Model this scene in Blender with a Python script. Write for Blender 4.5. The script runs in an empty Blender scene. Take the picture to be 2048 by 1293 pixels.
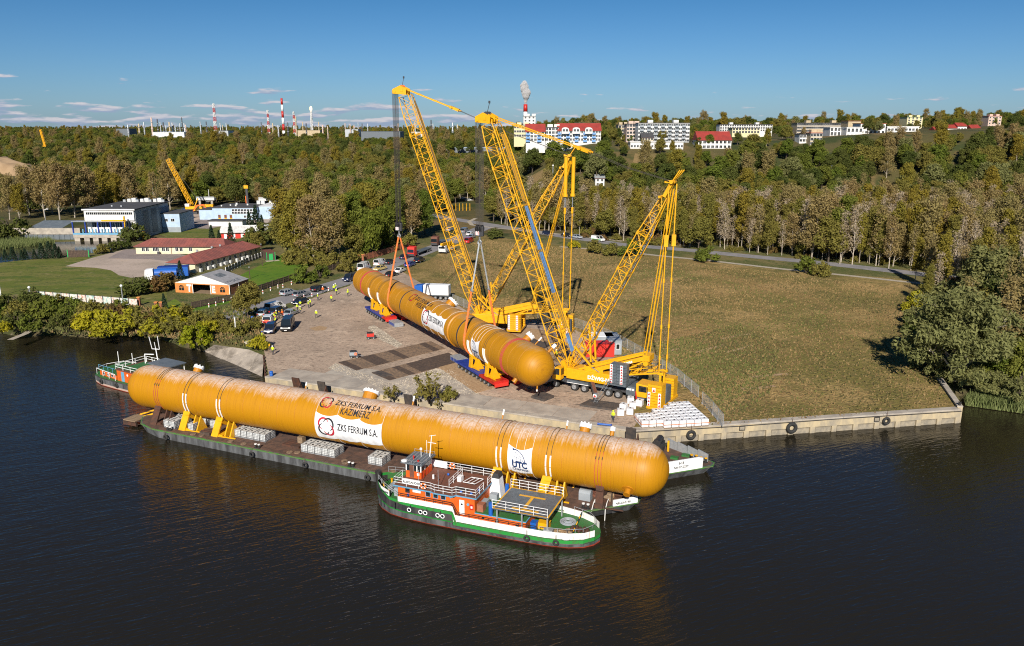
import bpy,bmesh,math,random
import numpy as np
from mathutils import Vector,Matrix
from mathutils.geometry import tessellate_polygon
R=math.radians
rnd=random.Random(7)
scene=bpy.context.scene
C=scene.collection
FOC,CAMH,V0,CX,CY=1593.0,44.0,246.0,1024.0,646.5
PITCH=math.atan((CY-V0)/FOC)
SP,CP=math.sin(PITCH),math.cos(PITCH)
cd=bpy.data.cameras.new('camera')
cam=bpy.data.objects.new('camera',cd);C.objects.link(cam)
cam.location=(0,0,CAMH);cam.rotation_euler=(R(90)-PITCH,0,0)
cd.sensor_width=36;cd.lens=36*FOC/2048;cd.clip_start=1;cd.clip_end=20000
scene.camera=cam
SUN_EL,SUN_X=31.0,0.12
sd=Vector((SUN_X,1,-math.tan(R(SUN_EL))*math.hypot(SUN_X,1))).normalized()
sun=bpy.data.lights.new('sun','SUN');sun.energy=4.6;sun.angle=R(0.5);sun.color=(1,.93,.82)
so=bpy.data.objects.new('sun',sun);C.objects.link(so);so.location=(0,-50,200)
so.rotation_euler=sd.to_track_quat('-Z','Y').to_euler()
world=bpy.data.worlds.new('World');scene.world=world;world.use_nodes=True
vs=scene.view_settings
vs.view_transform='Standard';vs.look='None';vs.exposure=0.5;vs.gamma=1;vs.use_curve_mapping=False
def world_nodes():
 nt=world.node_tree;n=nt.nodes;l=nt.links;n.clear()
 out=n.new('ShaderNodeOutputWorld');bg=n.new('ShaderNodeBackground');bg.inputs[1].default_value=.068
 sky=n.new('ShaderNodeTexSky');sky.sky_type='NISHITA';sky.sun_disc=False
 sky.sun_elevation=R(SUN_EL);sky.sun_rotation=math.atan2(-sd.x,-sd.y)
 sky.altitude=100;sky.air_density=1.0;sky.dust_density=.3;sky.ozone_density=1.0
 tc=n.new('ShaderNodeTexCoord');sep=n.new('ShaderNodeSeparateXYZ');l.new(tc.outputs['Generated'],sep.inputs[0])
 az=n.new('ShaderNodeMath');az.operation='ARCTAN2';l.new(sep.outputs[0],az.inputs[0]);l.new(sep.outputs[1],az.inputs[1])
 mx=n.new('ShaderNodeMath');mx.operation='MULTIPLY';mx.inputs[1].default_value=15;l.new(az.outputs[0],mx.inputs[0])
 mz=n.new('ShaderNodeMath');mz.operation='MULTIPLY';mz.inputs[1].default_value=95;l.new(sep.outputs[2],mz.inputs[0])
 cb=n.new('ShaderNodeCombineXYZ');l.new(mx.outputs[0],cb.inputs[0]);l.new(mz.outputs[0],cb.inputs[1])
 ns=n.new('ShaderNodeTexNoise');ns.inputs['Scale'].default_value=1.0;ns.inputs['Detail'].default_value=6;ns.inputs['Roughness'].default_value=.55
 l.new(cb.outputs[0],ns.inputs['Vector'])
 thr=n.new('ShaderNodeMapRange');thr.inputs[1].default_value=.0;thr.inputs[2].default_value=.075
 thr.inputs[3].default_value=.46;thr.inputs[4].default_value=.74;l.new(sep.outputs[2],thr.inputs[0])
 azb=n.new('ShaderNodeMapRange');azb.inputs[1].default_value=-.15;azb.inputs[2].default_value=.15
 azb.inputs[3].default_value=0;azb.inputs[4].default_value=.07;l.new(az.outputs[0],azb.inputs[0])
 th2=n.new('ShaderNodeMath');th2.operation='ADD';l.new(thr.outputs[0],th2.inputs[0]);l.new(azb.outputs[0],th2.inputs[1])
 sub=n.new('ShaderNodeMath');sub.operation='SUBTRACT';l.new(ns.outputs[0],sub.inputs[0]);l.new(th2.outputs[0],sub.inputs[1])
 cov=n.new('ShaderNodeMapRange');cov.inputs[1].default_value=0;cov.inputs[2].default_value=.07;cov.inputs[4].default_value=.85;l.new(sub.outputs[0],cov.inputs[0])
 sh=n.new('ShaderNodeVectorMath');sh.operation='ADD';sh.inputs[1].default_value=(0,.28,0);l.new(cb.outputs[0],sh.inputs[0])
 n2=n.new('ShaderNodeTexNoise');n2.inputs['Detail'].default_value=6;n2.inputs['Scale'].default_value=1;l.new(sh.outputs[0],n2.inputs['Vector'])
 df=n.new('ShaderNodeMath');df.operation='SUBTRACT';l.new(ns.outputs[0],df.inputs[0]);l.new(n2.outputs[0],df.inputs[1])
 lit=n.new('ShaderNodeMapRange');lit.inputs[1].default_value=-.03;lit.inputs[2].default_value=.1;l.new(df.outputs[0],lit.inputs[0])
 cc=n.new('ShaderNodeMix');cc.data_type='RGBA';cc.inputs[6].default_value=(3.2,4.0,5.6,1);cc.inputs[7].default_value=(7.0,6.6,7.0,1)
 l.new(lit.outputs[0],cc.inputs[0])
 tint=n.new('ShaderNodeMix');tint.data_type='RGBA';tint.blend_type='MULTIPLY';tint.inputs[0].default_value=1
 el=n.new('ShaderNodeMapRange');el.inputs[1].default_value=0;el.inputs[2].default_value=.19;l.new(sep.outputs[2],el.inputs[0])
 tg=n.new('ShaderNodeMix');tg.data_type='RGBA';tg.inputs[6].default_value=(.33,.535,.94,1);tg.inputs[7].default_value=(.115,.36,.60,1);l.new(el.outputs[0],tg.inputs[0]);l.new(tg.outputs[2],tint.inputs[7])
 l.new(sky.outputs[0],tint.inputs[6])
 mix=n.new('ShaderNodeMix');mix.data_type='RGBA';l.new(cov.outputs[0],mix.inputs[0]);l.new(tint.outputs[2],mix.inputs[6]);l.new(cc.outputs[2],mix.inputs[7])
 l.new(mix.outputs[2],bg.inputs[0]);l.new(bg.outputs[0],out.inputs[0])
world_nodes()
scene.cycles.volume_bounces=4;scene.cycles.pixel_filter_type='BLACKMAN_HARRIS';scene.cycles.filter_width=1.1;scene.cycles.use_denoising=False
def ray(u,v):
 dx=(u-CX)/FOC;dy=(CY-v)/FOC
 return Vector((dx,CP+dy*SP,-SP+dy*CP))
def P(u,v,z=2.2):
 d=ray(u,v);t=(z-CAMH)/d.z
 return Vector((d.x*t,d.y*t,z))
def PY(u,v,y):
 d=ray(u,v);t=y/d.y
 return Vector((d.x*t,y,CAMH+d.z*t))
def J(x,y,z):
 z-=CAMH;D=y*CP-z*SP
 return CX+FOC*x/D,CY-FOC*(y*SP+z*CP)/D
class MB:
 def __init__(s,o=(0,0,0)):
  s.v=[];s.f=[];s.m=[];s.mi=0;s.o=Vector(o)
 def add(s,vs_,fs):
  k=len(s.v);s.v.extend([tuple(p)for p in vs_]);s.f.extend([tuple(i+k for i in f)for f in fs]);s.m.extend([s.mi]*len(fs));return s
 def quad(s,a,b,c,d):return s.add([a,b,c,d],[(0,1,2,3)])
 def box(s,x0,y0,z0,x1,y1,z1):
  return s.add([(x0,y0,z0),(x1,y0,z0),(x1,y1,z0),(x0,y1,z0),(x0,y0,z1),(x1,y0,z1),(x1,y1,z1),(x0,y1,z1)],[(0,3,2,1),(4,5,6,7),(0,1,5,4),(1,2,6,5),(2,3,7,6),(3,0,4,7)])
 def obox(s,c,sz,rz=0,bottom=True):
  a,b,h=sz[0]/2,sz[1]/2,sz[2];ca,sa=math.cos(rz),math.sin(rz);z0=c[2]
  pts=[(c[0]+x*ca-y*sa,c[1]+x*sa+y*ca)for x,y in((-a,-b),(a,-b),(a,b),(-a,b))]
  return s.prism(pts,z0,z0+h)
 def prism(s,pts,z0,z1):
  n=len(pts)
  vs_=[(p[0],p[1],z0)for p in pts]+[(p[0],p[1],z1)for p in pts]
  return s.add(vs_,[tuple(range(n-1,-1,-1)),tuple(range(n,2*n))]+[(i,(i+1)%n,n+(i+1)%n,n+i)for i in range(n)])
 def extr(s,poly,a,b):
  "poly: list of 3-D points, swept from offset a to offset b"
  n=len(poly);a=Vector(a);b=Vector(b)
  vs_=[Vector(p)+a for p in poly]+[Vector(p)+b for p in poly]
  return s.add(vs_,[tuple(range(n)),tuple(range(2*n-1,n-1,-1))]+[(i,n+i,n+(i+1)%n,(i+1)%n)for i in range(n)])
 def bar(s,p,q,w,h=None,up=(0,0,1)):
  p=Vector(p);q=Vector(q);d=q-p
  if d.length<1e-6:return s
  d.normalize();h=h or w;up=Vector(up)
  if abs(d.dot(up))>.98:up=Vector((1,0,0))if abs(d.x)<.9 else Vector((0,1,0))
  x=d.cross(up).normalized()*(w/2);y=x.cross(d).normalized()*(h/2)
  vs_=[p-x-y,p+x-y,p+x+y,p-x+y,q-x-y,q+x-y,q+x+y,q-x+y]
  return s.add(vs_,[(0,1,2,3),(7,6,5,4),(0,4,5,1),(1,5,6,2),(2,6,7,3),(3,7,4,0)])
 def cyl(s,p,q,r0,r1=None,n=10,caps=True):
  p=Vector(p);q=Vector(q);d=(q-p)
  if d.length<1e-6:return s
  d.normalize();r1=r0 if r1 is None else r1
  x=d.orthogonal().normalized();y=d.cross(x)
  vs_=[]
  for c,r in((p,r0),(q,r1)):
   for i in range(n):
    a=2*math.pi*i/n;vs_.append(c+x*(r*math.cos(a))+y*(r*math.sin(a)))
  fs=[(i,(i+1)%n,n+(i+1)%n,n+i)for i in range(n)]
  if caps:fs+=[tuple(range(n-1,-1,-1)),tuple(range(n,2*n))]
  return s.add(vs_,fs)
 def tube(s,pts,r,n=5,close=False):
  pts=[Vector(p)for p in pts];m=len(pts);k=len(s.v);fs=[]
  prev=None
  for i,p in enumerate(pts):
   if close:t=pts[(i+1)%m]-pts[i-1]
   else:t=pts[min(i+1,m-1)]-pts[max(i-1,0)]
   t.normalize()
   x=t.orthogonal()if prev is None else(prev-t*prev.dot(t))
   x.normalize();prev=x;y=t.cross(x)
   rr=r[i]if isinstance(r,(list,tuple))else r
   for j in range(n):
    a=2*math.pi*j/n;s.v.append(tuple(p+x*(rr*math.cos(a))+y*(rr*math.sin(a))))
  for i in range(m if close else m-1):
   for j in range(n):
    a0=k+i*n;a1=k+((i+1)%m)*n
    fs.append((a0+j,a0+(j+1)%n,a1+(j+1)%n,a1+j))
  if not close:fs+=[tuple(k+j for j in range(n-1,-1,-1)),tuple(k+(m-1)*n+j for j in range(n))]
  s.f+=fs;s.m+=[s.mi]*len(fs);return s
 def lathe(s,prof,n=16,c=(0,0,0),ax=(0,0,1)):
  "prof: (radius, height) pairs turned about ax through c"
  ax=Vector(ax).normalized();x=ax.orthogonal().normalized();y=ax.cross(x);c=Vector(c);k=len(s.v);fs=[]
  for r,h in prof:
   for j in range(n):
    a=2*math.pi*j/n;s.v.append(tuple(c+ax*h+x*(r*math.cos(a))+y*(r*math.sin(a))))
  for i in range(len(prof)-1):
   for j in range(n):fs.append((k+i*n+j,k+i*n+(j+1)%n,k+(i+1)*n+(j+1)%n,k+(i+1)*n+j))
  fs+=[tuple(k+j for j in range(n-1,-1,-1)),tuple(k+(len(prof)-1)*n+j for j in range(n))]
  s.f+=fs;s.m+=[s.mi]*len(fs);return s
 def sphere(s,c,r,n=10,m=6,sc=(1,1,1)):
  k=len(s.v);fs=[]
  for i in range(m+1):
   t=math.pi*i/m
   for j in range(n):
    a=2*math.pi*j/n
    s.v.append((c[0]+r*sc[0]*math.sin(t)*math.cos(a),c[1]+r*sc[1]*math.sin(t)*math.sin(a),c[2]+r*sc[2]*math.cos(t)))
  for i in range(m):
   for j in range(n):fs.append((k+i*n+j,k+(i+1)*n+j,k+(i+1)*n+(j+1)%n,k+i*n+(j+1)%n))
  s.f+=fs;s.m+=[s.mi]*len(fs);return s
 def flat(s,pts,z=None):
  "concave polygon as triangles"
  pts=[Vector(p)if len(p)==3 else Vector((p[0],p[1],z))for p in pts]
  tr=tessellate_polygon([pts]);fs=[]
  for t in tr:
   a,b,c=(pts[i]for i in t)
   fs.append(tuple(t)if(b-a).cross(c-a).z>0 else(t[0],t[2],t[1]))
  return s.add(pts,fs)
 def mesh(s,name,mats,smooth=False):
  me=bpy.data.meshes.new(name)
  o=s.o
  me.from_pydata([(a-o.x,b-o.y,c-o.z)for a,b,c in s.v],[],s.f)
  for m in(mats if isinstance(mats,(list,tuple))else[mats]):me.materials.append(m)
  if s.mi or any(s.m):me.polygons.foreach_set('material_index',s.m)
  if smooth:me.polygons.foreach_set('use_smooth',[True]*len(s.f))
  me.update();return me
 def build(s,name,mats,parent=None,smooth=False,loc=None):
  return link(name,s.mesh(name,mats,smooth),parent,loc)
def link(name,me,parent=None,loc=None,rz=None):
 o=bpy.data.objects.new(name,me);C.objects.link(o)
 if parent:o.parent=parent
 if loc is not None:o.location=loc
 if rz is not None:o.rotation_euler=(0,0,rz)
 return o
def tag(o,label,cat,group=None):
 o['label']=label;o['category']=cat
 if group:o['group']=group
 return o
def thing(name,label,cat,loc=(0,0,0),rz=0,group=None):
 o=bpy.data.objects.new(name,None);C.objects.link(o);o.empty_display_size=.2
 o.location=loc;o.rotation_euler=(0,0,rz)
 return tag(o,label,cat,group)
def kind(o,k):o['kind']=k;return o
def copy_tree(o,parent=None):
 c=o.copy();C.objects.link(c)
 if parent:c.parent=parent
 for ch in o.children:copy_tree(ch,c)
 return c
def dup(o,loc,rz=0,label=None,sc=None,group=None):
 c=copy_tree(o);c.location=loc;c.rotation_euler=(0,0,rz)
 if label:c['label']=label
 if group:c['group']=group
 if sc:c.scale=(sc,sc,sc)if not isinstance(sc,tuple)else sc
 return c
def bevel(o,w=.05,seg=2):
 m=o.modifiers.new('bevel','BEVEL');m.width=w;m.segments=seg;m.limit_method='ANGLE';return o
def mat(name,c1,c2=None,scale=3.0,rough=.7,metal=0,bump=0,bscale=None,stretch=None,spec=.5,coat=0,detail=4,lo=.38,hi=.62):
 m=bpy.data.materials.new(name);m.use_nodes=True
 nt=m.node_tree;n=nt.nodes;l=nt.links;b=n['Principled BSDF']
 b.inputs['Roughness'].default_value=rough;b.inputs['Metallic'].default_value=metal
 b.inputs['Specular IOR Level'].default_value=spec
 if coat:b.inputs['Coat Weight'].default_value=coat
 b.inputs['Base Color'].default_value=(*c1,1)
 if c2 or bump:
  tc=n.new('ShaderNodeTexCoord');mp=n.new('ShaderNodeMapping');l.new(tc.outputs['Object'],mp.inputs[0])
  if stretch:mp.inputs['Scale'].default_value=stretch
 if c2:
  ns=n.new('ShaderNodeTexNoise');ns.inputs['Scale'].default_value=scale;ns.inputs['Detail'].default_value=detail;ns.inputs['Roughness'].default_value=.6
  l.new(mp.outputs[0],ns.inputs['Vector'])
  mr=n.new('ShaderNodeMapRange');mr.inputs[1].default_value=lo;mr.inputs[2].default_value=hi;l.new(ns.outputs[0],mr.inputs[0])
  mx=n.new('ShaderNodeMix');mx.data_type='RGBA';mx.inputs[6].default_value=(*c1,1);mx.inputs[7].default_value=(*c2,1)
  l.new(mr.outputs[0],mx.inputs[0]);l.new(mx.outputs[2],b.inputs['Base Color'])
 if bump:
  nb=n.new('ShaderNodeTexNoise');nb.inputs['Scale'].default_value=bscale or scale*4;nb.inputs['Detail'].default_value=4;l.new(mp.outputs[0],nb.inputs['Vector'])
  bp=n.new('ShaderNodeBump');bp.inputs['Strength'].default_value=1;bp.inputs['Distance'].default_value=bump
  l.new(nb.outputs[0],bp.inputs['Height']);l.new(bp.outputs[0],b.inputs['Normal'])
 return m
M={}
def defm(k,*a,**kw):M[k]=mat(k,*a,**kw)
YEL=(.72,.36,.006)
defm('crane_yellow',(.76,.40,.006),(.66,.31,.008),scale=1.2,rough=.42,lo=.3,hi=.75)
defm('crane_dark',(.05,.05,.055),rough=.5)
defm('crane_grey',(.112,.135,.158),(.083,.098,.112),scale=1.5,rough=.45)
defm('steel',(.42,.44,.46),(.3,.31,.32),scale=4,rough=.4,metal=.6)
defm('galv',(.45,.47,.49),(.36,.38,.4),scale=3,rough=.5,metal=.4)
defm('rope',(.032,.024,.018),rough=.6)
defm('walkway_blue',(.16,.33,.62),(.13,.27,.52),scale=1,rough=.5)
defm('red',(.50,.02,.015),(.38,.018,.012),scale=2,rough=.45)
defm('signal_red',(.62,.03,.02),rough=.5)
defm('white',(.78,.78,.77),(.66,.66,.65),scale=1.5,rough=.5)
defm('clean_white',(.82,.82,.82),rough=.5)
defm('blue',(.012,.045,.30),(.01,.035,.22),scale=2,rough=.45)
defm('bright_blue',(.01,.10,.42),rough=.5)
defm('light_blue',(.13,.34,.52),(.10,.28,.42),scale=2,rough=.5)
defm('black',(.018,.018,.02),(.03,.028,.027),scale=3,rough=.55)
defm('rubber',(.018,.018,.018),(.03,.029,.028),scale=6,rough=.85)
defm('rim',(.34,.35,.37),(.24,.25,.26),scale=8,rough=.45,metal=.3)
defm('glass',(.012,.016,.02),rough=.06,spec=.8)
defm('orange',(.62,.12,.012),(.53,.09,.01),scale=1.2,rough=.5)
defm('sling_orange',(.75,.16,.02),(.62,.20,.06),scale=3,rough=.8)
defm('green',(.015,.24,.035),(.07,.085,.035),scale=2.2,rough=.6,lo=.5,hi=.72)
defm('hull_white',(.78,.77,.74),(.48,.36,.25),scale=1.6,rough=.55,stretch=(2.2,2.2,.35),lo=.56,hi=.72)
defm('deck_green',(.02,.15,.03),(.04,.11,.03),scale=2.5,rough=.7)
defm('deck_brown',(.175,.062,.037),(.125,.053,.035),scale=1.8,rough=.75)
defm('hull_black',(.02,.021,.024),(.055,.05,.047),scale=1.2,rough=.6,stretch=(1,1,.3))
defm('hull_red',(.35,.035,.015),(.26,.06,.03),scale=2,rough=.65)
defm('hull_grey',(.12,.125,.13),(.045,.045,.047),scale=.9,rough=.65,stretch=(1.2,1.2,.25))
defm('rust',(.10,.04,.022),(.05,.028,.02),scale=1.5,rough=.85,bump=.01)
defm('barge_deck',(.132,.071,.048),(.069,.044,.034),scale=.9,rough=.85,bump=.01,bscale=6)
defm('barge_plate',(.135,.075,.05),(.075,.045,.034),scale=1.7,rough=.85)
defm('wood',(.30,.21,.13),(.17,.115,.07),scale=2,rough=.85,stretch=(1,8,8))
defm('old_wood',(.10,.065,.045),(.055,.038,.03),scale=3,rough=.9)
defm('timber_mat',(.250,.163,.100),(.125,.088,.062),scale=2.5,rough=.9,bump=.015)
defm('mat_pale',(.407,.275,.154),(.297,.187,.099),scale=2.2,rough=.9)
defm('steel_plate',(.045,.042,.042),(.09,.07,.058),scale=1.2,rough=.75)
defm('tote_white',(.62,.63,.62),(.50,.51,.51),scale=2,rough=.45)
defm('tote_wrap',(.78,.78,.80),(.68,.68,.70),scale=2,rough=.35,bump=.02,bscale=5)
defm('cage',(.30,.31,.33),rough=.45,metal=.6)
defm('concrete',(.425,.375,.312),(.300,.263,.225),scale=.5,rough=.9,bump=.01,bscale=8)
defm('slab',(.429,.370,.305),(.319,.273,.227),scale=.45,rough=.9,bump=.008,bscale=9)
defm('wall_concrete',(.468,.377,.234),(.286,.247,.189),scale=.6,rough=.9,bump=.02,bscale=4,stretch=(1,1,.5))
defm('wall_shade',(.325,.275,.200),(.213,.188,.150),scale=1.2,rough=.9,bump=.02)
defm('joint',(.09,.075,.06),(.12,.11,.06),scale=2,rough=.95)
defm('asphalt',(.13,.125,.125),(.10,.098,.098),scale=.6,rough=.85)
defm('pale_path',(.42,.36,.28),(.34,.29,.22),scale=.8,rough=.9)
defm('paint_white',(.75,.75,.73),rough=.7)
defm('cream',(.68,.60,.42),(.60,.52,.36),scale=.6,rough=.8)
defm('roof_red',(.288,.090,.070),(.204,.072,.060),scale=.35,rough=.7,stretch=(1,1,1))
defm('roof_bright',(.33,.04,.03),(.25,.035,.028),scale=.3,rough=.7)
defm('roof_dark',(.05,.05,.055),(.07,.068,.068),scale=.4,rough=.85)
defm('roof_grey',(.13,.15,.17),(.10,.12,.14),scale=.8,rough=.6)
defm('clad_grey',(.30,.33,.36),(.25,.28,.31),scale=.5,rough=.7)
defm('clad_blue',(.42,.54,.68),(.35,.46,.60),scale=.5,rough=.75)
defm('plaster',(.72,.71,.69),(.60,.59,.57),scale=.4,rough=.8)
defm('plaster_pink',(.60,.44,.36),(.52,.38,.31),scale=.4,rough=.8)
defm('plaster_tan',(.50,.40,.26),(.40,.32,.2),scale=.4,rough=.8)
defm('plaster_yellow',(.62,.55,.32),rough=.8)
defm('tent_white',(.74,.73,.70),(.60,.59,.57),scale=.7,rough=.6)
defm('tent_orange',(.62,.24,.06),(.55,.18,.045),scale=.7,rough=.6)
defm('tent_grey',(.36,.35,.36),(.28,.275,.28),scale=1,rough=.6)
defm('brick_red',(.34,.12,.06),(.25,.09,.05),scale=2,rough=.85)
defm('hi_vis',(.62,.80,.02),rough=.7)
defm('hi_orange',(.85,.16,.02),rough=.7)
defm('skin',(.42,.24,.17),rough=.6)
defm('trousers',(.035,.04,.055),rough=.85)
defm('net_grey',(.30,.31,.31),rough=.8)
defm('tarp',(.2,.22,.24),(.3,.32,.34),scale=2,rough=.6)
defm('trunk',(.11,.085,.06),(.065,.05,.038),scale=2,rough=.95)
defm('trunk_pale',(.40,.35,.28),(.22,.18,.14),scale=1.2,rough=.9,stretch=(1,1,.4))
defm('teal',(.03,.22,.2),rough=.6)
defm('door_green',(.03,.38,.10),rough=.6)
defm('sand',(.42,.29,.17),(.33,.22,.125),scale=.1,rough=.95)
defm('rubble',(.45,.39,.31),(.26,.22,.17),scale=1.2,rough=.95,bump=.06,bscale=4)
defm('flame',(.9,.5,.2))
M['flame'].node_tree.nodes['Principled BSDF'].inputs['Emission Color'].default_value=(1,.72,.45,1)
M['flame'].node_tree.nodes['Principled BSDF'].inputs['Emission Strength'].default_value=1.2
def car_paint(name,c):
 if name not in M:M[name]=mat(name,c,rough=.25,spec=.6,coat=.6)
 return M[name]
for nm,c in(('paint_black',(.012,.013,.016)),('paint_silver',(.33,.36,.40)),('paint_grey',(.20,.21,.23)),('paint_whitecar',(.75,.75,.74)),('paint_navy',(.012,.02,.06)),('paint_bluecar',(.015,.06,.28)),('paint_tan',(.55,.42,.16)),('paint_redcar',(.42,.015,.02)),('paint_green',(.03,.10,.05))):car_paint(nm,c)
def text_mesh(txt,size,bold=0.0,name='lettering',align='LEFT',shear=0,sx=1):
 cu=bpy.data.curves.new(name,'FONT');cu.body=txt;cu.size=size;cu.offset=bold;cu.align_x=align;cu.shear=shear
 cu.resolution_u=3
 o=bpy.data.objects.new(name,cu);C.objects.link(o)
 dg=bpy.context.evaluated_depsgraph_get();me=bpy.data.meshes.new_from_object(o.evaluated_get(dg))
 C.objects.unlink(o);bpy.data.objects.remove(o);bpy.data.curves.remove(cu)
 me.name=name
 if sx!=1:
  for v in me.vertices:v.co.x*=sx
 return me
def sign_text(txt,size,m,parent,o,xd,yd,bold=0.0,name='lettering',align='LEFT',sx=1):
 "flat lettering: origin o, reading direction xd, up yd (parent's frame)"
 me=text_mesh(txt,size,bold,name,align,sx=sx);me.materials.clear();me.materials.append(m)
 o=Vector(o);xd=Vector(xd).normalized();yd=Vector(yd).normalized()
 for v in me.vertices:v.co=o+xd*v.co.x+yd*v.co.y
 return link(name,me,parent)
def ground_mat(name,base,layers,bump=.03,bscale=6,rough=.95):
 m=bpy.data.materials.new(name);m.use_nodes=True;nt=m.node_tree;n=nt.nodes;l=nt.links;b=n['Principled BSDF']
 b.inputs['Roughness'].default_value=rough;b.inputs['Specular IOR Level'].default_value=.2
 tc=n.new('ShaderNodeTexCoord');last=None
 for i,(col,sc,lo,hi,stre)in enumerate(layers):
  mp=n.new('ShaderNodeMapping');mp.inputs['Scale'].default_value=stre;mp.inputs['Location'].default_value=(i*13.7,i*5.1,0);l.new(tc.outputs['Object'],mp.inputs[0])
  ns=n.new('ShaderNodeTexNoise');ns.inputs['Scale'].default_value=sc;ns.inputs['Detail'].default_value=6;ns.inputs['Roughness'].default_value=.62;l.new(mp.outputs[0],ns.inputs['Vector'])
  mr=n.new('ShaderNodeMapRange');mr.inputs[1].default_value=lo;mr.inputs[2].default_value=hi;l.new(ns.outputs[0],mr.inputs[0])
  mx=n.new('ShaderNodeMix');mx.data_type='RGBA';mx.inputs[6].default_value=(*base,1);mx.inputs[7].default_value=(*col,1);l.new(mr.outputs[0],mx.inputs[0])
  if last is not None:l.new(last,mx.inputs[6])
  last=mx.outputs[2]
 l.new(last,b.inputs['Base Color'])
 nb=n.new('ShaderNodeTexNoise');nb.inputs['Scale'].default_value=bscale;nb.inputs['Detail'].default_value=3;l.new(tc.outputs['Object'],nb.inputs['Vector'])
 bp=n.new('ShaderNodeBump');bp.inputs['Distance'].default_value=bump;l.new(nb.outputs[0],bp.inputs['Height']);l.new(bp.outputs[0],b.inputs['Normal'])
 M[name]=m;return m
U1=(1,1,1)
ground_mat('rough_grass',(.095,.101,.030),[((.176,.142,.057),.05,.42,.6,U1),((.061,.084,.022),.22,.5,.62,U1),((.216,.176,.081),1.3,.54,.68,U1)],bump=.25,bscale=2.2)
ground_mat('meadow',(.305,.196,.076),[((.173,.144,.039),.024,.41,.56,U1),((.387,.259,.106),.06,.50,.66,U1),((.123,.110,.030),.11,.50,.64,U1),((.165,.117,.043),.9,.48,.66,U1),((.461,.313,.151),1.9,.57,.72,U1),((.090,.079,.025),2.6,.58,.7,U1)],bump=.35,bscale=2.0)
ground_mat('lawn',(.115,.135,.022),[((.175,.16,.045),.05,.44,.6,(1,2.5,1)),((.065,.105,.015),.12,.54,.64,(1,2.5,1)),((.23,.19,.085),.3,.58,.7,U1),((.07,.085,.02),1.1,.5,.68,U1)],bump=.06,bscale=4)
ground_mat('fresh_lawn',(.088,.169,.013),[((.138,.181,.022),.1,.45,.62,U1),((.050,.112,.013),.5,.52,.68,U1)],bump=.06,bscale=4)
ground_mat('setts',(.43,.325,.245),[((.33,.25,.19),.06,.45,.62,U1),((.52,.40,.30),.3,.52,.66,U1),((.16,.12,.095),.85,.56,.66,(.7,1.9,1)),((.52,.34,.165),.045,.66,.73,U1),((.17,.13,.10),2.6,.52,.68,(.8,1.6,1)),((.56,.44,.34),1.7,.60,.72,U1)],bump=.06,bscale=5)
ground_mat('gravel_yard',(.450,.362,.300),[((.362,.294,.237),.08,.45,.6,U1),((.537,.375,.213),.1,.60,.7,U1),((.275,.225,.188),1.2,.55,.7,U1)],bump=.03)
ground_mat('dark_paving',(.288,.237,.219),[((.225,.188,.175),.15,.45,.6,U1),((.163,.138,.125),2.,.55,.7,U1)],bump=.02)
ground_mat('slip_stone',(.324,.282,.240),[((.168,.144,.120),.35,.45,.65,U1),((.432,.372,.300),1.2,.55,.7,U1)],bump=.1,bscale=2.5)
ground_mat('bank_soil',(.11,.09,.045),[((.055,.065,.018),.25,.42,.56,U1),((.30,.25,.18),.5,.58,.68,U1),((.08,.06,.035),1.7,.5,.7,U1)],bump=.2,bscale=2)
ground_mat('hill_ground',(.091,.078,.029),[((.156,.111,.046),.02,.5,.6,U1),((.046,.058,.018),.05,.5,.6,U1)],bump=.5,bscale=.8)
ground_mat('slope_grass',(.240,.162,.072),[((.156,.120,.048),.06,.45,.62,U1),((.108,.102,.036),.5,.55,.7,U1)],bump=.3,bscale=1.5)
ground_mat('asphalt_old',(.247,.234,.240),[((.195,.189,.195),.2,.45,.6,U1),((.299,.273,.260),1.0,.55,.7,(1,.3,1))],bump=.01)
def water_mat(name,deep,rough,amp):
 m=bpy.data.materials.new(name);m.use_nodes=True;nt=m.node_tree;n=nt.nodes;l=nt.links;b=n['Principled BSDF']
 b.inputs['Base Color'].default_value=(*deep,1);b.inputs['Roughness'].default_value=rough;b.inputs['IOR'].default_value=1.38
 tc=n.new('ShaderNodeTexCoord');h=None
 for rz,st,sc,a in((28,(.32,1.5,1),.55,.55),(22,(.4,1.7,1),1.5,.40),(14,(.6,1.5,1),3.4,.12),(35,(.3,.8,1),.12,.8)):
  mp=n.new('ShaderNodeMapping');mp.vector_type='TEXTURE';mp.inputs['Rotation'].default_value=(0,0,R(rz));mp.inputs['Scale'].default_value=tuple(1/x for x in st);l.new(tc.outputs['Object'],mp.inputs[0])
  ns=n.new('ShaderNodeTexNoise');ns.inputs['Scale'].default_value=sc;ns.inputs['Detail'].default_value=2.5;ns.inputs['Roughness'].default_value=.5;ns.inputs['Distortion'].default_value=.3;l.new(mp.outputs[0],ns.inputs['Vector'])
  mu=n.new('ShaderNodeMath');mu.operation='MULTIPLY';mu.inputs[1].default_value=a;l.new(ns.outputs[0],mu.inputs[0])
  if h is None:h=mu.outputs[0]
  else:
   ad=n.new('ShaderNodeMath');l.new(h,ad.inputs[0]);l.new(mu.outputs[0],ad.inputs[1]);h=ad.outputs[0]
 bp=n.new('ShaderNodeBump');bp.inputs['Distance'].default_value=amp;l.new(h,bp.inputs['Height']);l.new(bp.outputs[0],b.inputs['Normal'])
 M[name]=m
water_mat('river_water',(.017,.014,.008),.05,.15)
water_mat('pond_water',(.02,.018,.012),.05,.04)
w=MB();w.quad((-900,-300,0),(900,-300,0),(900,330,0),(-900,330,0));kind(w.build('river',M['river_water']),'structure')
def sm(a,b,x):
 t=min(1,max(0,(x-a)/(b-a)));return t*t*(3-2*t)
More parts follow.
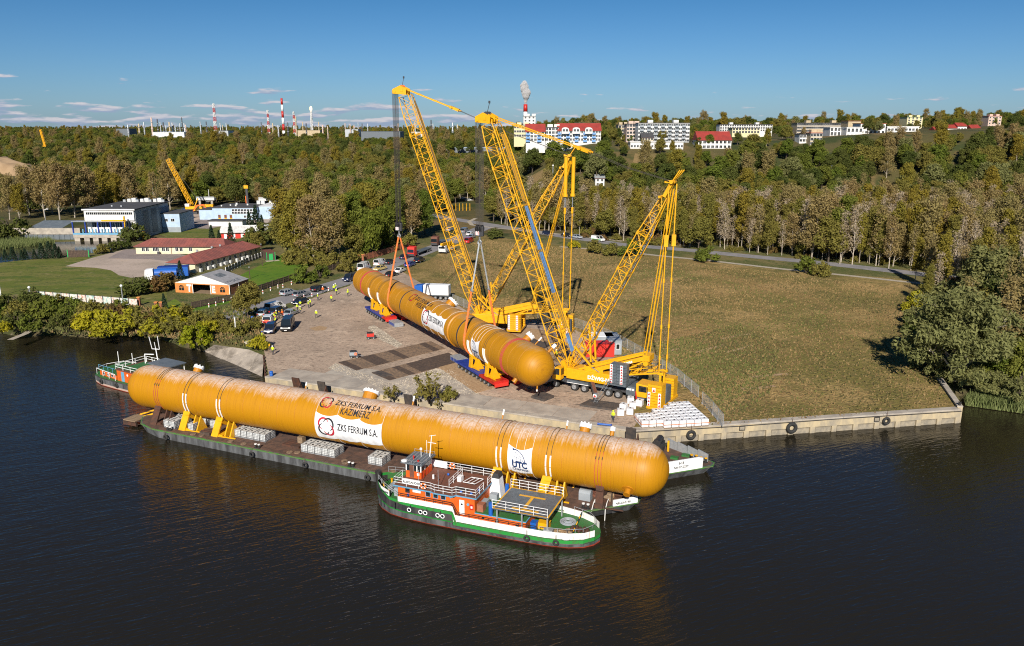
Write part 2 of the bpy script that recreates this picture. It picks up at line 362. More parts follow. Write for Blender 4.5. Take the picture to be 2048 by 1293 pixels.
def T(x,y):
 "ground height"
 if y<300:return 2.2
 a=x/y
 left=7*sm(420,950,y)
 right=(31+7*sm(.3,.6,a))*sm(330,470,y)*sm(-.05,.10,a)
 wob=(math.sin(x*.031+y*.017)+math.sin(x*.013-y*.041))*.9*sm(400,480,y)
 far=sm(900,2500,y)
 return 2.2+left*(1-sm(0,.1,a))+right*(1-.35*far)+wob
sh_px=[(-900,668),(-500,668),(-200,668),(0,674),(40,681),(110,677),(180,684),(250,680),(310,684),(345,694),(372,700),(403,705)]
shore=[P(u,v,-.4)for u,v in sh_px]
inl=[p+Vector((-.6,7.5,2.6))for p in shore[:-2]]+[P(395,683),P(429,690)]
S0,S1,S2=P(429,690),P(499,700),P(528,712)
QA,QB=P(532,753),P(1219,854)
QD=(QB-QA).normalized()
QC=QA+QD*((P(1262,862)-QA).dot(QD))
QE=P(1920,818)
QF=P(1877,757)
shR_px=[(1920,812),(1960,822),(2000,832),(2060,836),(2200,840),(2500,850)]
shoreR=[P(u,v,-.4)for u,v in shR_px]
inlR=[QF]+[p+Vector((1.5,9,2.6))for p in shoreR[1:]]
g=MB()
front=[Vector((-700,150,2.2))]+inl+[S1,S2,QA,QC,QE]+inlR+[Vector((700,110,2.2)),Vector((700,300,2.2)),Vector((-700,300,2.2))]
g.flat([Vector((p.x,p.y,2.2))for p in front])
xs=[a*.02 for a in range(-85,86)]
ys=[300+8*i for i in range(26)]+[520*1.06**i for i in range(1,38)]
g.mi=1
for j in range(len(ys)-1):
 for i in range(len(xs)-1):
  q=[(xs[i],ys[j]),(xs[i+1],ys[j]),(xs[i+1],ys[j+1]),(xs[i],ys[j+1])]
  g.quad(*[(a*y,y,T(a*y,y))for a,y in q])
kind(g.build('ground',[M['rough_grass'],M['hill_ground']],smooth=False),'structure')
bk=MB()
for A,Bq in((shore,inl),(shoreR,inlR)):
 for i in range(len(A)-1):
  for k in range(3):
   f0,f1=k/3,(k+1)/3
   pts=[A[i].lerp(Bq[i],f0),A[i+1].lerp(Bq[i+1],f0),A[i+1].lerp(Bq[i+1],f1),A[i].lerp(Bq[i],f1)]
   bk.quad(*pts)
kind(bk.build('river_bank',M['bank_soil']),'structure')
sl=MB();lo=[P(403,705,-.3),P(440,722,-.3),P(485,742,-.3),P(524,760,-.3)];hi=[S0,P(464,695),S1,S2]
for i in range(3):sl.quad(lo[i],lo[i+1],hi[i+1]+Vector((0,0,.01)),hi[i]+Vector((0,0,.01)))
slip=kind(sl.build('stone_slipway',M['slip_stone']),'structure')
def sheet(name,px,m,k=1,world=False,parent=None):
 s=MB();s.flat([(p if world else P(*p))for p in px]);z=2.2+.004*k
 s.v=[(a,b,z)for a,b,c in s.v]
 return kind(s.build(name,m,parent),'structure')
def strip(name,px,wd,m,k=2,z=None,seg=6):
 "road or path along photograph points, laid on the ground"
 s=MB();pts=[]
 for i in range(len(px)-1):
  a=P(*px[i]);b=P(*px[i+1])
  for q in range(seg):pts.append(a.lerp(b,q/seg))
 pts.append(P(*px[-1]));L=[]
 for i,p in enumerate(pts):
  t=(pts[min(i+1,len(pts)-1)]-pts[max(i-1,0)]).normalized();nn=Vector((-t.y,t.x,0))*wd/2
  z0=T(p.x,p.y)+.004*k+(.05 if p.y>300 else 0)
  L.append((Vector((*(p-nn).xy,z0)),Vector((*(p+nn).xy,z0))))
 for i in range(len(L)-1):s.quad(L[i][0],L[i+1][0],L[i+1][1],L[i][1])
 return kind(s.build(name,m),'structure')
sheet('meadow',[(1240,852),(1262,862),(1920,818),(1877,757),(1890,640),(1830,560),(1560,540),(1320,512),(1180,500),(960,470),(900,490),(860,520),(800,545),(960,655),(1200,760)],M['meadow'],1)
sheet('lawn',[(-300,522),(0,522),(130,518),(250,505),(300,520),(240,553),(330,560),(335,605),(270,606),(60,592),(-300,592)],M['lawn'],1)
sheet('lawn',[(462,570),(500,576),(592,554),(650,505),(585,492),(560,512),(530,526),(470,556)],M['fresh_lawn'],2)
sheet('lawn',[(380,618),(350,598),(300,625),(352,640),(380,625),(470,604),(500,592),(495,575)],M['fresh_lawn'],2)
sheet('lawn',[(560,480),(640,470),(800,470),(800,500),(720,520),(600,530)],M['lawn'],3)
sheet('lawn',[(340,478),(300,462),(380,452),(440,455),(545,448),(580,470),(460,480),(400,490)],M['lawn'],2)
sheet('gravel_yard',[(131,533),(185,516),(250,499),(300,499),(300,512),(380,513),(330,530),(306,552),(262,556),(238,551),(222,541),(190,536)],M['gravel_yard'],3)
sheet('paved_yard',[(215,517),(250,499),(300,499),(385,513),(350,524),(300,519)],M['dark_paving'],4)
sheet('earth_yard',[(340,455),(350,425),(420,418),(560,418),(600,436),(560,446),(420,446),(380,456)],M['gravel_yard'],2)
sheet('paved_yard',[(350,456),(400,438),(470,446),(420,458)],M['dark_paving'],4)
sheet('cobbled_yard',[(530,713),(522,664),(528,641),(575,620),(640,590),(700,572),(712,550),(790,535),(880,590),(960,638),(1010,640),(1080,640),(1150,660),(1210,690),(1250,745),(1300,785),(1262,805),(1238,852)]+[tuple(J(*(QA+QD*55+Vector((0,.5,0))))),tuple(J(*(QA+Vector((0.3,.6,0)))))],M['setts'],2)
sheet('sand_patch',[(1090,662),(1010,648),(1030,690),(1070,720),(1130,730),(1180,712)],M['mat_pale'],3)
sheet('pond',[(-400,540),(0,526),(120,512),(190,506),(262,490),(262,482),(160,483),(70,487),(40,492),(-60,512),(-400,520)],M['pond_water'],3)
strip('service_road',[(430,642),(520,614),(610,588),(700,560),(780,530),(850,503),(920,477),(962,458),(985,450)],7.0,M['asphalt_old'],4)
strip('main_road',[(700,405),(780,417),(860,431),(940,444),(1010,455),(1120,472),(1240,489),(1380,501),(1500,513),(1640,526),(1820,546),(1960,562),(2150,584)],6.6,M['asphalt_old'],3)
strip('footpath',[(1120,494),(1240,503),(1310,511),(1430,523),(1560,538),(1700,552),(1830,566),(1990,585)],2.2,M['pale_path'],5)
strip('footpath',[(952,437),(938,444),(944,451),(990,457),(1060,463),(1150,472),(1245,483)],1.8,M['pale_path'],6)
strip('dirt_track',[(360,668),(420,648),(470,632),(520,618)],3.0,M['pale_path'],3)
strip('dirt_track',[(20,680),(50,668),(70,655),(80,647)],1.3,M['pale_path'],3)
for px in([(1440,680),(1470,672),(1500,668)],[(1392,706),(1420,697),(1452,690)],[(1450,705),(1480,698),(1505,690)],[(1500,755),(1540,751),(1575,748)],[(1480,778),(1520,776),(1550,772)],[(1330,704),(1345,700),(1365,695)]):
 strip('bare_track',px,.9,M['mat_pale'],4)
sheet('sand_patch',[(618,657),(640,652),(655,655),(650,661),(630,662)],M['mat_pale'],5)
QN=Vector((-QD.y,QD.x,0))
apron=kind(sheet('quay_apron',[QA+QN*.4,QC+QN*.4,QC+QN*6.0,QA+QD*40+QN*10.4,QA+QD*1+QN*10.4,QA+QN*6.5],M['setts'],3,True),'structure')
for i in range(10):
 for j,(n0,n1)in enumerate(((.9,5.2),(5.25,10.2))):
  x0=1+i*5.6+(1.6 if j else 0);x1=x0+5.52
  if j and(i<1 or x1>41):continue
  pts=[QA+QD*x0+QN*n0,QA+QD*x1+QN*n0,QA+QD*x1+QN*n1,QA+QD*x0+QN*n1]
  dz=rnd.uniform(0,.025)
  b=MB();b.prism(pts,2.19,2.235+dz);b.build('slab',M[rnd.choice(('slab','slab','concrete'))],apron)
def quay_wall(name,A,B,label,bays,back,rail=True):
 L=(B-A);d=L.normalized();n=Vector((d.y,-d.x,0));L=L.length
 rt=thing(name,label,'quay wall',(A.x,A.y,0),math.atan2(d.y,d.x))
 b=MB();b.box(0,.0,-2,L,back,2.2)
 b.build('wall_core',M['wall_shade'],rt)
 b=MB();b.box(0,-.28,.95,L,-.003,2.05);b.build('upper_band',M['wall_concrete'],rt)
 m=8;w_=L/m
 for i in range(m):
  b=MB();b.box(i*w_+.02,-.34,2.053,(i+1)*w_-.02,back+.1,2.27);b.build('coping',M['concrete'],rt)
 w_=L/bays;me=None
 for i in range(bays+1):
  b=MB();b.box(-.38,-.28,-2,.38,-.003,.947);o=b.build('pilaster',M['wall_concrete'],rt);o.location=(min(max(i*w_,.38),L-.38),0,0)
 for i in range(bays):
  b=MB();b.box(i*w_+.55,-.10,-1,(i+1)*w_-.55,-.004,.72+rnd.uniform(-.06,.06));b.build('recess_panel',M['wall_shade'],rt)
 if rail:
  b=MB();b.tube([(0,-.4,2.0),(L*.3,-.42,1.9),(L*.6,-.4,2.02),(L,-.4,1.95)],.06,5);b.build('rubbing_rail',M['black'],rt)
 return rt
quay_wall('quay_wall',QC,QE,'long pale concrete quay wall running right from the pier corner, tyres hung on it',15,.7)
quay_wall('quay_wall',QA,QC,'yellowed concrete quay wall behind the loaded barges',16,.7,False)
rt=thing('return_wall','low concrete wall running back from the far right quay corner','wall',(QE.x,QE.y,0),math.atan2((QF-QE).y,(QF-QE).x))
b=MB();L_=(QF-QE).length;b.box(0,-.35,-2,L_,.35,2.45);b.build('wall_core',M['wall_concrete'],rt)
for i in range(5):b=MB();b.box(i*L_/5+.02,-.4,2.453,(i+1)*L_/5-.02,.4,2.6);b.build('coping',M['concrete'],rt)
b=MB();b.cyl((.5,0,2.6),(.5,0,3.0),.16);b.cyl((.5,0,3.0),(.5,0,3.1),.24);b.build('bollard',M['black'],rt)
rt=thing('sheet_pile_wall','dark rusty sheet pile wall on the flank beside the stone slipway','retaining wall',(QA.x,QA.y,0),math.atan2((S2-QA).y,(S2-QA).x))
L_=(S2-QA).length
for i in range(12):
 x=i*L_/12;b=MB();o=.12 if i%2 else-.05
 b.prism([(x,-.05+o),(x+L_/12,-.05+o),(x+L_/12,.1+o),(x,.1+o)],-1.5,2.45);b.build('sheet_pile',M['rust'],rt)
def tyre_ring(mb,c,ax,r,t,n=16):
 ax=Vector(ax).normalized();x=ax.orthogonal().normalized();y=ax.cross(x)
 mb.tube([Vector(c)+x*(r*math.cos(2*math.pi*i/n))+y*(r*math.sin(2*math.pi*i/n))for i in range(n)],t,8,close=True)
def fender(c,nrm,label,r=.55,chain=1.0,group='tyre fenders hung on the quay wall'):
 t=thing('tyre_fender',label,'tyre fender',c,0,group)
 b=MB();tyre_ring(b,(0,0,0),nrm,r*.72,r*.3);b.build('tyre',M['rubber'],t,smooth=True)
 b=MB();b.tube([(0,0,r*.7),(0,0,r+chain)],.03,4);b.build('chain',M['rust'],t);return t
dE=(QE-QC).normalized();nE=Vector((dE.y,-dE.x,0))
def onwall(u):
 best=min(range(1000),key=lambda i:abs(J(*(QC+(QE-QC)*(i/999)))[0]-u));return QC+(QE-QC)*(best/999)
for u,z,r,lab in((1380,1.1,.72,'tyre fender nearest the white wrapped totes on the right quay wall'),(1581,1.15,.85,'largest tyre fender, halfway along the right quay wall'),(1770,1.25,.62,'smallest tyre fender, near the far end of the right quay wall')):
 p=onwall(u)+nE*.55;fender((p.x,p.y,z),nE,lab,r,.9)
for u,lab in((1483,'square ladder niche frame in the right quay wall near the totes'),(1752,'square ladder niche frame in the right quay wall near its far end')):
 p=onwall(u)+nE*.3;t=thing('niche_frame',lab,'niche frame',(p.x,p.y,1.5),math.atan2(dE.y,dE.x))
 b=MB();b.box(-.45,-.06,-.35,.45,.02,-.25);b.box(-.45,-.06,.25,.45,.02,.35);b.box(-.45,-.06,-.25,-.35,.02,.25);b.box(.35,-.06,-.25,.45,.02,.25);b.build('frame',M['black'],t)
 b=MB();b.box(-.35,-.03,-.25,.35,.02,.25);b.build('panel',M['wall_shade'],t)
def plate_row(name,px,n,m,label,cat,along=True,th=.14,gap=.03,k=0):
 c=[P(*p)for p in px];o=(c[0]+c[1]+c[2]+c[3])/4
 t=thing(name,label,cat,(o.x,o.y,2.2))
 for i in range(n):
  f0,f1=i/n+gap/n/2,(i+1)/n-gap/n/2
  if along:q=[c[0].lerp(c[3],f0),c[0].lerp(c[3],f1),c[1].lerp(c[2],f1),c[1].lerp(c[2],f0)]
  else:q=[c[0].lerp(c[1],f0),c[0].lerp(c[1],f1),c[3].lerp(c[2],f1),c[3].lerp(c[2],f0)]
  q=[(p.x-o.x,p.y-o.y)for p in q]
  a=sum(q[j][0]*q[(j+1)%4][1]-q[(j+1)%4][0]*q[j][1]for j in range(4))
  if a<0:q=q[::-1]
  b=MB();b.prism(q,.01,th+rnd.uniform(-.02,.02));b.build('plank',M[m]if isinstance(m,str)else M[rnd.choice(m)],t)
 return t
plate_row('track_mat',[(677,726),(712,742),(890,698),(862,684)],14,('timber_mat','old_wood','timber_mat'),'long brown track mat lying farther from the quay, cart at its left end','track mat')
plate_row('track_mat',[(743,747),(779,762),(925,723),(897,707)],12,('timber_mat','old_wood','timber_mat'),'long brown track mat nearer the quay and the green bush','track mat')
plate_row('steel_sheet',[(744,747.4),(766,756),(786,753),(764,744.5)],1,'steel_plate','black steel sheet lying on the end of the nearer track mat','steel sheet',th=.24)
plate_row('timber_deck',[(874,733),(952,787),(1012,770),(930,722)],9,'mat_pale','pale timber boards under the front transporter','timber deck',along=False,th=.1)
plate_row('support_mat',[(1062,797),(1088,804),(1108,796),(1084,787)],2,'steel_plate','black support mat under the near end of the lifted column','support mat',th=.4)
plate_row('support_mat',[(1159,813),(1222,822),(1250,812),(1180,802)],4,'steel_plate','dark outrigger mat with ladder standing on it','support mat',th=.3)
plate_row('support_mat',[(1030,690),(1075,705),(1100,692),(1060,678)],3,'steel_plate','dark outrigger mat in the shade behind the lifted column','support mat',th=.3)
def rubble(name,px,n,smin,smax,m,seed):
 r=random.Random(seed);poly=[P(*p)for p in px];xs_=[p.x for p in poly];ys_=[p.y for p in poly];s=MB();c=0
 def inside(x,y):
  k=False
  for i in range(len(poly)):
   a,b=poly[i],poly[i-1]
   if(a.y>y)!=(b.y>y)and x<(b.x-a.x)*(y-a.y)/(b.y-a.y)+a.x:k=not k
  return k
 s.flat(poly);s.v=[(a,b_,2.2+.02)for a,b_,_ in s.v]
 while c<n:
  x=r.uniform(min(xs_),max(xs_));y=r.uniform(min(ys_),max(ys_))
  if not inside(x,y):continue
  c+=1;q=r.uniform(smin,smax);a=r.uniform(0,3);z=2.21
  ca,sa=math.cos(a)*q,math.sin(a)*q
  s.add([(x+ca,y+sa,z),(x-sa,y+ca,z),(x-ca,y-sa,z),(x+sa,y-ca,z),(x+r.uniform(-.3,.3)*q,y+r.uniform(-.3,.3)*q,z+q*r.uniform(.6,1.1))],[(0,1,4),(1,2,4),(2,3,4),(3,0,4)])
 return kind(s.build(name,m),'stuff')
rubble('rubble_strip',[(655,737),(672,727),(716,744),(745,752),(775,765),(800,762),(870,738),(905,742),(960,790),(900,790),(790,792),(735,765)],1500,.08,.2,M['rubble'],3)
rubble('rubble_strip',[(735,655),(748,650),(775,668),(806,690),(795,696),(760,680)],350,.06,.16,M['rubble'],4)
def tufts(name,px,n,h,cols,seed,excl=None):
 r=random.Random(seed);poly=[P(*p)for p in px];xs_=[p.x for p in poly];ys_=[p.y for p in poly];s=MB();c=0
 while c<n:
  x=r.uniform(min(xs_),max(xs_));y=r.uniform(min(ys_),max(ys_));k=False
  for i in range(len(poly)):
   a,b=poly[i],poly[i-1]
   if(a.y>y)!=(b.y>y)and x<(b.x-a.x)*(y-a.y)/(b.y-a.y)+a.x:k=not k
  if not k:continue
  c+=1;s.mi=min(len(cols)-1,int(r.random()**1.3*len(cols)))
  if r.random()<.5:s.mi=int((math.sin(x*.08+1)+math.sin(y*.05+x*.03)+2)/4.001*len(cols))
  hh=h*r.uniform(.5,1.4)
  for q in range(3):
   a=r.uniform(0,6.3);w_=hh*r.uniform(.3,.6);dx,dy=math.cos(a)*w_,math.sin(a)*w_;lx,ly=r.uniform(-.4,.4)*hh,r.uniform(-.4,.4)*hh
   s.add([(x-dx,y-dy,2.2),(x+dx,y+dy,2.2),(x+lx,y+ly,2.2+hh)],[(0,1,2)])
 return kind(s.build(name,[M[c_]for c_ in cols]),'stuff')
defm('dry_grass',(.25,.17,.07),rough=.95);defm('straw',(.28,.195,.085),rough=.95);defm('green_grass',(.12,.125,.032),rough=.95);defm('dark_weed',(.09,.08,.026),rough=.95);defm('russet_weed',(.20,.13,.055),rough=.95)
tufts('meadow_grass',[(1300,860),(1700,832),(1900,815),(1870,760),(1840,640),(1790,575),(1500,540),(1200,510),(960,480),(880,520),(880,560),(1000,630),(1200,680),(1380,790)],30000,.26,['dry_grass','green_grass','russet_weed','dark_weed','dry_grass','straw'],11)
tufts('meadow_grass',[(1210,700),(1300,690),(1480,650),(1560,700),(1540,790),(1460,845),(1410,790),(1330,740)],7000,.28,['green_grass','dark_weed','green_grass','dry_grass'],14)
tufts('meadow_grass',[(960,480),(1180,500),(1250,560),(1200,640),(1060,620),(960,590),(880,540)],6000,.3,['russet_weed','dark_weed','dry_grass'],15)
tufts('bank_weeds',[(0,660),(60,600),(270,612),(380,625),(480,612),(540,625),(520,690),(500,698),(430,688),(330,676),(110,668)],5000,.5,['green_grass','dark_weed','dry_grass','green_grass'],12)
def leaf_mat(name,a,b,c=None,trans=.38):
 a,b,c=([x*1.3 for x in q]if q else None for q in(a,b,c))
 m=bpy.data.materials.new(name);m.use_nodes=True;nt=m.node_tree;n=nt.nodes;l=nt.links;n.remove(n['Principled BSDF'])
 at=n.new('ShaderNodeAttribute');at.attribute_name='tint'
 mx=n.new('ShaderNodeMix');mx.data_type='RGBA';mx.inputs[6].default_value=(*a,1);mx.inputs[7].default_value=(*b,1);l.new(at.outputs['Fac'],mx.inputs[0])
 oi=n.new('ShaderNodeObjectInfo');last=mx.outputs[2]
 if c:
  m2=n.new('ShaderNodeMix');m2.data_type='RGBA';m2.inputs[7].default_value=(*c,1);l.new(last,m2.inputs[6])
  mr=n.new('ShaderNodeMapRange');mr.inputs[3].default_value=0;mr.inputs[4].default_value=.8;l.new(oi.outputs['Random'],mr.inputs[0]);l.new(mr.outputs[0],m2.inputs[0]);last=m2.outputs[2]
 df=n.new('ShaderNodeBsdfDiffuse');tr=n.new('ShaderNodeBsdfTranslucent');ms=n.new('ShaderNodeMixShader');ms.inputs[0].default_value=trans
 l.new(last,df.inputs[0]);l.new(last,tr.inputs[0]);l.new(df.outputs[0],ms.inputs[1]);l.new(tr.outputs[0],ms.inputs[2]);l.new(ms.outputs[0],n['Material Output'].inputs[0])
 M[name]=m
leaf_mat('leaf_gold',(.15,.115,.022),(.27,.205,.035),(.20,.18,.035))
leaf_mat('leaf_brown',(.19,.135,.055),(.30,.22,.10),(.22,.19,.07))
leaf_mat('leaf_olive',(.115,.11,.028),(.215,.195,.045),(.18,.15,.04))
leaf_mat('leaf_dark',(.042,.060,.017),(.092,.112,.028),(.105,.11,.03))
leaf_mat('leaf_green',(.068,.098,.018),(.135,.165,.028),(.16,.16,.034))
leaf_mat('leaf_willow',(.115,.125,.045),(.215,.215,.085),(.175,.175,.065))
leaf_mat('leaf_yellow',(.22,.21,.018),(.40,.34,.022),(.25,.24,.03))
leaf_mat('leaf_lime',(.15,.18,.012),(.26,.26,.02))
leaf_mat('leaf_spruce',(.016,.034,.018),(.038,.06,.03),(.04,.065,.04))
leaf_mat('leaf_russet',(.13,.075,.03),(.21,.13,.05),(.15,.11,.035))
leaf_mat('leaf_twig',(.26,.20,.135),(.40,.325,.235),(.30,.24,.15))
leaf_mat('leaf_weep',(.085,.11,.018),(.16,.175,.03))
leaf_mat('leaf_reed',(.12,.15,.05),(.20,.22,.09))
def np_mesh(name,V,tint,mats,mid=None):
 "V: (n,4,3) quads"
 n=len(V);me=bpy.data.meshes.new(name)
 me.vertices.add(n*4);me.vertices.foreach_set('co',np.ascontiguousarray(V,dtype=np.float32).ravel())
 me.loops.add(n*4);me.loops.foreach_set('vertex_index',np.arange(n*4,dtype=np.int32))
 me.polygons.add(n);me.polygons.foreach_set('loop_start',np.arange(0,n*4,4,dtype=np.int32));me.polygons.foreach_set('loop_total',np.full(n,4,dtype=np.int32))
 for m in mats:me.materials.append(m)
 if mid is not None:me.polygons.foreach_set('material_index',np.asarray(mid,dtype=np.int32))
 me.update(calc_edges=True)
 at=me.attributes.new('tint','FLOAT','FACE');at.data.foreach_set('value',np.asarray(tint,dtype=np.float32))
 return me
def leaves(rs,cen,rad,num,size,up=.35,squash=.8,elong=1.6,droop=0):
 "leaf clumps spread through balls round the given centres"
 VV=[];TT=[]
 for c,r,k in zip(cen,rad,num):
  d=rs.normal(size=(k,3));d/=np.linalg.norm(d,axis=1)[:,None]
  p=d*(rs.random((k,1))**.45)*r;p[:,2]*=squash
  if droop:p[:,2]-=np.abs(rs.random(k))*droop*r
  nrm=d+rs.normal(size=(k,3))*.7;nrm[:,2]+=up;nrm/=np.linalg.norm(nrm,axis=1)[:,None]
  t=rs.normal(size=(k,3));t[:,2]-=droop*2;t-=nrm*(t*nrm).sum(1)[:,None];t/=np.linalg.norm(t,axis=1)[:,None]
  b=np.cross(nrm,t);s=size*(.6+.8*rs.random((k,1)));p=p+np.asarray(c)
  q=np.stack([p-t*s*elong*.5,p+b*s*.38+t*s*.1,p+t*s*elong*.5,p-b*s*.38-t*s*.1],1)
  VV.append(q);base=rs.random()*.5;TT.append(np.clip(base+rs.random(k)*.55,0,1))
 return np.concatenate(VV),np.concatenate(TT)
def skeleton(r,h,clear,nl,spread,upw,thick,bend=.06,sub=2):
 "trunk with limbs; returns mesh builder and limb end points"
 mb=MB();tips=[]
 ph=r.uniform(0,6.3);ctr=[]
 for i in range(7):
  f=i/6;ctr.append(Vector((math.sin(f*2.2+ph)*bend*h*f,math.cos(f*1.7+ph)*bend*h*f,f*h*.92)))
 mb.tube(ctr,[thick*(1-.86*(i/6))for i in range(7)],6)
 for k in range(nl):
  f=clear+(1-clear)*(k+r.random()*.8)/nl*.93;i=min(5,int(f*6));a=ctr[i].lerp(ctr[i+1],f*6-i)
  az=k*2.4+r.uniform(-.5,.5);ln=spread*(1-.55*max(0,f-clear)/(1-clear))*r.uniform(.7,1.15)
  dr=Vector((math.cos(az),math.sin(az),upw*r.uniform(.6,1.4))).normalized()
  e=a+dr*ln;mid=a.lerp(e,.5)+Vector((r.uniform(-.1,.1),r.uniform(-.1,.1),.08))*ln
  t0=max(thick*.42*(1-f*.75),.03)
  mb.tube([a,mid,e],[t0,t0*.6,t0*.18],4);tips+=[mid.lerp(e,.35),e]
  for q in range(sub):
   b0=a.lerp(e,r.uniform(.35,.8));dd=(dr+Vector((r.uniform(-.8,.8),r.uniform(-.8,.8),r.uniform(0,.8)))).normalized();e2=b0+dd*ln*r.uniform(.35,.6)
   mb.tube([b0,e2],[t0*.4,t0*.1],3);tips.append(e2)
 tips.append(ctr[-1])
 return mb,tips
KINDS={}
defm('trunk_white',(.55,.48,.40),(.34,.28,.22),scale=1.2,rough=.9)
def tree_kind(key,variants,fn):
 KINDS[key]=[fn(random.Random(hash_(key)+i),np.random.RandomState(hash_(key)+i))for i in range(variants)]
def hash_(s):return sum(ord(c)*(i+3)for i,c in enumerate(s))%9973
def K_poplar(leaf,trunk,dens=1.0,h=20,spread=5.6):
 def fn(r,rs):
  mb,tips=skeleton(r,h,.10,22,spread,1.15,.27)
  cen=[(t.x,t.y,t.z)for t in tips if t.z>h*.13];rad=[r.uniform(1.0,2.1)for _ in cen]
  V,t=leaves(rs,cen,rad,[int(66*dens*q)for q in rad],.40,.2,1.0)
  return mb.mesh('trunk',M[trunk]),np_mesh('crown',V,t,[M[leaf]])
 return fn
def K_birch(leaf,trunk,dens=.4,h=18):
 def fn(r,rs):
  mb,tips=skeleton(r,h,.16,26,3.4,1.5,.15,.03,3)
  cen=[(t.x,t.y,t.z)for t in tips];rad=[r.uniform(.5,1.2)for _ in cen]
  V,t=leaves(rs,cen,rad,[max(4,int(52*dens*q))for q in rad],.36,.1,1.2)
  return mb.mesh('trunk',M[trunk]),np_mesh('crown',V,t,[M[leaf]])
 return fn
def K_broad(leaf,trunk,h=13,spread=5.2,n=1.0,clear=.2,size=.5,rmin=1.2,rmax=2.1):
 def fn(r,rs):
  mb,tips=skeleton(r,h,clear,16,spread,.62,.3)
  cen=[(t.x,t.y,t.z)for t in tips]
  for k in range(10):a=r.uniform(0,6.3);q=r.uniform(.2,.85);cen.append((math.cos(a)*spread*q,math.sin(a)*spread*q,h*r.uniform(.35,.5)+(1-q)*h*.38))
  rad=[r.uniform(rmin,rmax)for _ in cen]
  V,t=leaves(rs,cen,rad,[int(46*n*q)for q in rad],size,.45,.85)
  return mb.mesh('trunk',M[trunk]),np_mesh('crown',V,t,[M[leaf]])
 return fn
def K_willow(r,rs):
 mb,tips=skeleton(r,16,.1,30,9.5,.55,.6,.08,4)
 cen=[(t.x,t.y,t.z)for t in tips]
 for k in range(60):a=r.uniform(0,6.3);q=r.uniform(.3,1.02);cen.append((math.cos(a)*9.3*q,math.sin(a)*9.3*q,2+12.5*math.sqrt(max(0,1.08-q*q))*r.uniform(.55,1)))
 rad=[r.uniform(.9,1.8)for _ in cen]
 V,t=leaves(rs,cen,rad,[int(62*q)for q in rad],.36,.3,.9,2.4,.3)
 return mb.mesh('trunk',M['trunk_pale']),np_mesh('crown',V,t,[M['leaf_willow']])
def K_weep(r,rs):
 mb,tips=skeleton(r,16,.25,18,4.2,.9,.3)
 cen=[(t.x,t.y,t.z-.6)for t in tips];rad=[r.uniform(1.0,1.7)for _ in cen]
 V,t=leaves(rs,cen,rad,[int(60*q)for q in rad],.42,0,1.3,2.6,1.1)
 return mb.mesh('trunk',M['trunk']),np_mesh('crown',V,t,[M['leaf_weep']])
def K_spruce(r,rs):
 mb=MB();mb.cyl((0,0,0),(0,0,9.5),.18,.02,6);cen=[];rad=[]
 for i in range(60):
  f=(i+.5)/60;z=.6+f*9;q=2.2*(1-f)+.15;a=i*2.4
  cen.append((math.cos(a)*q*.75,math.sin(a)*q*.75,z));rad.append(.35+.45*(1-f))
 V,t=leaves(rs,cen,rad,[22]*60,.34,.1,.6,2)
 return mb.mesh('trunk',M['trunk']),np_mesh('crown',V,t,[M['leaf_spruce']])
def K_shrub(leaf,h=3.4,w=2.4,n=1.0,size=.30,lobes=26,thin=False):
 def fn(r,rs):
  mb=MB();cen=[]
  for k in range(7):
   a=k*.9+r.uniform(0,.5);e=Vector((math.cos(a)*w*.55,math.sin(a)*w*.55,h*r.uniform(.6,.95)));mb.tube([(0,0,0),e*.5+Vector((0,0,h*.1)),e],[.07,.05,.015],4)
   if thin:cen+=[tuple(e*q)for q in(.5,.75,1)]
  for k in range(lobes):
   a=r.uniform(0,6.3);q=math.sqrt(r.random());cen.append((math.cos(a)*w*q*.85,math.sin(a)*w*q*.85,.35+(h-.8)*math.sqrt(max(0,1.02-q*q))*r.uniform(.25,1)))
  rad=[r.uniform(.4,.85)*(.6 if thin else 1)for _ in cen]
  V,t=leaves(rs,cen,rad,[int(75*n*q)+5 for q in rad],size,.4,.9)
  V[...,2]=np.maximum(V[...,2],.02)
  return mb.mesh('trunk',M['trunk']),np_mesh('crown',V,t,[M[leaf]])
 return fn
tree_kind('gold',3,K_poplar('leaf_gold','trunk_pale',1.0));tree_kind('goldsparse',3,K_poplar('leaf_brown','trunk_pale',.5));tree_kind('greenpoplar',2,K_poplar('leaf_green','trunk',1.25,20,6))
tree_kind('birch',4,K_birch('leaf_brown','trunk_white',.26));tree_kind('bare',3,K_birch('leaf_twig','trunk_white',.11));tree_kind('olivebirch',3,K_birch('leaf_olive','trunk_pale',.95))
tree_kind('goldbirch',3,K_birch('leaf_gold','trunk_pale',.8))
tree_kind('dark',4,K_broad('leaf_dark','trunk'));tree_kind('green',3,K_broad('leaf_green','trunk'));tree_kind('olive',3,K_broad('leaf_olive','trunk'));tree_kind('paleleaf',2,K_broad('leaf_willow','trunk'))
tree_kind('willow',1,K_willow);tree_kind('weep',2,K_weep);tree_kind('spruce',2,K_spruce)
tree_kind('bush',3,K_shrub('leaf_green'));tree_kind('darkbush',2,K_shrub('leaf_dark'));tree_kind('yellowbush',3,K_shrub('leaf_yellow'));tree_kind('limebush',1,K_shrub('leaf_lime',5.2,3.4,1.1,.32,60))
tree_kind('olivebush',3,K_shrub('leaf_olive'));tree_kind('russetbush',2,K_shrub('leaf_russet'));tree_kind('thinbush',2,K_shrub('leaf_olive',3.4,2.4,.55,.24,14,True));tree_kind('willowbush',2,K_shrub('leaf_willow',4.5,3.4,1.2,.3,50))
NT=[0]
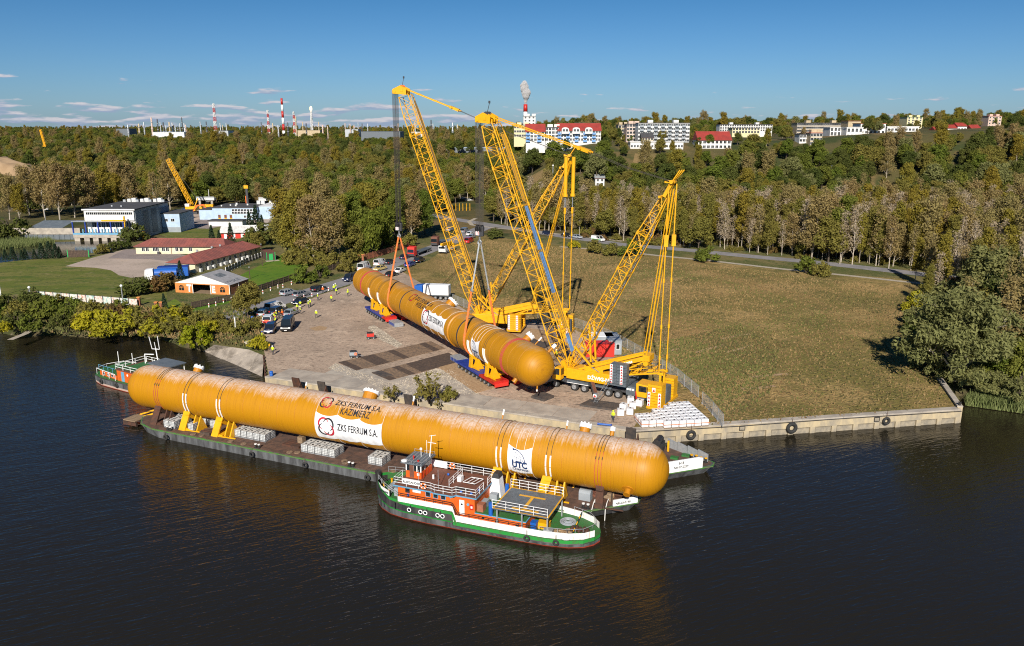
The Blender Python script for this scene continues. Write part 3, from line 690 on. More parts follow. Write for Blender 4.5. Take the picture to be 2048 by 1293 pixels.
def plant(key,p,sc,label,cat='tree',group=None,name=None,sq=1.0,rz=None):
 tm,cm=KINDS[key][NT[0]%len(KINDS[key])];NT[0]+=1
 t=thing(name or(cat if cat in('tree','shrub')else cat.replace(' ','_')),label,cat,p,rnd.uniform(0,6.28)if rz is None else rz,group);t.scale=(sc,sc,sc*sq)
 link('trunk',tm,t);link('crown',cm,t);return t
def G(u,v,y0=300):
 "first ground point seen at a photograph point on the hills"
 y=y0
 while y<4000:
  p=PY(u,v,y)
  if p.z<=T(p.x,p.y):return p
  y+=2
 return p
OPEN=[]
def keep(u0,v0,u1,v1,y):OPEN.append((u0,v0,u1,v1,y))
for b_ in[(1018,244,1206,274,452),(1240,243,1395,273,480),(1258,282,1378,301,425),(1393,262,1468,301,440),(1590,240,1725,262,560),(1648,250,1775,269,480),(1812,230,1850,248,700),(1775,252,1840,265,500),(1430,248,1550,266,700),(1870,254,1965,261,600),(1970,232,2010,250,760),(1578,262,1650,278,450),(1042,306,1150,346,400),(1262,298,1375,318,400),(1048,333,1084,352,G(1066,348).y),(895,288,1015,306,G(950,308).y),(300,258,372,272,1500),(0,316,62,360,640),(20,345,60,400,600),(1185,345,1215,372,G(1200,375).y),(170,395,345,470,300),(395,395,555,446,345),(345,312,420,445,372),(380,395,530,430,380),(485,368,505,410,370),(640,262,790,273,1400),(905,395,965,435,420),(590,372,640,410,400)]:keep(*b_)
def blocked(x,y,z,h,r):
 u,vt=J(x,y,z+h);_,vb=J(x,y,z);du=r/y*FOC
 for u0,v0,u1,v1,yy in OPEN:
  if y<yy and u+du>u0 and u-du<u1 and vt<v1 and vb>v0:return True
 return False
grove=[('gold',590,520,1.08,'tall golden poplar, first of the grove right of the green guard hut'),('goldsparse',628,530,1.05,'pale-limbed autumn poplar with showing branches in the front of the grove'),('goldsparse',662,528,.98,'thin brown poplar with a bright leaning limb at the grove front'),('gold',572,498,1.05,'golden poplar at the back left of the grove'),('gold',612,486,1.12,'golden poplar rising highest behind the grove front'),('greenpoplar',704,498,.98,'dark green poplar in the middle of the grove'),('weep',742,517,1.0,'drooping green birch over the fence beside the parked white van'),('greenpoplar',790,488,.88,'broad green poplar behind the hook of the left crane'),('gold',718,476,1.0,'golden poplar behind the drooping birch'),('goldsparse',824,484,.92,'brown thinning poplar near the red lorry'),('greenpoplar',850,470,.86,'dark green poplar at the right end of the grove'),('goldsparse',655,474,1.1,'tall brown poplar behind the middle of the grove'),('olive',770,462,1.25,'olive rounded tree at the back of the grove')]
grove+=[('gold',600,508,.9,'smaller golden poplar filling the left of the grove'),('goldsparse',640,512,.98,'brown poplar between the first two front trees of the grove'),('gold',680,508,.95,'golden poplar behind the leaning-limb tree'),('olive',575,516,1.05,'broad olive tree at the foot of the grove, left'),('green',725,505,1.1,'leafy green tree left of the drooping birch'),('olive',700,520,.9,'low olive tree before the drooping birch'),('weep',764,505,1.0,'second drooping green birch beside the red-brown fence'),('greenpoplar',800,474,.95,'green poplar right of the hook'),('gold',745,488,1.05,'golden poplar behind the drooping birches'),('olive',640,528,.75,'low olive tree under the pale-limbed poplar'),('green',835,478,.85,'leafy green tree behind the red lorry')]
for k,u,v,s,lab in grove:plant(k,P(u,v),s,lab,'tree','trees of the grove beside the road')
for k,u,v,s,lab in[('bush',607,566,1.5,'green bush at the end of the plank fence below the grove'),('bush',640,556,1.3,'second green bush below the grove front'),('olivebush',690,545,1.2,'olive bush behind the dark blue van'),('olive',497,640,.62,'small yellow-green tree beside the parked cars'),('yellowbush',515,700,1.0,'yellow-green bush at the left edge of the cobbled yard'),('olivebush',505,660,.9,'olive bush beside the blue barrel'),('thinbush',782,800,.75,'small twiggy bush growing on the quay'),('thinbush',858,808,1.35,'large twiggy bush growing on the quay'),('olivebush',900,800,.7,'low olive bush to the right of the large quay bush'),('darkbush',988,478,1.5,'round dark green bush at the field edge by the road bend'),('bush',1412,524,1.6,'green bush between path and road behind the rods'),('bush',1612,547,1.7,'wide green bush straddling the footpath'),('olivebush',1640,552,1.3,'olive bush touching the wide green path bush'),('olivebush',1190,507,1.5,'olive bush left end of the hedge by the field'),('olivebush',1225,512,1.4,'olive bush in the middle of the hedge by the field'),('bush',1262,513,1.8,'green bush right end of the hedge by the field'),('yellowbush',1150,497,1.0,'yellowish bush beside the field edge track')]:
 plant(k,P(u,v),s,lab,'tree' if k=='olive' else 'shrub',name='tree' if k=='olive' else 'bush')
plant('limebush',P(395,692,1.4),1.0,'bright lime yellow bush overhanging the water beside the stone slipway','shrub',name='bush')
bankspec=[('darkbush',20,628,1.5),('darkbush',60,612,1.5),('darkbush',30,655,1.2),('bush',85,640,1.3),('darkbush',120,655,1.0),('bush',100,622,1.1),('bush',150,628,1.1),('olivebush',120,615,.9),('olivebush',165,650,1.0),('bush',135,642,.9),('yellowbush',190,660,1.4),('yellowbush',212,672,1.2),('olivebush',180,635,1.1),('yellowbush',240,668,1.3),('yellowbush',262,655,1.1),('russetbush',228,640,1.1),('olivebush',285,662,1.1),('yellowbush',300,672,.9),('russetbush',300,650,.8),('olivebush',325,655,1.1),('yellowbush',345,652,1.1),('olivebush',365,640,1.0),('olivebush',350,668,1.0),('bush',240,625,.9),('yellowbush',420,668,.9),('olivebush',435,650,.8),('olivebush',455,665,.8),('yellowbush',5,668,.8),('olivebush',480,672,.8),('bush',60,660,.9),('olivebush',40,640,1.2),('yellowbush',205,645,1.0),('bush',-30,640,1.8),('darkbush',-60,620,1.8),('olivebush',270,640,.9),('yellowbush',320,640,.9),('olivebush',398,652,.9)]
BL={'darkbush':'dark green bush on the bank below the lawn, at the left edge','bush':'fresh green bush on the bank below the painted fence','olivebush':'olive bush on the river bank below the tent','yellowbush':'yellow autumn bush on the river bank','russetbush':'reddish brown bush among the yellow bank bushes'}
for k,u,v,s in bankspec:plant(k,P(u,v,2.1),s*(1.0 if k=='darkbush' else 1.15),BL[k],'shrub',k.replace('bush','')+' bushes of the left bank','bush')
for k,u,v,s,lab in[('darkbush',262,592,1.6,'dark hedge bush left of the tent by the lawn lamp'),('darkbush',285,588,1.5,'dark hedge bush behind the first one left of the tent'),('russetbush',305,585,1.5,'reddish hedge bush left of the tent'),('russetbush',325,580,1.5,'reddish hedge bush beside the tanker truck'),('russetbush',345,575,1.4,'reddish hedge bush between tent and tanker truck'),('spruce',362,560,.55,'small spruce at the corner of the long wing'),('spruce',330,622,.42,'small grey spruce in front of the tent'),('darkbush',268,483,2.2,'large dark bush at the corner of the pump house'),('darkbush',245,498,1.3,'dark bush on the pond edge'),('darkbush',225,502,1.2,'lower dark bush on the pond edge'),('olivebush',205,508,1.1,'olive bush beside the brown board'),('darkbush',520,490,2.6,'wide clipped dark green tree above the red roof'),('spruce',513,458,1.0,'dark spruce in front of the blue hall'),('spruce',500,462,.8,'smaller spruce in front of the blue hall'),('spruce',525,464,.7,'third spruce beside the blue hall'),('spruce',425,492,.75,'dark spruce behind the red roof'),('spruce',440,494,.6,'narrow spruce beside the white tent roof'),('spruce',463,490,.8,'narrow pointed spruce in front of the white tent roof'),('spruce',545,490,.65,'spruce near the green shed'),('olive',515,505,.5,'light green small tree at the end of the red roof'),('darkbush',30,478,3.0,'big dark bush beyond the pond'),('darkbush',5,482,2.6,'second dark bush beyond the pond'),('darkbush',60,425,3.2,'dark green bush mass below the tall brown trees')]:
 plant(k,P(u,v),s,lab,'tree' if k in('spruce','olive')else 'shrub',name='spruce_tree' if k=='spruce' else 'tree' if k=='olive' else 'bush')
for i,(u,v,s)in enumerate([(12,523,.5),(27,522,.6),(45,521,.45),(52,520,.5),(70,519,.45),(85,518,.7),(100,517,.75),(113,517,.65),(120,516,.5),(-20,523,.6)]):
 plant('spruce',P(u,v),s*1.0,'small spruce in the row between lawn and pond','tree','small spruces along the pond','spruce_tree',sq=.75)
for k,u,v,s in[('birch',1850,575,.8),('goldbirch',1880,590,.9),('bare',1905,580,.9),('olivebirch',1935,598,.85),('goldbirch',1960,585,.95),('birch',1985,605,.95),('goldbirch',2010,590,1.0),('bare',2035,612,1.0),('birch',1920,612,.8),('olivebirch',2000,628,.9),('goldbirch',2045,640,.95),('bare',1870,602,.7),('birch',2055,600,1.0),('goldbirch',1830,566,.7)]:
 plant(k,P(u,v),s,{'birch':'thin brown birch on the near side of the road end, above the willow','goldbirch':'golden birch on the near side of the road end, above the willow','bare':'bare pale birch on the near side of the road end, above the willow','olivebirch':'olive birch on the near side of the road end, above the willow'}[k],'tree',k+'es above the willow thicket','birch_tree')
for u,v,s in[(585,528,1.5),(612,534,1.3),(650,534,1.3),(672,534,1.5),(700,528,1.4),(722,518,1.2),(600,520,1.5),(640,522,1.6),(775,502,1.5),(800,496,1.5),(820,492,1.4)]:plant('olivebush',P(u,v),s,'olive bush at the foot of the grove','shrub','bushes at the foot of the grove','bush')
for u,v,s,k in[(1850,735,.9,'willowbush'),(1880,755,.85,'willowbush'),(1935,770,.9,'willowbush'),(1975,760,1.0,'willowbush'),(2010,745,1.1,'willowbush'),(1845,700,1.0,'willowbush'),(1835,650,1.0,'willowbush'),(1870,650,1.3,'willowbush'),(1900,660,1.4,'willowbush'),(1940,690,1.5,'willowbush'),(1985,700,1.5,'willowbush'),(2040,720,1.5,'willowbush'),(1850,605,1.2,'willowbush'),(1890,610,1.4,'willowbush'),(1930,630,1.5,'willowbush'),(1980,640,1.6,'willowbush'),(2030,650,1.6,'willowbush'),(1985,782,.8,'willowbush'),(2035,795,.8,'willowbush'),(1868,580,1.3,'olivebush'),(1910,585,1.5,'russetbush'),(1960,600,1.6,'olivebush'),(2010,610,1.6,'olivebush')]:
 plant(k,P(u,v),s,{'willowbush':'grey-green willow bush of the thicket on the right shore','olivebush':'olive bush at the back of the right shore thicket','russetbush':'reddish bush at the back of the right shore thicket'}[k],'shrub',k+'es of the right shore','bush')
for k,u,v,s,lab in[('willow',1905,762,.95,'huge grey-green willow leaning over the far end of the field'),('willow',2030,690,.85,'grey-green willow behind the biggest one, cut by the right picture edge'),('paleleaf',1960,628,1.15,'pale green tree behind the big willow'),('olivebirch',1850,610,.55,'yellowish young tree beside the willow shadow'),('yellowbush',1835,625,1.5,'yellow bush at the field edge before the willow'),('green',2040,778,.62,'fresh green rounded tree at the right edge above the reeds'),('green',1995,770,.5,'low green tree above the reeds'),('bush',1960,770,1.1,'green bush below the big willow'),('dark',2075,740,.9,'dark tree at the right picture edge'),('darkbush',1860,700,1.8,'dark bush in the willow shade'),('darkbush',1838,668,1.5,'dark bush at the shaded field edge')]:
 plant(k,P(u,v),s,lab,'shrub' if 'bush' in k else 'tree',name='bush' if 'bush' in k else 'tree')
def reeds(name,px,n,h,seed,m='leaf_reed',z=0.1):
 rs=np.random.RandomState(seed);poly=[P(u,v,z)for u,v in px];a,b,c,d=[np.array(p)for p in poly]
 f=rs.random((n,2));p=(a*(1-f[:,:1])+b*f[:,:1])*(1-f[:,1:])+(d*(1-f[:,:1])+c*f[:,:1])*f[:,1:]
 t=np.stack([rs.normal(size=n)*.22,rs.normal(size=n)*.22,np.ones(n)],1);hh=h*(.6+.7*rs.random((n,1)));az=rs.random(n)*6.28;w_=np.stack([np.cos(az),np.sin(az),az*0],1)*.09
 V=np.stack([p-w_,p+w_,p+t*hh+w_*.2,p+t*hh-w_*.2],1)
 return kind(link(name,np_mesh(name,V,rs.random(n),[M[m]])),'stuff')
reeds('reeds',[(1930,812),(2120,838),(2120,800),(1950,795)],9000,1.5,5)
reeds('reeds',[(0,500),(-120,505),(-100,480),(80,480)],2500,1.8,6,z=2.2)
reeds('reeds',[(0,500),(110,489),(100,482),(0,488)],2500,1.6,7,z=2.2)
wood_lab={'birch':'thin brown autumn birch in the wood behind the road','bare':'almost leafless pale birch in the wood behind the road','goldbirch':'golden leafed birch in the wood behind the road','olivebirch':'olive green birch in the wood behind the road','dark':'dark green rounded tree on the slope below the town','green':'mid green rounded tree on the slope below the town','olive':'olive rounded tree on the slope below the town','gold':'golden poplar of the left forest edge','goldsparse':'tall thinning brown poplar of the left forest edge','paleleaf':'silvery green tree on the slope below the town'}
rw=random.Random(21);pts_=[]
def far_ok(x,y,dmin):
 for a,b in pts_:
  if abs(a-x)<dmin and abs(b-y)<dmin and math.hypot(a-x,b-y)<dmin:return False
 return True
roadL=[P(*q)for q in[(780,417),(860,431),(940,444),(1010,455),(1120,472),(1240,489),(1380,501),(1500,513),(1640,526),(1820,546),(1960,562),(2150,584)]]
def road_y(x):
 for a,b in zip(roadL,roadL[1:]):
  if a.x<=x<=b.x:return a.y+(b.y-a.y)*(x-a.x)/(b.x-a.x)
 return 400 if x<roadL[0].x else roadL[-1].y
n_=0;tries=0
plant('greenpoplar',P(1690,505),.95,'lone bright green tree standing out in the brown wood','tree');plant('green',P(1672,512),1.15,'green leafy tree left of the bright one in the wood','tree')
pts_+=[(P(1690,505).x,P(1690,505).y),(P(1672,512).x,P(1672,512).y)]
while n_<128 and tries<9000:
 tries+=1;y=rw.uniform(215,335);x=rw.uniform(-8,215);a=x/y
 if a>.69 or y<road_y(x)+7+(3 if x<40 else 0)or not far_ok(x,y,5.2):continue
 z=T(x,y);s=rw.uniform(.78,1.12)*(1 if y<300 else .9)
 if blocked(x,y,z,17*s,3):continue
 k=rw.choice(('birch','birch','bare','goldbirch','goldbirch','olivebirch','birch'))
 pts_.append((x,y));n_+=1;plant(k,(x,y,z),s,wood_lab[k],'tree',k+' trees of the wood behind the road','birch_tree')
n2=0;tries=0
while n2<78 and tries<9000:
 tries+=1;y=rw.uniform(335,425);a=rw.uniform(-.04,.68);x=a*y
 if not far_ok(x,y,8.5):continue
 z=T(x,y);s=rw.uniform(.7,1.15)
 if blocked(x,y,z,13*s,5):continue
 k=rw.choice(('dark','dark','green','olive','dark','green','paleleaf')if a>.05 else('green','olive','dark','birch'))
 pts_.append((x,y));n2+=1;plant(k,(x,y,z),s,wood_lab[k],'tree',k+' trees on the slope')
n3=0;tries=0
for u,v,s,k in[(60,432,1.15,'goldsparse'),(90,436,1.2,'goldsparse'),(120,440,1.25,'goldsparse'),(150,436,1.2,'goldsparse'),(180,432,1.1,'goldsparse'),(240,410,1.15,'goldsparse'),(262,408,1.1,'goldsparse'),(105,428,1.2,'gold'),(40,440,.8,'gold'),(20,440,1.0,'goldsparse')]:
 p=P(u,v);pts_.append((p.x,p.y));plant(k,p,s,wood_lab[k],'tree',k+' poplars of the left forest edge')
while n3<62 and tries<9000:
 tries+=1;y=rw.uniform(345,470);a=rw.uniform(-.68,-.03);x=a*y
 if y<400 and(-.42<a<-.26):continue
 if y<road_y(x)+8 and x>-60:continue
 if not far_ok(x,y,9):continue
 z=T(x,y);s=rw.uniform(.8,1.25)
 if blocked(x,y,z,14*s,5):continue
 k=rw.choice(('dark','green','olive','goldsparse','dark','gold','birch'))
 LF={'dark':'dark green rounded tree of the left forest','green':'mid green rounded tree of the left forest','olive':'olive rounded tree of the left forest','birch':'thin brown birch of the left forest','gold':wood_lab['gold'],'goldsparse':wood_lab['goldsparse']}
 pts_.append((x,y));n3+=1;plant(k,(x,y,z),s,LF[k],'tree',k+(' poplars of the left forest edge' if k in('gold','goldsparse')else ' trees of the left forest'))
def woodland(name,n_near,n_mid,n_far,seed):
 col=bpy.data.collections.new('woodland_kinds');order=['dark','green','olive','birch','bare','goldbirch','olivebirch','gold','paleleaf','spruce','bush','olivebush','russetbush','goldsparse'];idx={};c_=0
 for k in order:
  for tm,cm in KINDS[k]:
   bm=bmesh.new();bm.from_mesh(cm);n0=len(bm.faces);bm.from_mesh(tm)
   for f in list(bm.faces)[n0:]:f.material_index=1
   me=bpy.data.meshes.new('tree');bm.to_mesh(me);bm.free();me.materials.append(cm.materials[0]);me.materials.append(tm.materials[0])
   o=bpy.data.objects.new('wood_%03d'%c_,me);col.objects.link(o);idx.setdefault(k,[]).append(c_);c_+=1
 rs=random.Random(seed);pts,sc,rot,ix=[],[],[],[];cell={}
 def free(x,y,d):
  i,j=int(x//d),int(y//d)
  for a in(-1,0,1):
   for b in(-1,0,1):
    for p in cell.get((i+a,j+b),()):
     if math.hypot(p[0]-x,p[1]-y)<d:return False
  cell.setdefault((i,j),[]).append((x,y));return True
 def put(x,y,k,s,h=13,r=4):
  z=T(x,y)
  if blocked(x,y,z,h*s,r):return
  pts.append((x,y,z-.2));sc.append(s);rot.append(rs.uniform(0,6.28));ix.append(rs.choice(idx[k]))
 def mixed(a,y):
  q=math.sin(a*23+y*.021)+math.sin(a*41-y*.013)+rs.uniform(-1.2,1.2)
  return rs.choice(('dark','dark','green')if q<-.5 else('dark','green','olive','olive')if q<.7 else('olive','gold','paleleaf','green','goldsparse'))
 for i in range(n_near):
  y=rs.uniform(215,345);x=rs.uniform(-6,.72*y)
  if y<road_y(x)+4.5+2.5*math.sin(x*.11)+2*math.sin(x*.37)or not free(x,y,2.3):continue
  k=rs.choice(('birch','bare','bare','goldbirch','olivebirch','bare','russetbush','olivebush','olivebush','goldsparse','olive'))
  bushy='bush' in k;put(x,y,k,rs.uniform(.55,1.15)*(1.0 if bushy else .92),4 if bushy else 17,2.5)
 for i in range(420):
  y=rs.uniform(128,232);x=rs.uniform(80+max(0,y-190)*.9,200)
  if y>road_y(x)-7 or y<120+(x-70)*.1 or not free(x,y,3.2):continue
  if x/y<.62 and y>150:continue
  put(x,y,rs.choice(('olivebush','bush','birch','goldbirch','olive','paleleaf','dark')),rs.uniform(.7,1.1),5,2)
 cell.clear()
 for i in range(n_mid):
  y=335+665*rs.random()**1.25;a=rs.uniform(-.76,.76);x=a*y
  if x<0 and(y<road_y(x)+8 or(y<405 and-.45<a<-.2)):continue
  if not free(x,y,4.6+max(0,y-420)*.009):continue
  if a>0 and y<350:continue
  k=mixed(a,y);k=rs.choice(('birch','bare','olivebirch','goldbirch',k))if a>0 and y<362 else k
  put(x,y,k,rs.uniform(.62,1.1)*(1 if a<.03 else .85 if y<420 else .62))
 cell.clear()
 for i in range(n_far):
  y=1000+3200*rs.random()**1.3;a=rs.uniform(-.75,.75);x=a*y
  if free(x,y,9+y*.004):put(x,y,mixed(a,y),rs.uniform(.9,1.35))
 me=bpy.data.meshes.new(name);me.from_pydata(pts,[],[]);N_=len(pts)
 for nm,ty,dat in(('sc','FLOAT',sc),('rz','FLOAT',rot),('ix','INT',ix)):me.attributes.new(nm,ty,'POINT').data.foreach_set('value',dat)
 ng=bpy.data.node_groups.new(name,'GeometryNodeTree');ng.interface.new_socket('Geometry',in_out='INPUT',socket_type='NodeSocketGeometry');ng.interface.new_socket('Geometry',in_out='OUTPUT',socket_type='NodeSocketGeometry')
 n=ng.nodes;l=ng.links;gi=n.new('NodeGroupInput');go=n.new('NodeGroupOutput');io=n.new('GeometryNodeInstanceOnPoints');ci=n.new('GeometryNodeCollectionInfo');ci.inputs[0].default_value=col;ci.inputs['Separate Children'].default_value=True;ci.inputs['Reset Children'].default_value=True
 def at(nm,ty):q=n.new('GeometryNodeInputNamedAttribute');q.data_type=ty;q.inputs[0].default_value=nm;return q.outputs[0]
 l.new(gi.outputs[0],io.inputs['Points']);l.new(ci.outputs[0],io.inputs['Instance']);io.inputs['Pick Instance'].default_value=True;l.new(at('ix','INT'),io.inputs['Instance Index']);l.new(at('sc','FLOAT'),io.inputs['Scale'])
 cb=n.new('ShaderNodeCombineXYZ');l.new(at('rz','FLOAT'),cb.inputs[2]);er=n.new('FunctionNodeEulerToRotation');l.new(cb.outputs[0],er.inputs[0]);l.new(er.outputs[0],io.inputs['Rotation']);l.new(io.outputs[0],go.inputs[0])
 o=link(name,me);o.modifiers.new('trees','NODES').node_group=ng;return kind(o,'stuff')
woodland('woodland',3000,7500,9000,77)
def tank_mat(name,thr,soft,streak,white=(.42,.31,.23)):
 m=bpy.data.materials.new(name);m.use_nodes=True;nt=m.node_tree;n=nt.nodes;l=nt.links;b=n['Principled BSDF']
 b.inputs['Roughness'].default_value=.5;b.inputs['Specular IOR Level'].default_value=.35
 tc=n.new('ShaderNodeTexCoord');sp=n.new('ShaderNodeSeparateXYZ');l.new(tc.outputs['Object'],sp.inputs[0])
 def mth(op,a,b_=None):
  q=n.new('ShaderNodeMath');q.operation=op
  for i,v in enumerate((a,b_)):
   if v is None:continue
   if isinstance(v,(int,float)):q.inputs[i].default_value=v
   else:l.new(v,q.inputs[i])
  return q.outputs[0]
 ang=mth('ARCTAN2',sp.outputs[2],mth('MULTIPLY',sp.outputs[1],-1))
 def noise(sx,sa,det=3,rough=.6):
  cb=n.new('ShaderNodeCombineXYZ');l.new(mth('MULTIPLY',sp.outputs[0],sx),cb.inputs[0]);l.new(mth('MULTIPLY',ang,sa),cb.inputs[1])
  q=n.new('ShaderNodeTexNoise');q.inputs['Scale'].default_value=1;q.inputs['Detail'].default_value=det;q.inputs['Roughness'].default_value=rough;l.new(cb.outputs[0],q.inputs['Vector']);return q.outputs[0]
 zn=mth('DIVIDE',sp.outputs[2],3.14)
 v=mth('ADD',zn,mth('MULTIPLY',mth('SUBTRACT',noise(6.5,.5,4,.75),.5),streak))
 v=mth('ADD',v,mth('MULTIPLY',mth('SUBTRACT',noise(.22,.3,2),.5),.55))
 mr=n.new('ShaderNodeMapRange');mr.inputs[1].default_value=thr;mr.inputs[2].default_value=thr+soft;l.new(v,mr.inputs[0])
 spk=n.new('ShaderNodeTexNoise');spk.inputs['Scale'].default_value=3.2;spk.inputs['Detail'].default_value=5;spk.inputs['Roughness'].default_value=.7;l.new(tc.outputs['Object'],spk.inputs['Vector'])
 sm_=n.new('ShaderNodeMapRange');sm_.inputs[1].default_value=.38;sm_.inputs[2].default_value=.56;sm_.inputs[3].default_value=.35;sm_.inputs[4].default_value=1;l.new(spk.outputs[0],sm_.inputs[0])
 dirt=mth('MULTIPLY',mr.outputs[0],sm_.outputs[0])
 base=n.new('ShaderNodeMix');base.data_type='RGBA';base.inputs[6].default_value=(.48,.215,.003,1);base.inputs[7].default_value=(.41,.178,.003,1);l.new(noise(7,.5,3),base.inputs[0])
 run=n.new('ShaderNodeMapRange');run.inputs[1].default_value=.52;run.inputs[2].default_value=.68;run.inputs[4].default_value=.45;l.new(noise(11,.45,3),run.inputs[0])
 rb=n.new('ShaderNodeMix');rb.data_type='RGBA';rb.inputs[7].default_value=(.25,.095,.006,1);l.new(run.outputs[0],rb.inputs[0]);l.new(base.outputs[2],rb.inputs[6])
 mx=n.new('ShaderNodeMix');mx.data_type='RGBA';mx.inputs[7].default_value=(*white,1);l.new(dirt,mx.inputs[0]);l.new(rb.outputs[2],mx.inputs[6]);l.new(mx.outputs[2],b.inputs['Base Color'])
 bp=n.new('ShaderNodeBump');bp.inputs['Distance'].default_value=.012;l.new(noise(4.5,.12,2),bp.inputs['Height']);l.new(bp.outputs[0],b.inputs['Normal'])
 M[name]=m
tank_mat('tank_weathered',.72,.26,.72,(.60,.47,.39))
tank_mat('tank_paint',.86,.3,.6,(.40,.30,.19))
defm('tank_plain',(.47,.19,.004),(.40,.155,.004),scale=1,rough=.5)
defm('print_black',(.015,.016,.022),rough=.6);defm('print_red',(.45,.012,.03),rough=.6);defm('print_blue',(.01,.035,.12),rough=.6)
defm('banner',(.80,.80,.81),(.72,.72,.74),scale=1,rough=.6)
defm('strap_dark',(.05,.04,.03),rough=.8);defm('strap_white',(.75,.73,.70),rough=.8);defm('strap_red',(.42,.05,.05),rough=.8)
def wrap_mesh(me,x0,phi,Rr,off):
 for v in me.vertices:
  a=R(phi)+v.co.y/Rr;q=Rr+off
  v.co=Vector((x0+v.co.x,-q*math.cos(a),q*math.sin(a)))
 return me
def wrap_text(txt,size,x0,x1,phi,Rr,m,parent,off=.05,bold=.0):
 me=text_mesh(txt,size,bold)
 xs_=[v.co.x for v in me.vertices];k=(x1-x0)/(max(xs_)-min(xs_));mn=min(xs_)
 for v in me.vertices:v.co.x=(v.co.x-mn)*k
 bm=bmesh.new();bm.from_mesh(me);bmesh.ops.triangulate(bm,faces=bm.faces);bm.to_mesh(me);bm.free()
 wrap_mesh(me,x0,phi,Rr,off);me.materials.clear();me.materials.append(m);return link('lettering',me,parent)
def petal_logo(s,x0,phi,Rr,parent,off=.05):
 for k,(a0,mk)in enumerate(((135,'print_red'),(45,'print_black'),(225,'print_black'),(315,'print_red'))):
  b=MB();cx,cy=.30*s*math.cos(R(a0)),.30*s*math.sin(R(a0));N=20;vs_=[]
  for i in range(N+1):
   f=i/N;a=R(a0-125+250*f);w_=s*.13*math.sin(math.pi*f)**.7+.004;ro=.44*s
   for q in(ro,ro-w_):vs_.append((cx+q*math.cos(a),cy+q*math.sin(a),k*.004))
  b.add(vs_,[(2*i,2*i+1,2*i+3,2*i+2)for i in range(N)])
  me=b.mesh('emblem_petal',M[mk])
  for v in me.vertices:
   aa=R(phi)+v.co.y/Rr;q=Rr+off+v.co.z;v.co=Vector((x0+v.co.x,-q*math.cos(aa),q*math.sin(aa)))
  link('emblem_petal',me,parent)
def globe_logo(s,x0,phi,Rr,parent,off):
 b=MB()
 def line(pts,w_):
  for p,q in zip(pts,pts[1:]):
   d=Vector((q[0]-p[0],q[1]-p[1]));nn=Vector((-d.y,d.x)).normalized()*w_/2
   b.add([(p[0]-nn.x,p[1]-nn.y,0),(p[0]+nn.x,p[1]+nn.y,0),(q[0]+nn.x,q[1]+nn.y,0),(q[0]-nn.x,q[1]-nn.y,0)],[(0,3,2,1)])
 line([(0,0),(0,s*1.05)],.11*s);line([(-.05*s,0),(s*1.0,0)],.07*s)
 line([(s*math.cos(R(a)),s*math.sin(R(a)))for a in range(-4,95,7)],.06*s)
 for q in(.35,.68):line([(s*q*math.cos(R(a)),s*math.sin(R(a))*.98)for a in range(0,91,10)],.022*s)
 for q in(.3,.6):line([(s*.95*math.cos(R(a))*(1-.1*q),s*q*math.sin(R(a))+.2*s*(1-math.cos(R(a))))for a in range(0,91,10)],.022*s)
 me=b.mesh('emblem_globe',M['print_blue']);wrap_mesh(me,x0,phi,Rr,off);return link('emblem_globe',me,parent)
def banner_sheet(name,label,root,x0,x1,top,bot,Rr,seed,group=None):
 "top(f), bot(f): edge angle in degrees along the length"
 t=thing(name,label,'banner',root['c'],root.rotation_euler.z,group);r=random.Random(seed)
 b=MB();nx,ny=44,20;vs_=[]
 for i in range(nx+1):
  f=i/nx
  for j in range(ny+1):
   g_=j/ny;a=R(bot(f)+(top(f)-bot(f))*g_)
   w_=.02*math.sin(f*21+math.sin(g_*7+f*5)*2+seed)*(1-g_)+.015*math.sin(f*55+g_*9)*(1-g_)
   q=Rr+.055+w_+.02;vs_.append((x0+(x1-x0)*f,-q*math.cos(a),q*math.sin(a)))
 b.add(vs_,[(i*(ny+1)+j,(i+1)*(ny+1)+j,(i+1)*(ny+1)+j+1,i*(ny+1)+j+1)for i in range(nx)for j in range(ny)])
 b.build('sheet',M['banner'],t,smooth=True)
 for f in(0,.33,.67,1):
  x=x0+(x1-x0)*f;b=MB();a0=top(f);b.tube([(x,-(Rr+.03)*math.cos(R(a)),(Rr+.03)*math.sin(R(a)))for a in np.linspace(a0,120,12)],.022,4);b.build('tie_rope',M['strap_white'],t)
  b=MB();a0=bot(f);b.tube([(x,-(Rr+.03)*math.cos(R(a)),(Rr+.03)*math.sin(R(a)))for a in np.linspace(a0,-70,8)],.022,4);b.build('tie_rope',M['strap_white'],t)
 return t
def make_tank(A,B,zc,Rr,mk,label):
 d=B-A;L=d.length
 root=thing('steel_column',label,'column',(A.x,A.y,zc),math.atan2(d.y,d.x));root['c']=(A.x,A.y,zc)
 b=MB();prof=[(Rr*math.cos(R(a)),-Rr*math.sin(R(a))*.96)for a in(90,87,84,80,75,70,60,50,40,30,20,10,0)];prof[0]=(.01,prof[0][1])
 prof+=[(Rr,L*i/20)for i in range(1,21)]+[(Rr*math.cos(R(a)),L+Rr*math.sin(R(a))*.96)for a in(10,20,30,40,50,60,70,75,80,84,87)]+[(.01,L+Rr*.96)]
 b.lathe(prof,72,ax=(1,0,0));b.build('shell',M[mk],root,smooth=True)
 me=None;n=26
 for i in range(n+1):
  if me is None:
   b=MB();tyre_ring(b,(0,0,0),(1,0,0),Rr,.028,56);me=b.mesh('weld_seam',M['tank_plain'])
  link('weld_seam',me,root,(L*i/n,0,0))
 return root,L
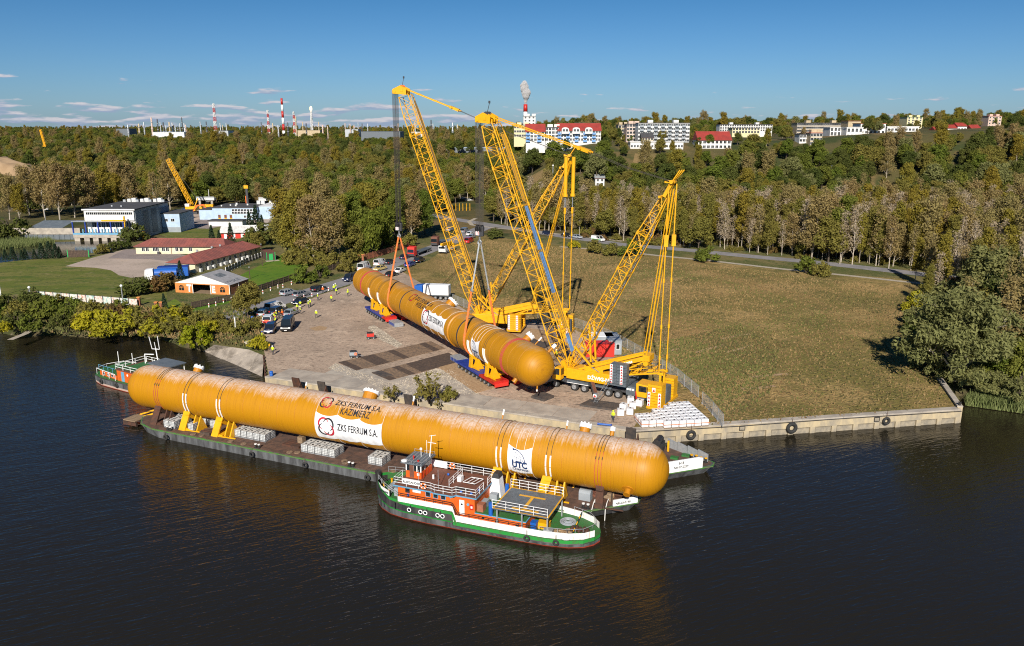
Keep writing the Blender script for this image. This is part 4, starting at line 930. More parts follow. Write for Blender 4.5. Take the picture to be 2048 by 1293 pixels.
def ring_strap(name,label,cat,root,xs_,Rr,segs,r=.035,group=None):
 "segs: (from deg, to deg, radius, material key)"
 t=thing(name,label,cat,root['c'],root.rotation_euler.z,group)
 for x in xs_:
  for a0,a1,rr,mk in segs:
   b=MB();b.tube([(x,-(Rr+rr)*math.cos(R(a)),(Rr+rr)*math.sin(R(a)))for a in np.linspace(a0,a1,max(4,int(abs(a1-a0)/7)))],rr,6);b.build('strap' if mk!='strap_white' else 'padding_sleeve',M[mk],t)
 return t
def nozzle(root,x,phi,Rr,r,ln,cap='white',capl=.35,bolts=0,mk='tank_plain',fl=1.22):
 a=R(phi);dr=Vector((0,-math.cos(a),math.sin(a)));c=Vector((x,0,0))+dr*(Rr-.15)
 b=MB();b.cyl(c,c+dr*(ln+.15),r,n=18);o=b.build('nozzle',M[mk],root)
 if cap:
  b=MB();b.cyl(c+dr*(ln+.15),c+dr*(ln+.15+capl),r*fl,n=18)
  x_,y_=Vector((1,0,0)),dr.cross(Vector((1,0,0)))
  for k in range(bolts):q=2*math.pi*k/bolts;p=c+dr*(ln+.15+capl)+(x_*math.cos(q)+y_*math.sin(q))*r*fl*.82;b.cyl(p,p+dr*.16,.09,n=6)
  b.build('blind_flange',M[cap],o)
 return o
RT=3.14
A1,B1=Vector((-54.2,113.5,0)),Vector((14.87,84.0,0))
T1,L1=make_tank(A1,B1,5.75,RT,'tank_weathered','huge weathered orange steel column lying on the barge, dusty white along its top')
wrap_text('ZKS FERRUM S.A.',1.15,34.6,41.5,54,RT,M['print_black'],T1,bold=.012)
wrap_text('KAZIMIERZ',1.3,35.85,40.3,33.5,RT,M['print_black'],T1,bold=.012)
petal_logo(1.35,33.2,58,RT,T1)
nozzle(T1,7.5,128,RT,.62,.55,'clean_white',.4,8);nozzle(T1,37.3,130,RT,.95,.8,'clean_white',.35,12);nozzle(T1,67.5,126,RT,.62,.5,'clean_white',.5,8)
nozzle(T1,70.9,122,RT,.26,.6,'clean_white',.5,0);nozzle(T1,44.4,115,RT,.09,.5,'clean_white',.7);nozzle(T1,57,118,RT,.09,.5,'clean_white',.7);nozzle(T1,65.5,112,RT,.09,.4,'clean_white',.6);nozzle(T1,27.5,115,RT,.09,.4,'clean_white',.5)
nozzle(T1,74.2,-31,RT,.36,.55,'tank_plain',.12,fl=1.1)
b=MB();a=R(-31);dr=Vector((0,-math.cos(a),math.sin(a)));b.cyl(Vector((74.2,0,0))+dr*(RT-.06),Vector((74.2,0,0))+dr*(RT+.03),.72,n=20);b.build('reinforcing_pad',M['tank_plain'],T1)
bt=banner_sheet('banner','white banner with four-petal emblem and black lettering on the barged column',T1,32.2,42.4,lambda f:31-7*abs(math.sin(f*math.pi*3))**.8-(3 if f>.66 else 0),lambda f:-35+9*f-5*abs(math.sin(f*math.pi*3)),RT,1)
wrap_text('ZKS FERRUM S.A.',1.25,35.75,41.85,-5,RT+.03,M['print_black'],bt,.1,.02);petal_logo(1.9,34.0,-2,RT+.03,bt,.1)
bu=banner_sheet('banner','white banner with quarter globe emblem near the right end of the barged column',T1,59.7,62.75,lambda f:30-9*math.sin(f*math.pi),lambda f:-31-6*math.sin(f*math.pi),RT,2)
globe_logo(1.55,60.4,-7,RT+.03,bu,.1);wrap_text('UTC',1.2,60.3,62.2,-19,RT+.03,M['print_blue'],bu,.1,.05);wrap_text('Overseas',.6,60.3,62.3,-27,RT+.03,M['print_blue'],bu,.1,.01)
for x,lab in((9.9,'pair of padded lashing wires over the second saddle from the left'),(16.0,'pair of padded lashing wires over the third saddle from the left'),(58.55,'pair of padded lashing wires left of the globe banner'),(64.8,'pair of padded lashing wires right of the globe banner')):
 ring_strap('lashing_wire',lab,'lashing',T1,(x-.28,x+.28),RT,[(-48,150,.035,'strap_dark'),(-28,-6,.10,'strap_white'),(-4,20,.10,'strap_white')],group='padded lashings over the barged column')
for x,lab in((4.4,'three red and dark lashing chains near the left dome'),(70.75,'three red and dark lashing chains near the right dome')):
 ring_strap('lashing_chain',lab,'lashing',T1,(x-.38,x,x+.38),RT,[(-42,45,.03,'strap_red'),(45,150,.035,'strap_dark'),(28,34,.06,'strap_dark')],group='chain lashings over the barged column')
A2,B2=Vector((-34.5,185,0)),Vector((3.4,116.8,0))
T2,L2=make_tank(A2,B2,7.8,RT-.05,'tank_paint','huge clean orange steel column held in orange crane slings over the yard');R2=RT-.05
wrap_text('ZKS FERRUM S.A.',1.3,35.0,43.0,52,R2,M['print_black'],T2,bold=.012);wrap_text('WIESŁAW',1.35,36.8,41.6,31,R2,M['print_black'],T2,bold=.012);petal_logo(1.5,33.6,56,R2,T2)
b=MB();b.lathe([(R2,-.5),(R2+.2,-.35),(R2+.2,.15),(R2,.3)],64,c=(52.9,0,0),ax=(1,0,0));b.build('stiffening_ring',M['tank_plain'],T2,smooth=False)
nozzle(T2,41.5,142,R2,.95,.9,'clean_white',.45,12);nozzle(T2,70.5,145,R2,.62,1.0,'clean_white',.6,8);nozzle(T2,74,140,R2,.1,1.0,'clean_white',.8);nozzle(T2,78,143,R2,.24,1.0,'clean_white',.7)
nozzle(T2,76.2,-46,R2,.36,.5,'tank_plain',.15,fl=1.1);nozzle(T2,79.4,-85,R2-.55,.1,.75,'white',.3)
b2=banner_sheet('banner','rippled white banner with four-petal emblem on the lifted column',T2,41.1,51.4,lambda f:41-6*abs(math.sin(f*math.pi*4))**.8,lambda f:-17-3*abs(math.sin(f*math.pi*4)),R2,3)
wrap_text('ZKS FERRUM S.A.',1.35,44.5,51.0,8,R2+.03,M['print_black'],b2,.1,.02);petal_logo(2.0,42.9,13,R2+.03,b2,.1)
b3=banner_sheet('banner','white banner with quarter globe emblem on the lifted column',T2,62.4,65.3,lambda f:26-10*math.sin(f*math.pi),lambda f:-46-3*math.sin(f*math.pi),R2,4)
globe_logo(1.6,63.0,-14,R2+.03,b3,.1);wrap_text('UTC',1.2,62.9,65.0,-27,R2+.03,M['print_blue'],b3,.1,.05);wrap_text('Overseas',.6,62.9,65.0,-36,R2+.03,M['print_blue'],b3,.1,.01)
for x,lab in((11.0,'padded lashing over the left transporter, nearer the far dome'),(16.8,'padded lashing over the left transporter, nearer the sling'),(61.4,'padded lashing beside the right sling of the lifted column'),(67.2,'padded lashing between globe banner and near dome')):
 ring_strap('lashing_wire',lab,'lashing',T2,(x-.25,x+.25),R2,[(-50,150,.03,'strap_dark'),(-44,10,.11,'strap_white')],group='padded lashings over the lifted column')
for x,lab in((5.2,'rusty ring strap near the far dome of the lifted column'),(73,'rusty ring strap near the near dome of the lifted column')):
 ring_strap('ring_strap',lab,'strap',T2,(x-.3,x,x+.3),R2,[(-50,150,.05,'strap_red')],group='ring straps of the lifted column')
for x in(29.5,56.5):b=MB();b.lathe([(R2+.01,0),(R2+.03,.02),(R2+.03,.5),(R2+.01,.52)],56,c=(x,0,0),ax=(1,0,0));b.build('sling_pad',M['strap_dark'],T2)
def saddle(root,x,Rr,zc,z0,mk,label,ylo=3.15,wd=1.15,mirror=True,name='saddle',lean=-.7,gus=(1.0,1.9)):
 t=thing(name,label,'saddle',(root['c'][0],root['c'][1],0),root.rotation_euler.z);m=M[mk];t['x']=x
 h=zc-z0
 b=MB();n=18
 inner=[(x,-(Rr+.05)*math.cos(R(a)),zc+(Rr+.05)*math.sin(R(a)))for a in np.linspace(-38,-142,n)]
 outer=[(x,-(Rr+.5)*math.cos(R(a)),zc+(Rr+.5)*math.sin(R(a)))for a in np.linspace(-38,-142,n)]
 for i in range(n-1):b.extr([inner[i],inner[i+1],outer[i+1],outer[i]],(-.35,0,0),(.35,0,0))
 b.build('cradle',m,t)
 b=MB();b.box(x-.6,-ylo,z0,x+.6,ylo,z0+.35);b.build('base_beam',m,t)
 for s in((-1,1)if mirror else(-1,)):
  b=MB();yt,zt=s*Rr*math.cos(R(33))*.97,zc-Rr*math.sin(R(33))+.25;yb=s*(ylo+.25)
  w_=wd/2
  pl=[(x-w_+lean,yb,z0),(x+w_+lean,yb,z0),(x+w_,yt-s*0,zt),(x-w_,yt,zt)]
  b.extr(pl,(0,0,0),(0,s*-.28,.0));o=b.build('leg_plate',m,t)
  b=MB()
  for q in(-.45,.05,.45):b.cyl((x+q,yt+s*-.0,zt-.05),(x+q,yt+s*.12,zt+.15),.09,n=8)
  b.build('lashing_lug',M['strap_dark'],o)
  for q in gus:
   b=MB();b.extr([(x+q,s*(ylo-.2),z0),(x+q,s*(ylo-.05),z0+.3),(x+q,s*(Rr*.62+.15),z0+(h-Rr*.62)*.86),(x+q,s*Rr*.35,z0+.02)],(-.09,0,0),(.09,0,0));b.build('gusset',m,t)
  b=MB();b.bar((x+lean+.6,s*(ylo+.05),z0+.12),(x+2.8,s*(ylo-.15),z0+.12),.14);b.build('foot_rail',m,t)
 return t
DK=1.25
saddle(T1,4.1,RT,5.75,DK,'rust','brown rusty saddle at the left end of the barged column');saddle(T1,9.6,RT,5.75,DK,'crane_yellow','yellow saddle between the white totes, second from the left');saddle(T1,15.6,RT,5.75,DK,'crane_yellow','yellow saddle third from the left under the barged column')
saddle(T1,58.3,RT,5.75,DK,'crane_yellow','yellow saddle behind the funnel of the tug');saddle(T1,64.6,RT,5.75,DK,'crane_yellow','yellow saddle behind the yellow T platform');saddle(T1,70.9,RT,5.75,DK,'rust','brown rusty saddle under the right dome of the barged column',2.6,.9,lean=0,gus=())
BR=T1.rotation_euler.z;BO=(A1.x,A1.y,0)
defm('worn_green',(.05,.20,.03),(.11,.13,.06),scale=1.5,rough=.7)
def hull(t,pts,z0,z1,rake,mk,band='worn_green'):
 "pts: deck outline; the bottom is pulled in by rake at the ends"
 cx=sum(p[0]for p in pts)/len(pts);n=len(pts)
 lo=[(p[0]+(rake if p[0]<cx-20 else-rake if p[0]>cx+20 else 0),p[1],z0)for p in pts];hi=[(p[0],p[1],z1-.02)for p in pts]
 b=MB();b.add(lo+hi,[tuple(range(n-1,-1,-1)),tuple(range(n,2*n))]+[(i,(i+1)%n,n+(i+1)%n,n+i)for i in range(n)]);b.build('hull',M[mk],t)
 b=MB()
 for i in range(n):b.bar(Vector((*pts[i],z1-.09)),Vector((*pts[(i+1)%n],z1-.09)),.16,.15)
 b.build('rubbing_strake',M[band],t)
def bollard(t,x,y,z,mk='white',s=1.0):
 b=MB()
 for q in(-.28,.28):b.cyl((x+q*s,y,z),(x+q*s,y,z+.5*s),.13*s,n=10)
 b.box(x-.5*s,y-.18*s,z,x+.5*s,y+.18*s,z+.06);o=b.build('bollard',M['black'],t)
 b=MB()
 for q in(-.28,.28):b.cyl((x+q*s,y,z+.5*s),(x+q*s,y,z+.6*s),.18*s,n=10)
 b.build('bollard_cap',M[mk],o)
BA=thing('cargo_barge','rust-brown flat barge with green edge carrying the weathered column','barge',BO,BR)
hull(BA,[(-.6,-1.6),(1.2,-3.5),(4.5,-4.45),(66.8,-4.7),(69,-4.55),(74.6,.6),(74.6,2.6),(69,5.0),(2,4.8),(-.6,3)],-.6,DK,1.5,'hull_grey')
for j,(y0,y1)in enumerate(((-4.35,-2.95),(-2.92,-1.5),(-1.47,0),(.03,2.2),(2.23,4.5))):
 for i in range(30):
  x0=4+i*2.16
  if j>2 and i%1:continue
  b=MB();dz=rnd.uniform(0,.02);b.box(x0,y0,DK-.05,x0+2.12,y1,DK+.01+dz);b.build('deck_plate',M[rnd.choice(('barge_deck','barge_deck','barge_plate'))],BA)
b=MB();b.add([(-.4,-1.5,DK),(1.3,-3.3,DK),(3.96,-4.25,DK),(3.96,4.5,DK),(1.8,4.5,DK),(-.4,2.8,DK)],[(0,1,2,3,4,5)]);b.build('end_deck',M['barge_deck'],BA);b=MB();b.add([(68.84,-4.4,DK+.005),(74.4,.7,DK+.005),(74.4,2.5,DK+.005),(69,4.8,DK+.005),(68.84,4.8,DK+.005)],[(0,1,2,3,4)]);b.build('end_deck',M['barge_deck'],BA)
for x,y in((11.6,-3.9),(13,-3.75),(18.3,-3.9),(20.6,-3.9),(28.2,-3.7),(29.2,-3.4),(37,-3.7),(36.6,-3.2),(44,-3.5),(52,-3.5)):
 b=MB();b.cyl((x,y,DK+.02),(x,y,DK+.12),.42,n=12);b.build('hatch_cover',M['timber_mat'],BA)
for x,y in((23.2,-4.15),(38.3,-4.2),(7.2,-4.0),(54,-4.2),(69.5,-3.3),(70.6,-2.3)):bollard(BA,x,y,DK)
b=MB();b.extr([(72.2,-1.55,DK),(74.5,.55,DK),(74.5,.55,DK+.75),(72.2,-1.55,DK+.75)],(.1,-.1,0),(-.02,.02,0));o=b.build('name_board',M['clean_white'],BA)
dd_=Vector((2.3,2.1,0)).normalized();sign_text('NR-03-0190',.38,M['print_black'],BA,Vector((72.42,-1.40,DK+.2))+Vector((.12,-.13,0)),dd_,(0,0,1),.01)
for(x0,y0),(x1,y1)in(((69,-4.6),(72.1,-1.75)),):
 b=MB();b.extr([(x0,y0,.55),(x1,y1,.55),(x1,y1,1.05),(x0,y0,1.05)],(.16,-.16,0),(.02,-.02,0));b.build('push_pad',M['black'],BA)
bt_=thing('stern_raft','rust and timber stage at the left end of the loaded barge','stage',BO,BR)
b=MB()
for i in range(5):b.box(-3.1,-2.9+i*.5,.85,-.7,-2.45+i*.5,1.0)
for i in range(5):pass
b.build('planking',M['wood'],bt_)
b=MB();b.bar((-3.1,-2.8,.5),(-.5,-2.8,.5),.3,.5);b.bar((-3.1,-.6,.5),(-.5,-.6,.5),.3,.5);b.bar((-3,-2.9,.5),(-3,-.5,.5),.25,.4);b.build('beam',M['rust'],bt_)
b=MB();b.bar((-2.4,-.4,1),(1.5,1.6,2.3),.2);b.bar((-1.2,-.8,1),(2.5,.8,2.2),.18);b.build('strut',M['crane_yellow'],bt_)
b=MB();b.tube([(-2.8,-.9,1),(-2.8,-.9,2.0),(.2,.6,2.0),(.2,.6,1)],.03,4);b.tube([(-2.8,-.9,1.5),(.2,.6,1.5)],.03,4);b.build('handrail',M['rust'],bt_)
BB=thing('cargo_barge','empty dark barge lying against the quay, white name board at its bow','barge',BO,BR)
hull(BB,[(9,9.7),(11,9.3),(75.6,9.3),(80.9,14.3),(80.9,15.4),(76,18.3),(10,18.3),(9,17)],-.6,DK,1.6,'hull_grey')
b=MB();b.add([(9.3,9.8,DK),(11.1,9.5,DK),(75.5,9.5,DK),(80.6,14.4,DK),(80.6,15.3,DK),(75.9,18.1,DK),(10.1,18.1,DK),(9.3,16.9,DK)],[tuple(range(8))]);b.build('deck',M['barge_deck'],BB)
b=MB();b.extr([(75.9,9.65,DK),(79.7,13.2,DK),(79.7,13.2,DK+1.35),(79.2,12.75,DK+1.5),(75.9,9.65,DK+1.5)],(.1,-.1,0),(-.02,.02,0));b.build('bulwark',M['clean_white'],BB)
dd_=Vector((3.8,3.55,0)).normalized();nn_=Vector((dd_.y,-dd_.x,0))*.17
sign_text('H 8',.5,M['print_black'],BB,Vector((75.9,9.65,DK+.95))+dd_*1.7+nn_,dd_,(0,0,1),.015);sign_text('NR-07-0229',.42,M['print_black'],BB,Vector((75.9,9.65,DK+.45))+dd_*1.0+nn_,dd_,(0,0,1),.01)
for i in range(4):
 a=Vector((74.2+i*1.5,18.0-i*.75,DK));c=Vector((75.6+i*1.5,17.3-i*.75,DK));b=MB();b.extr([a,c,c+Vector((0,0,1.1)),a+Vector((0,0,1.3))],(0,0,0),(.05,.1,0));b.build('bulwark_panel',M['galv'],BB)
for x,y in((78.3,15.3),(79.6,14.9)):bollard(BB,x,y,DK,'crane_yellow',1.1)
b=MB();b.box(72.6,15.8,DK,74.0,17.4,DK+1.2);b.cyl((73.3,15.5,DK+1.3),(73.3,17.6,DK+1.3),.5,n=12);b.build('winch',M['black'],BB)
b=MB();b.box(75.4,14.2,DK,76.4,14.9,DK+.25);b.box(76.6,15.6,DK,77.6,16.4,DK+.2);b.build('deck_hatch',M['deck_green'],BB)
b=MB();b.box(74.5,16.5,DK,74.75,16.75,DK+1.5);b.build('post',M['crane_yellow'],BB)
for i,(x,mk,lab)in enumerate(((13.5,'rust','brown empty saddle standing on the quayside barge, leftmost'),(18.5,'steel_plate','black empty saddle on the quayside barge, second from the left'),(34.5,'steel_plate','black empty saddle on the quayside barge beside the big white blind flange'),(69.3,'steel_plate','black empty saddle on the quayside barge beside the quay corner'))):
 t=thing('empty_saddle',lab,'saddle',BO,BR)
 for s in(-1,1):
  b=MB();yc=13.9;b.extr([(x-.7,yc+s*3.4,DK),(x+.7,yc+s*3.4,DK),(x+.9,yc+s*2.6,DK+2.6),(x-.5,yc+s*2.6,DK+2.6)],(0,0,0),(0,-s*.25,0));b.build('leg_plate',M[mk],t)
  b=MB();b.extr([(x+1.2,yc+s*3.2,DK),(x+1.2,yc+s*2.4,DK+2.0),(x+1.2,yc+s*1.2,DK+.3)],(-.08,0,0),(.08,0,0));b.build('gusset',M['rust'],t)
 b=MB();b.box(x-.6,10.5,DK,x+.6,17.3,DK+.35);b.build('base_beam',M['rust'],t)
for x,y,lab,g_ in((7.4,-4.95,'tyre fender hung at the left curve of the barge',None),(22.8,-4.95,'tyre fender on the barge side below the big tote block',None),(31.6,-5.0,'tyre fender on the barge side below the second tote block',None),(41.2,-5.0,'tyre fender on the barge side below the four totes',None)):
 p=T1.matrix_basis@Vector((x,y,0));nr=T1.matrix_basis.to_3x3()@Vector((0,-1,0));fender((p.x,p.y,.55),nr,lab,.42,.5,'tyre fenders of the loaded barge')
def make_tote(wrapped=False):
 t=thing('liquid_tote','white caged liquid tote on the barge deck','tote')
 b=MB();b.box(-.5,-.5,.14,.5,.5,1.08);o=b.build('bottle',M['tote_wrap' if wrapped else 'tote_white'],t);bevel(o,.06)
 b=MB();b.cyl((0,0,1.08),(0,0,1.13),.14,n=10);b.build('lid',M['black'],t)
 if not wrapped:
  b=MB()
  for x in(-.52,-.26,0,.26,.52):
   for y in(-.52,.52):b.bar((x,y,.1),(x,y,1.1),.03);b.bar((y,x,.1),(y,x,1.1),.03)
  for z in(.2,.42,.64,.86,1.1):
   for s in(-.52,.52):b.bar((-.52,s,z),(.52,s,z),.03);b.bar((s,-.52,z),(s,.52,z),.03)
  b.build('cage',M['cage'],t)
  b=MB();b.box(-.5,-.5,0,.5,.5,.1);b.build('pallet',M['galv'],t)
 else:
  b=MB();b.box(-.5,-.5,0,.5,.5,.14);b.build('pallet',M['wood'],t)
 return t
TOTE=make_tote();first=True
def put_tote(x,y,lab,grp,z=DK+.03):
 global first
 p=T1.matrix_basis@Vector((x,y,0));loc=(p.x,p.y,z);rz=BR+rnd.uniform(-.02,.02)
 if first:TOTE.location=loc;TOTE.rotation_euler.z=rz;TOTE['label']=lab;TOTE['group']=grp;first=False;return TOTE
 return dup(TOTE,loc,rz,lab,group=grp)
for i in range(5):
 for j in range(2):put_tote(18.1+i*1.09,-1.75+j*1.09+.04,'caged tote in the ten-tote block right of the third yellow saddle','totes of the first ten-tote block')
for i in range(5):
 for j in range(2):put_tote(30.0+i*1.09,-2.4+j*1.09,'caged tote in the ten-tote block below the emblem banner','totes of the second ten-tote block')
for i in range(2):
 for j in range(2):put_tote(40.4+i*1.1,-2.2+j*1.1,'caged tote in the block of four near the tug wheelhouse','totes of the four-tote block')
for i in range(2):
 for j in range(3):put_tote(6.1+i*1.1,-2.9+j*1.1,'caged tote in the six-tote block between the first two saddles','totes of the six-tote block')
put_tote(10.4,-2.6,'single caged tote standing alone right of the second saddle','totes');put_tote(9.3,.2,'caged tote under the column behind the lone tote','totes behind the lone tote');put_tote(10.8,-.15,'caged tote under the column, second behind the lone tote','totes behind the lone tote');put_tote(12.4,-.4,'bluish caged tote under the column left of the third saddle','totes behind the lone tote')
def bt_thing(name,lab,cat,x,y):p=T1.matrix_basis@Vector((x,y,0));return thing(name,lab,cat,(p.x,p.y,DK+.03),BR)
t=bt_thing('timber_stack','stack of rusty beams and timber left of the third saddle','timber stack',13.2,-2.9)
for i in range(4):b=MB();b.box(-.9,-.5+i*.28,0,.9,-.26+i*.28,.35+.1*(i%2));b.build('beam',M['rust' if i%2 else 'old_wood'],t)
t=bt_thing('steel_section','rusty steel sections lying between the two tote blocks','steel sections',27.2,-1.4)
for i in range(4):b=MB();b.box(-1.4,-.9+i*.5,0,1.4,-.55+i*.5,.3);b.build('beam',M['rust'],t)
b=MB();b.box(.4,.2,.3,1.2,1.0,1.2);b.build('crate',M['wood'],t)
t=bt_thing('ventilator_box','grey-green round-topped box with yellow mark on the barge bow','box',68.6,-1.2)
b=MB();pr=[(0,-.45,0),(0,.45,0),(0,.45,.9)]+[(0,.45*math.cos(R(a)),.9+.35*math.sin(R(a)))for a in(30,60,90,120,150)]+[(0,-.45,.9)];b.extr(pr,(-.5,0,0),(.9,0,0));b.build('housing',M['clad_grey'],t);b=MB();b.box(-.53,-.2,.4,-.503,.2,.8);b.build('mark',M['plaster_yellow'],t)
t=bt_thing('rope_coil','reddish brown rope coil on the barge bow','rope coil',69.8,.6)
for i in range(4):b=MB();tyre_ring(b,(0,0,.08+.1*(i//2)),(0,0,1),.85-.2*i,.1);b.build('turn',M['deck_brown'],t)
t=bt_thing('wood_crate','brown wooden crate at the barge bow under the dome','crate',71.2,-.2)
b=MB()
for i in range(4):b.box(-.55,-.5,.02+.25*i,.55,.5,.24+.25*i)
b.build('boards',M['wood'],t);b=MB();b.bar((-.56,-.51,0),(-.56,-.51,1.05),.1);b.bar((.56,-.51,0),(.56,-.51,1.05),.1);b.build('corner_post',M['old_wood'],t)
t=bt_thing('windlass','small brown windlass beside the crate on the barge bow','windlass',72.4,.6)
b=MB();b.cyl((-.6,0,.5),(.6,0,.5),.3,n=10);b.build('drum',M['rust'],t);[MB().cyl((q-.05,0,.5),(q+.05,0,.5),.55,n=12).build('drum_flange',M['mat_pale'],t)for q in(-.6,.6)];b=MB();b.box(-.6,-.4,0,.6,.4,.2);b.build('base',M['rust'],t)
for x0,y0,lab in((70.2,-2.9,'pale mooring rope hanging over the barge bow, left'),(71.6,-2.2,'pale mooring rope hanging over the barge bow, right')):
 p=T1.matrix_basis@Vector((x0,y0,0));t=thing('mooring_rope',lab,'rope',(p.x,p.y,0),BR);b=MB();b.tube([(0,.9,1.9),(0,.3,1.7),(.05,-.5,1.2),(.1,-.75,.2),(.1,-.8,-.2)],.045,5);b.build('strand',M['strap_white'],t)
def lattice(root,name,p0,p1,w,d,wdir,nsec,npan,r=.075,rb=.042,taper=((0,1),(1,1)),mk='crane_yellow',joint=True):
 "four chords with zigzag bracing; wdir runs across the boom; taper: (fraction, scale w, scale d) points"
 p0,p1=Vector(p0),Vector(p1);ax=(p1-p0).normalized();wd=Vector(wdir).normalized();dd=ax.cross(wd).normalized();out=[]
 def sc(f):
  for(a,*u),(b,*v)in zip(taper,taper[1:]):
   if f<=b:k=(f-a)/(b-a)if b>a else 0;return[p+(q-p)*k for p,q in zip(u,v)]*(2 if len(u)==1 else 1)
  return list(taper[-1][1:])*(2 if len(taper[-1])==2 else 1)
 def cor(f):
  sw,sd_=sc(f)[:2];c=p0.lerp(p1,f);return[c+wd*(a*w/2*sw)+dd*(b*d/2*sd_)for a,b in((-1,-1),(1,-1),(1,1),(-1,1))]
 for s in range(nsec):
  mb=MB(root.location);pr=cor(s/nsec);per=npan
  for k in range(per):
   f1=(s+(k+1)/per)/nsec;cu=cor(f1)
   for i in range(4):
    mb.cyl(pr[i],cu[i],r,n=6,caps=False);j=(i+1)%4
    a,b_=(pr[i],cu[j])if(k+s*per+i)%2 else(pr[j],cu[i])
    mb.cyl(a,b_,rb,n=4,caps=False)
    if i%2==1 or k%2:mb.cyl(cu[i],cu[j],rb,n=4,caps=False)
   pr=cu
  if joint and s:
   cj=cor(s/nsec)
   for i in range(4):q=(cj[i]);mb.cyl(q-ax*.3,q+ax*.3,r*1.9,n=6)
   mb.cyl(cj[0],cj[2],rb,n=4);mb.cyl(cj[1],cj[3],rb,n=4);mb.bar(cj[2],cj[3],.14);mb.bar(cj[0],cj[3],.12)
  out.append(mb.build(name,M[mk],root))
 return ax,wd,dd,cor
def red_white(root,o,xd,h,w,n,parent):
 "warning board: white with red triangles; o lower left corner"
 o,xd=Vector(o),Vector(xd).normalized();nn=xd.cross(Vector((0,0,1))).normalized()*.02
 b=MB(root.location);b.extr([o,o+xd*w,o+xd*w+Vector((0,0,h)),o+Vector((0,0,h))],nn*.1,nn);bd=b.build('warning_board',M['clean_white'],parent)
 b=MB(root.location)
 for i in range(n):
  z=h*i/n;k=h/n;q=nn*1.25
  b.add([o+xd*w*.08+Vector((0,0,z+k*.1))+q,o+xd*w*.92+Vector((0,0,z+k*.1))+q,o+xd*w*.62+Vector((0,0,z+k*.92))+q],[(0,1,2)])
 b.build('warning_triangle',M['red'],parent)
def crane(O,ds,foot,head,hook_xy,tip,label,truck,walk):
 ds=Vector((*ds,0)).normalized();nl=Vector((-ds.y,ds.x,0));rt=thing('lattice_crane',label,'crane',O);O=Vector(O)
 W=lambda x,y,z:O+ds*x+nl*y+Vector((0,0,z))
 rz=math.atan2(ds.y,ds.x)
 F=W(foot[0],0,foot[1]);H_=Vector(head)
 bd=(H_-F);hz=Vector((bd.x,bd.y,0)).normalized();across=Vector((-hz.y,hz.x,0))
 L=bd.length;n=6
 ax,wd,dd,cor=lattice(rt,'boom_section',F,F+bd*.97,3.0,2.5,across,n,4,.095,.05,((0,.62,.22),(.11,1,1),(.93,1,1),(1,.8,.8)))
 back=dd if dd.dot(-hz)>0 else-dd
 for s,(f0,f1,mk)in enumerate(walk):
  b=MB(O);a=F+bd*f0+back*1.34;c=F+bd*f1+back*1.34
  sh=across*(.35 if across.y>0 else-.35)
  b.bar(a+sh,c+sh,.95,.08,up=back);b.build('walkway',M[mk],rt)
 b=MB(O)
 for q in(-1.05,1.05):b.bar(F+bd*.1+back*1.3+across*q*.9,F+bd*.95+back*1.3+across*q*.9,.1)
 b.build('pendant_rail',M['crane_yellow'],rt)
 b=MB(O)
 for q in(-.5,.1,.5):b.tube([F+bd*.13+back*1.7+across*q,F+bd*.97+back*1.5+across*q],.03,4)
 b.build('hoist_line',M['rope'],rt)
 b=MB(O)
 for q in(-1,1):b.bar(F+across*q*.95,F+bd*.05+across*q*1.2,.5,.6,up=back);b.cyl(F+across*(q*.95-.3),F+across*(q*.95+.3),.35,n=10)
 b.build('boom_foot',M['crane_yellow'],rt)
 b=MB(O);hc=F+bd*.985
 for q in(-1.15,-.4,.4,1.15):b.extr([hc+hz*2.0+across*q+Vector((0,0,-.3)),hc+hz*2.0+across*q+Vector((0,0,.55)),hc+across*q+ax*1.3,hc-hz*.9+across*q+Vector((0,0,.6)),hc-hz*.6+across*q-ax*.6],across*-.06,across*.06)
 b.bar(hc-across*1.3+ax*.3,hc+across*1.3+ax*.3,.5);b.bar(hc+hz*1.5-across*1.3,hc+hz*1.5+across*1.3,.35);hd=b.build('boom_head',M['crane_yellow'],rt)
 b=MB(O)
 for i in range(8):c=hc+hz*1.7+across*(-.9+i*.26)+Vector((0,0,.1));b.cyl(c-across*.06,c+across*.06,.5,n=14)
 for i in range(4):c=hc+across*(-.5+i*.33)+ax*1.0;b.cyl(c-across*.06,c+across*.06,.42,n=14)
 b.build('sheave',M['crane_dark']if truck else M['hi_orange'],hd)
 b=MB(O);b.bar(hc+ax*1.2,hc+Vector((0,0,2.6)),.07);b.cyl(hc+Vector((0,0,2.6)),hc+Vector((0,0,3.0)),.16,n=8);b.build('wind_gauge',M['crane_dark'],hd)
 Tp=W(tip[0],0,tip[1]);dv=Tp-F
 a2,w2,d2,cor2=lattice(rt,'derrick_section',F+dv*.02+across*0,F+dv*.93,2.5,1.7,nl,5,4,.085,.045,((0,.55,.25),(.12,1,1),(.78,1,1),(1,.3,.5)))
 b=MB(O);m0=F+dv*.93
 for q in(-.4,.4):b.bar(m0+nl*q,Tp+nl*q*.8,.3,.5,up=ds)
 for q in(-.45,0,.45):b.bar(Tp+nl*q,Tp+dv.normalized()*1.9+nl*q+ds*(.4*(1+q)),.14)
 b.cyl(Tp-nl*.9,Tp+nl*.9,.28,n=10);b.bar(m0-nl*1.0-ds*.5,m0+nl*1.0-ds*.5,.35);b.bar(Tp-ds*1.2,Tp+ds*.3,.4);b.build('derrick_head',M['crane_yellow'],rt)
 b=MB(O);b.bar(F+dv*.12+ds*.9*1+nl*.6,F+dv*.75+ds*.9+nl*.6,.5,.1,up=ds);b.build('ladder',M['galv']if truck else M['crane_dark'],rt)
 up0=hc+ax*.9;mid=up0.lerp(Tp,.53 if truck else .30)
 b=MB(O)
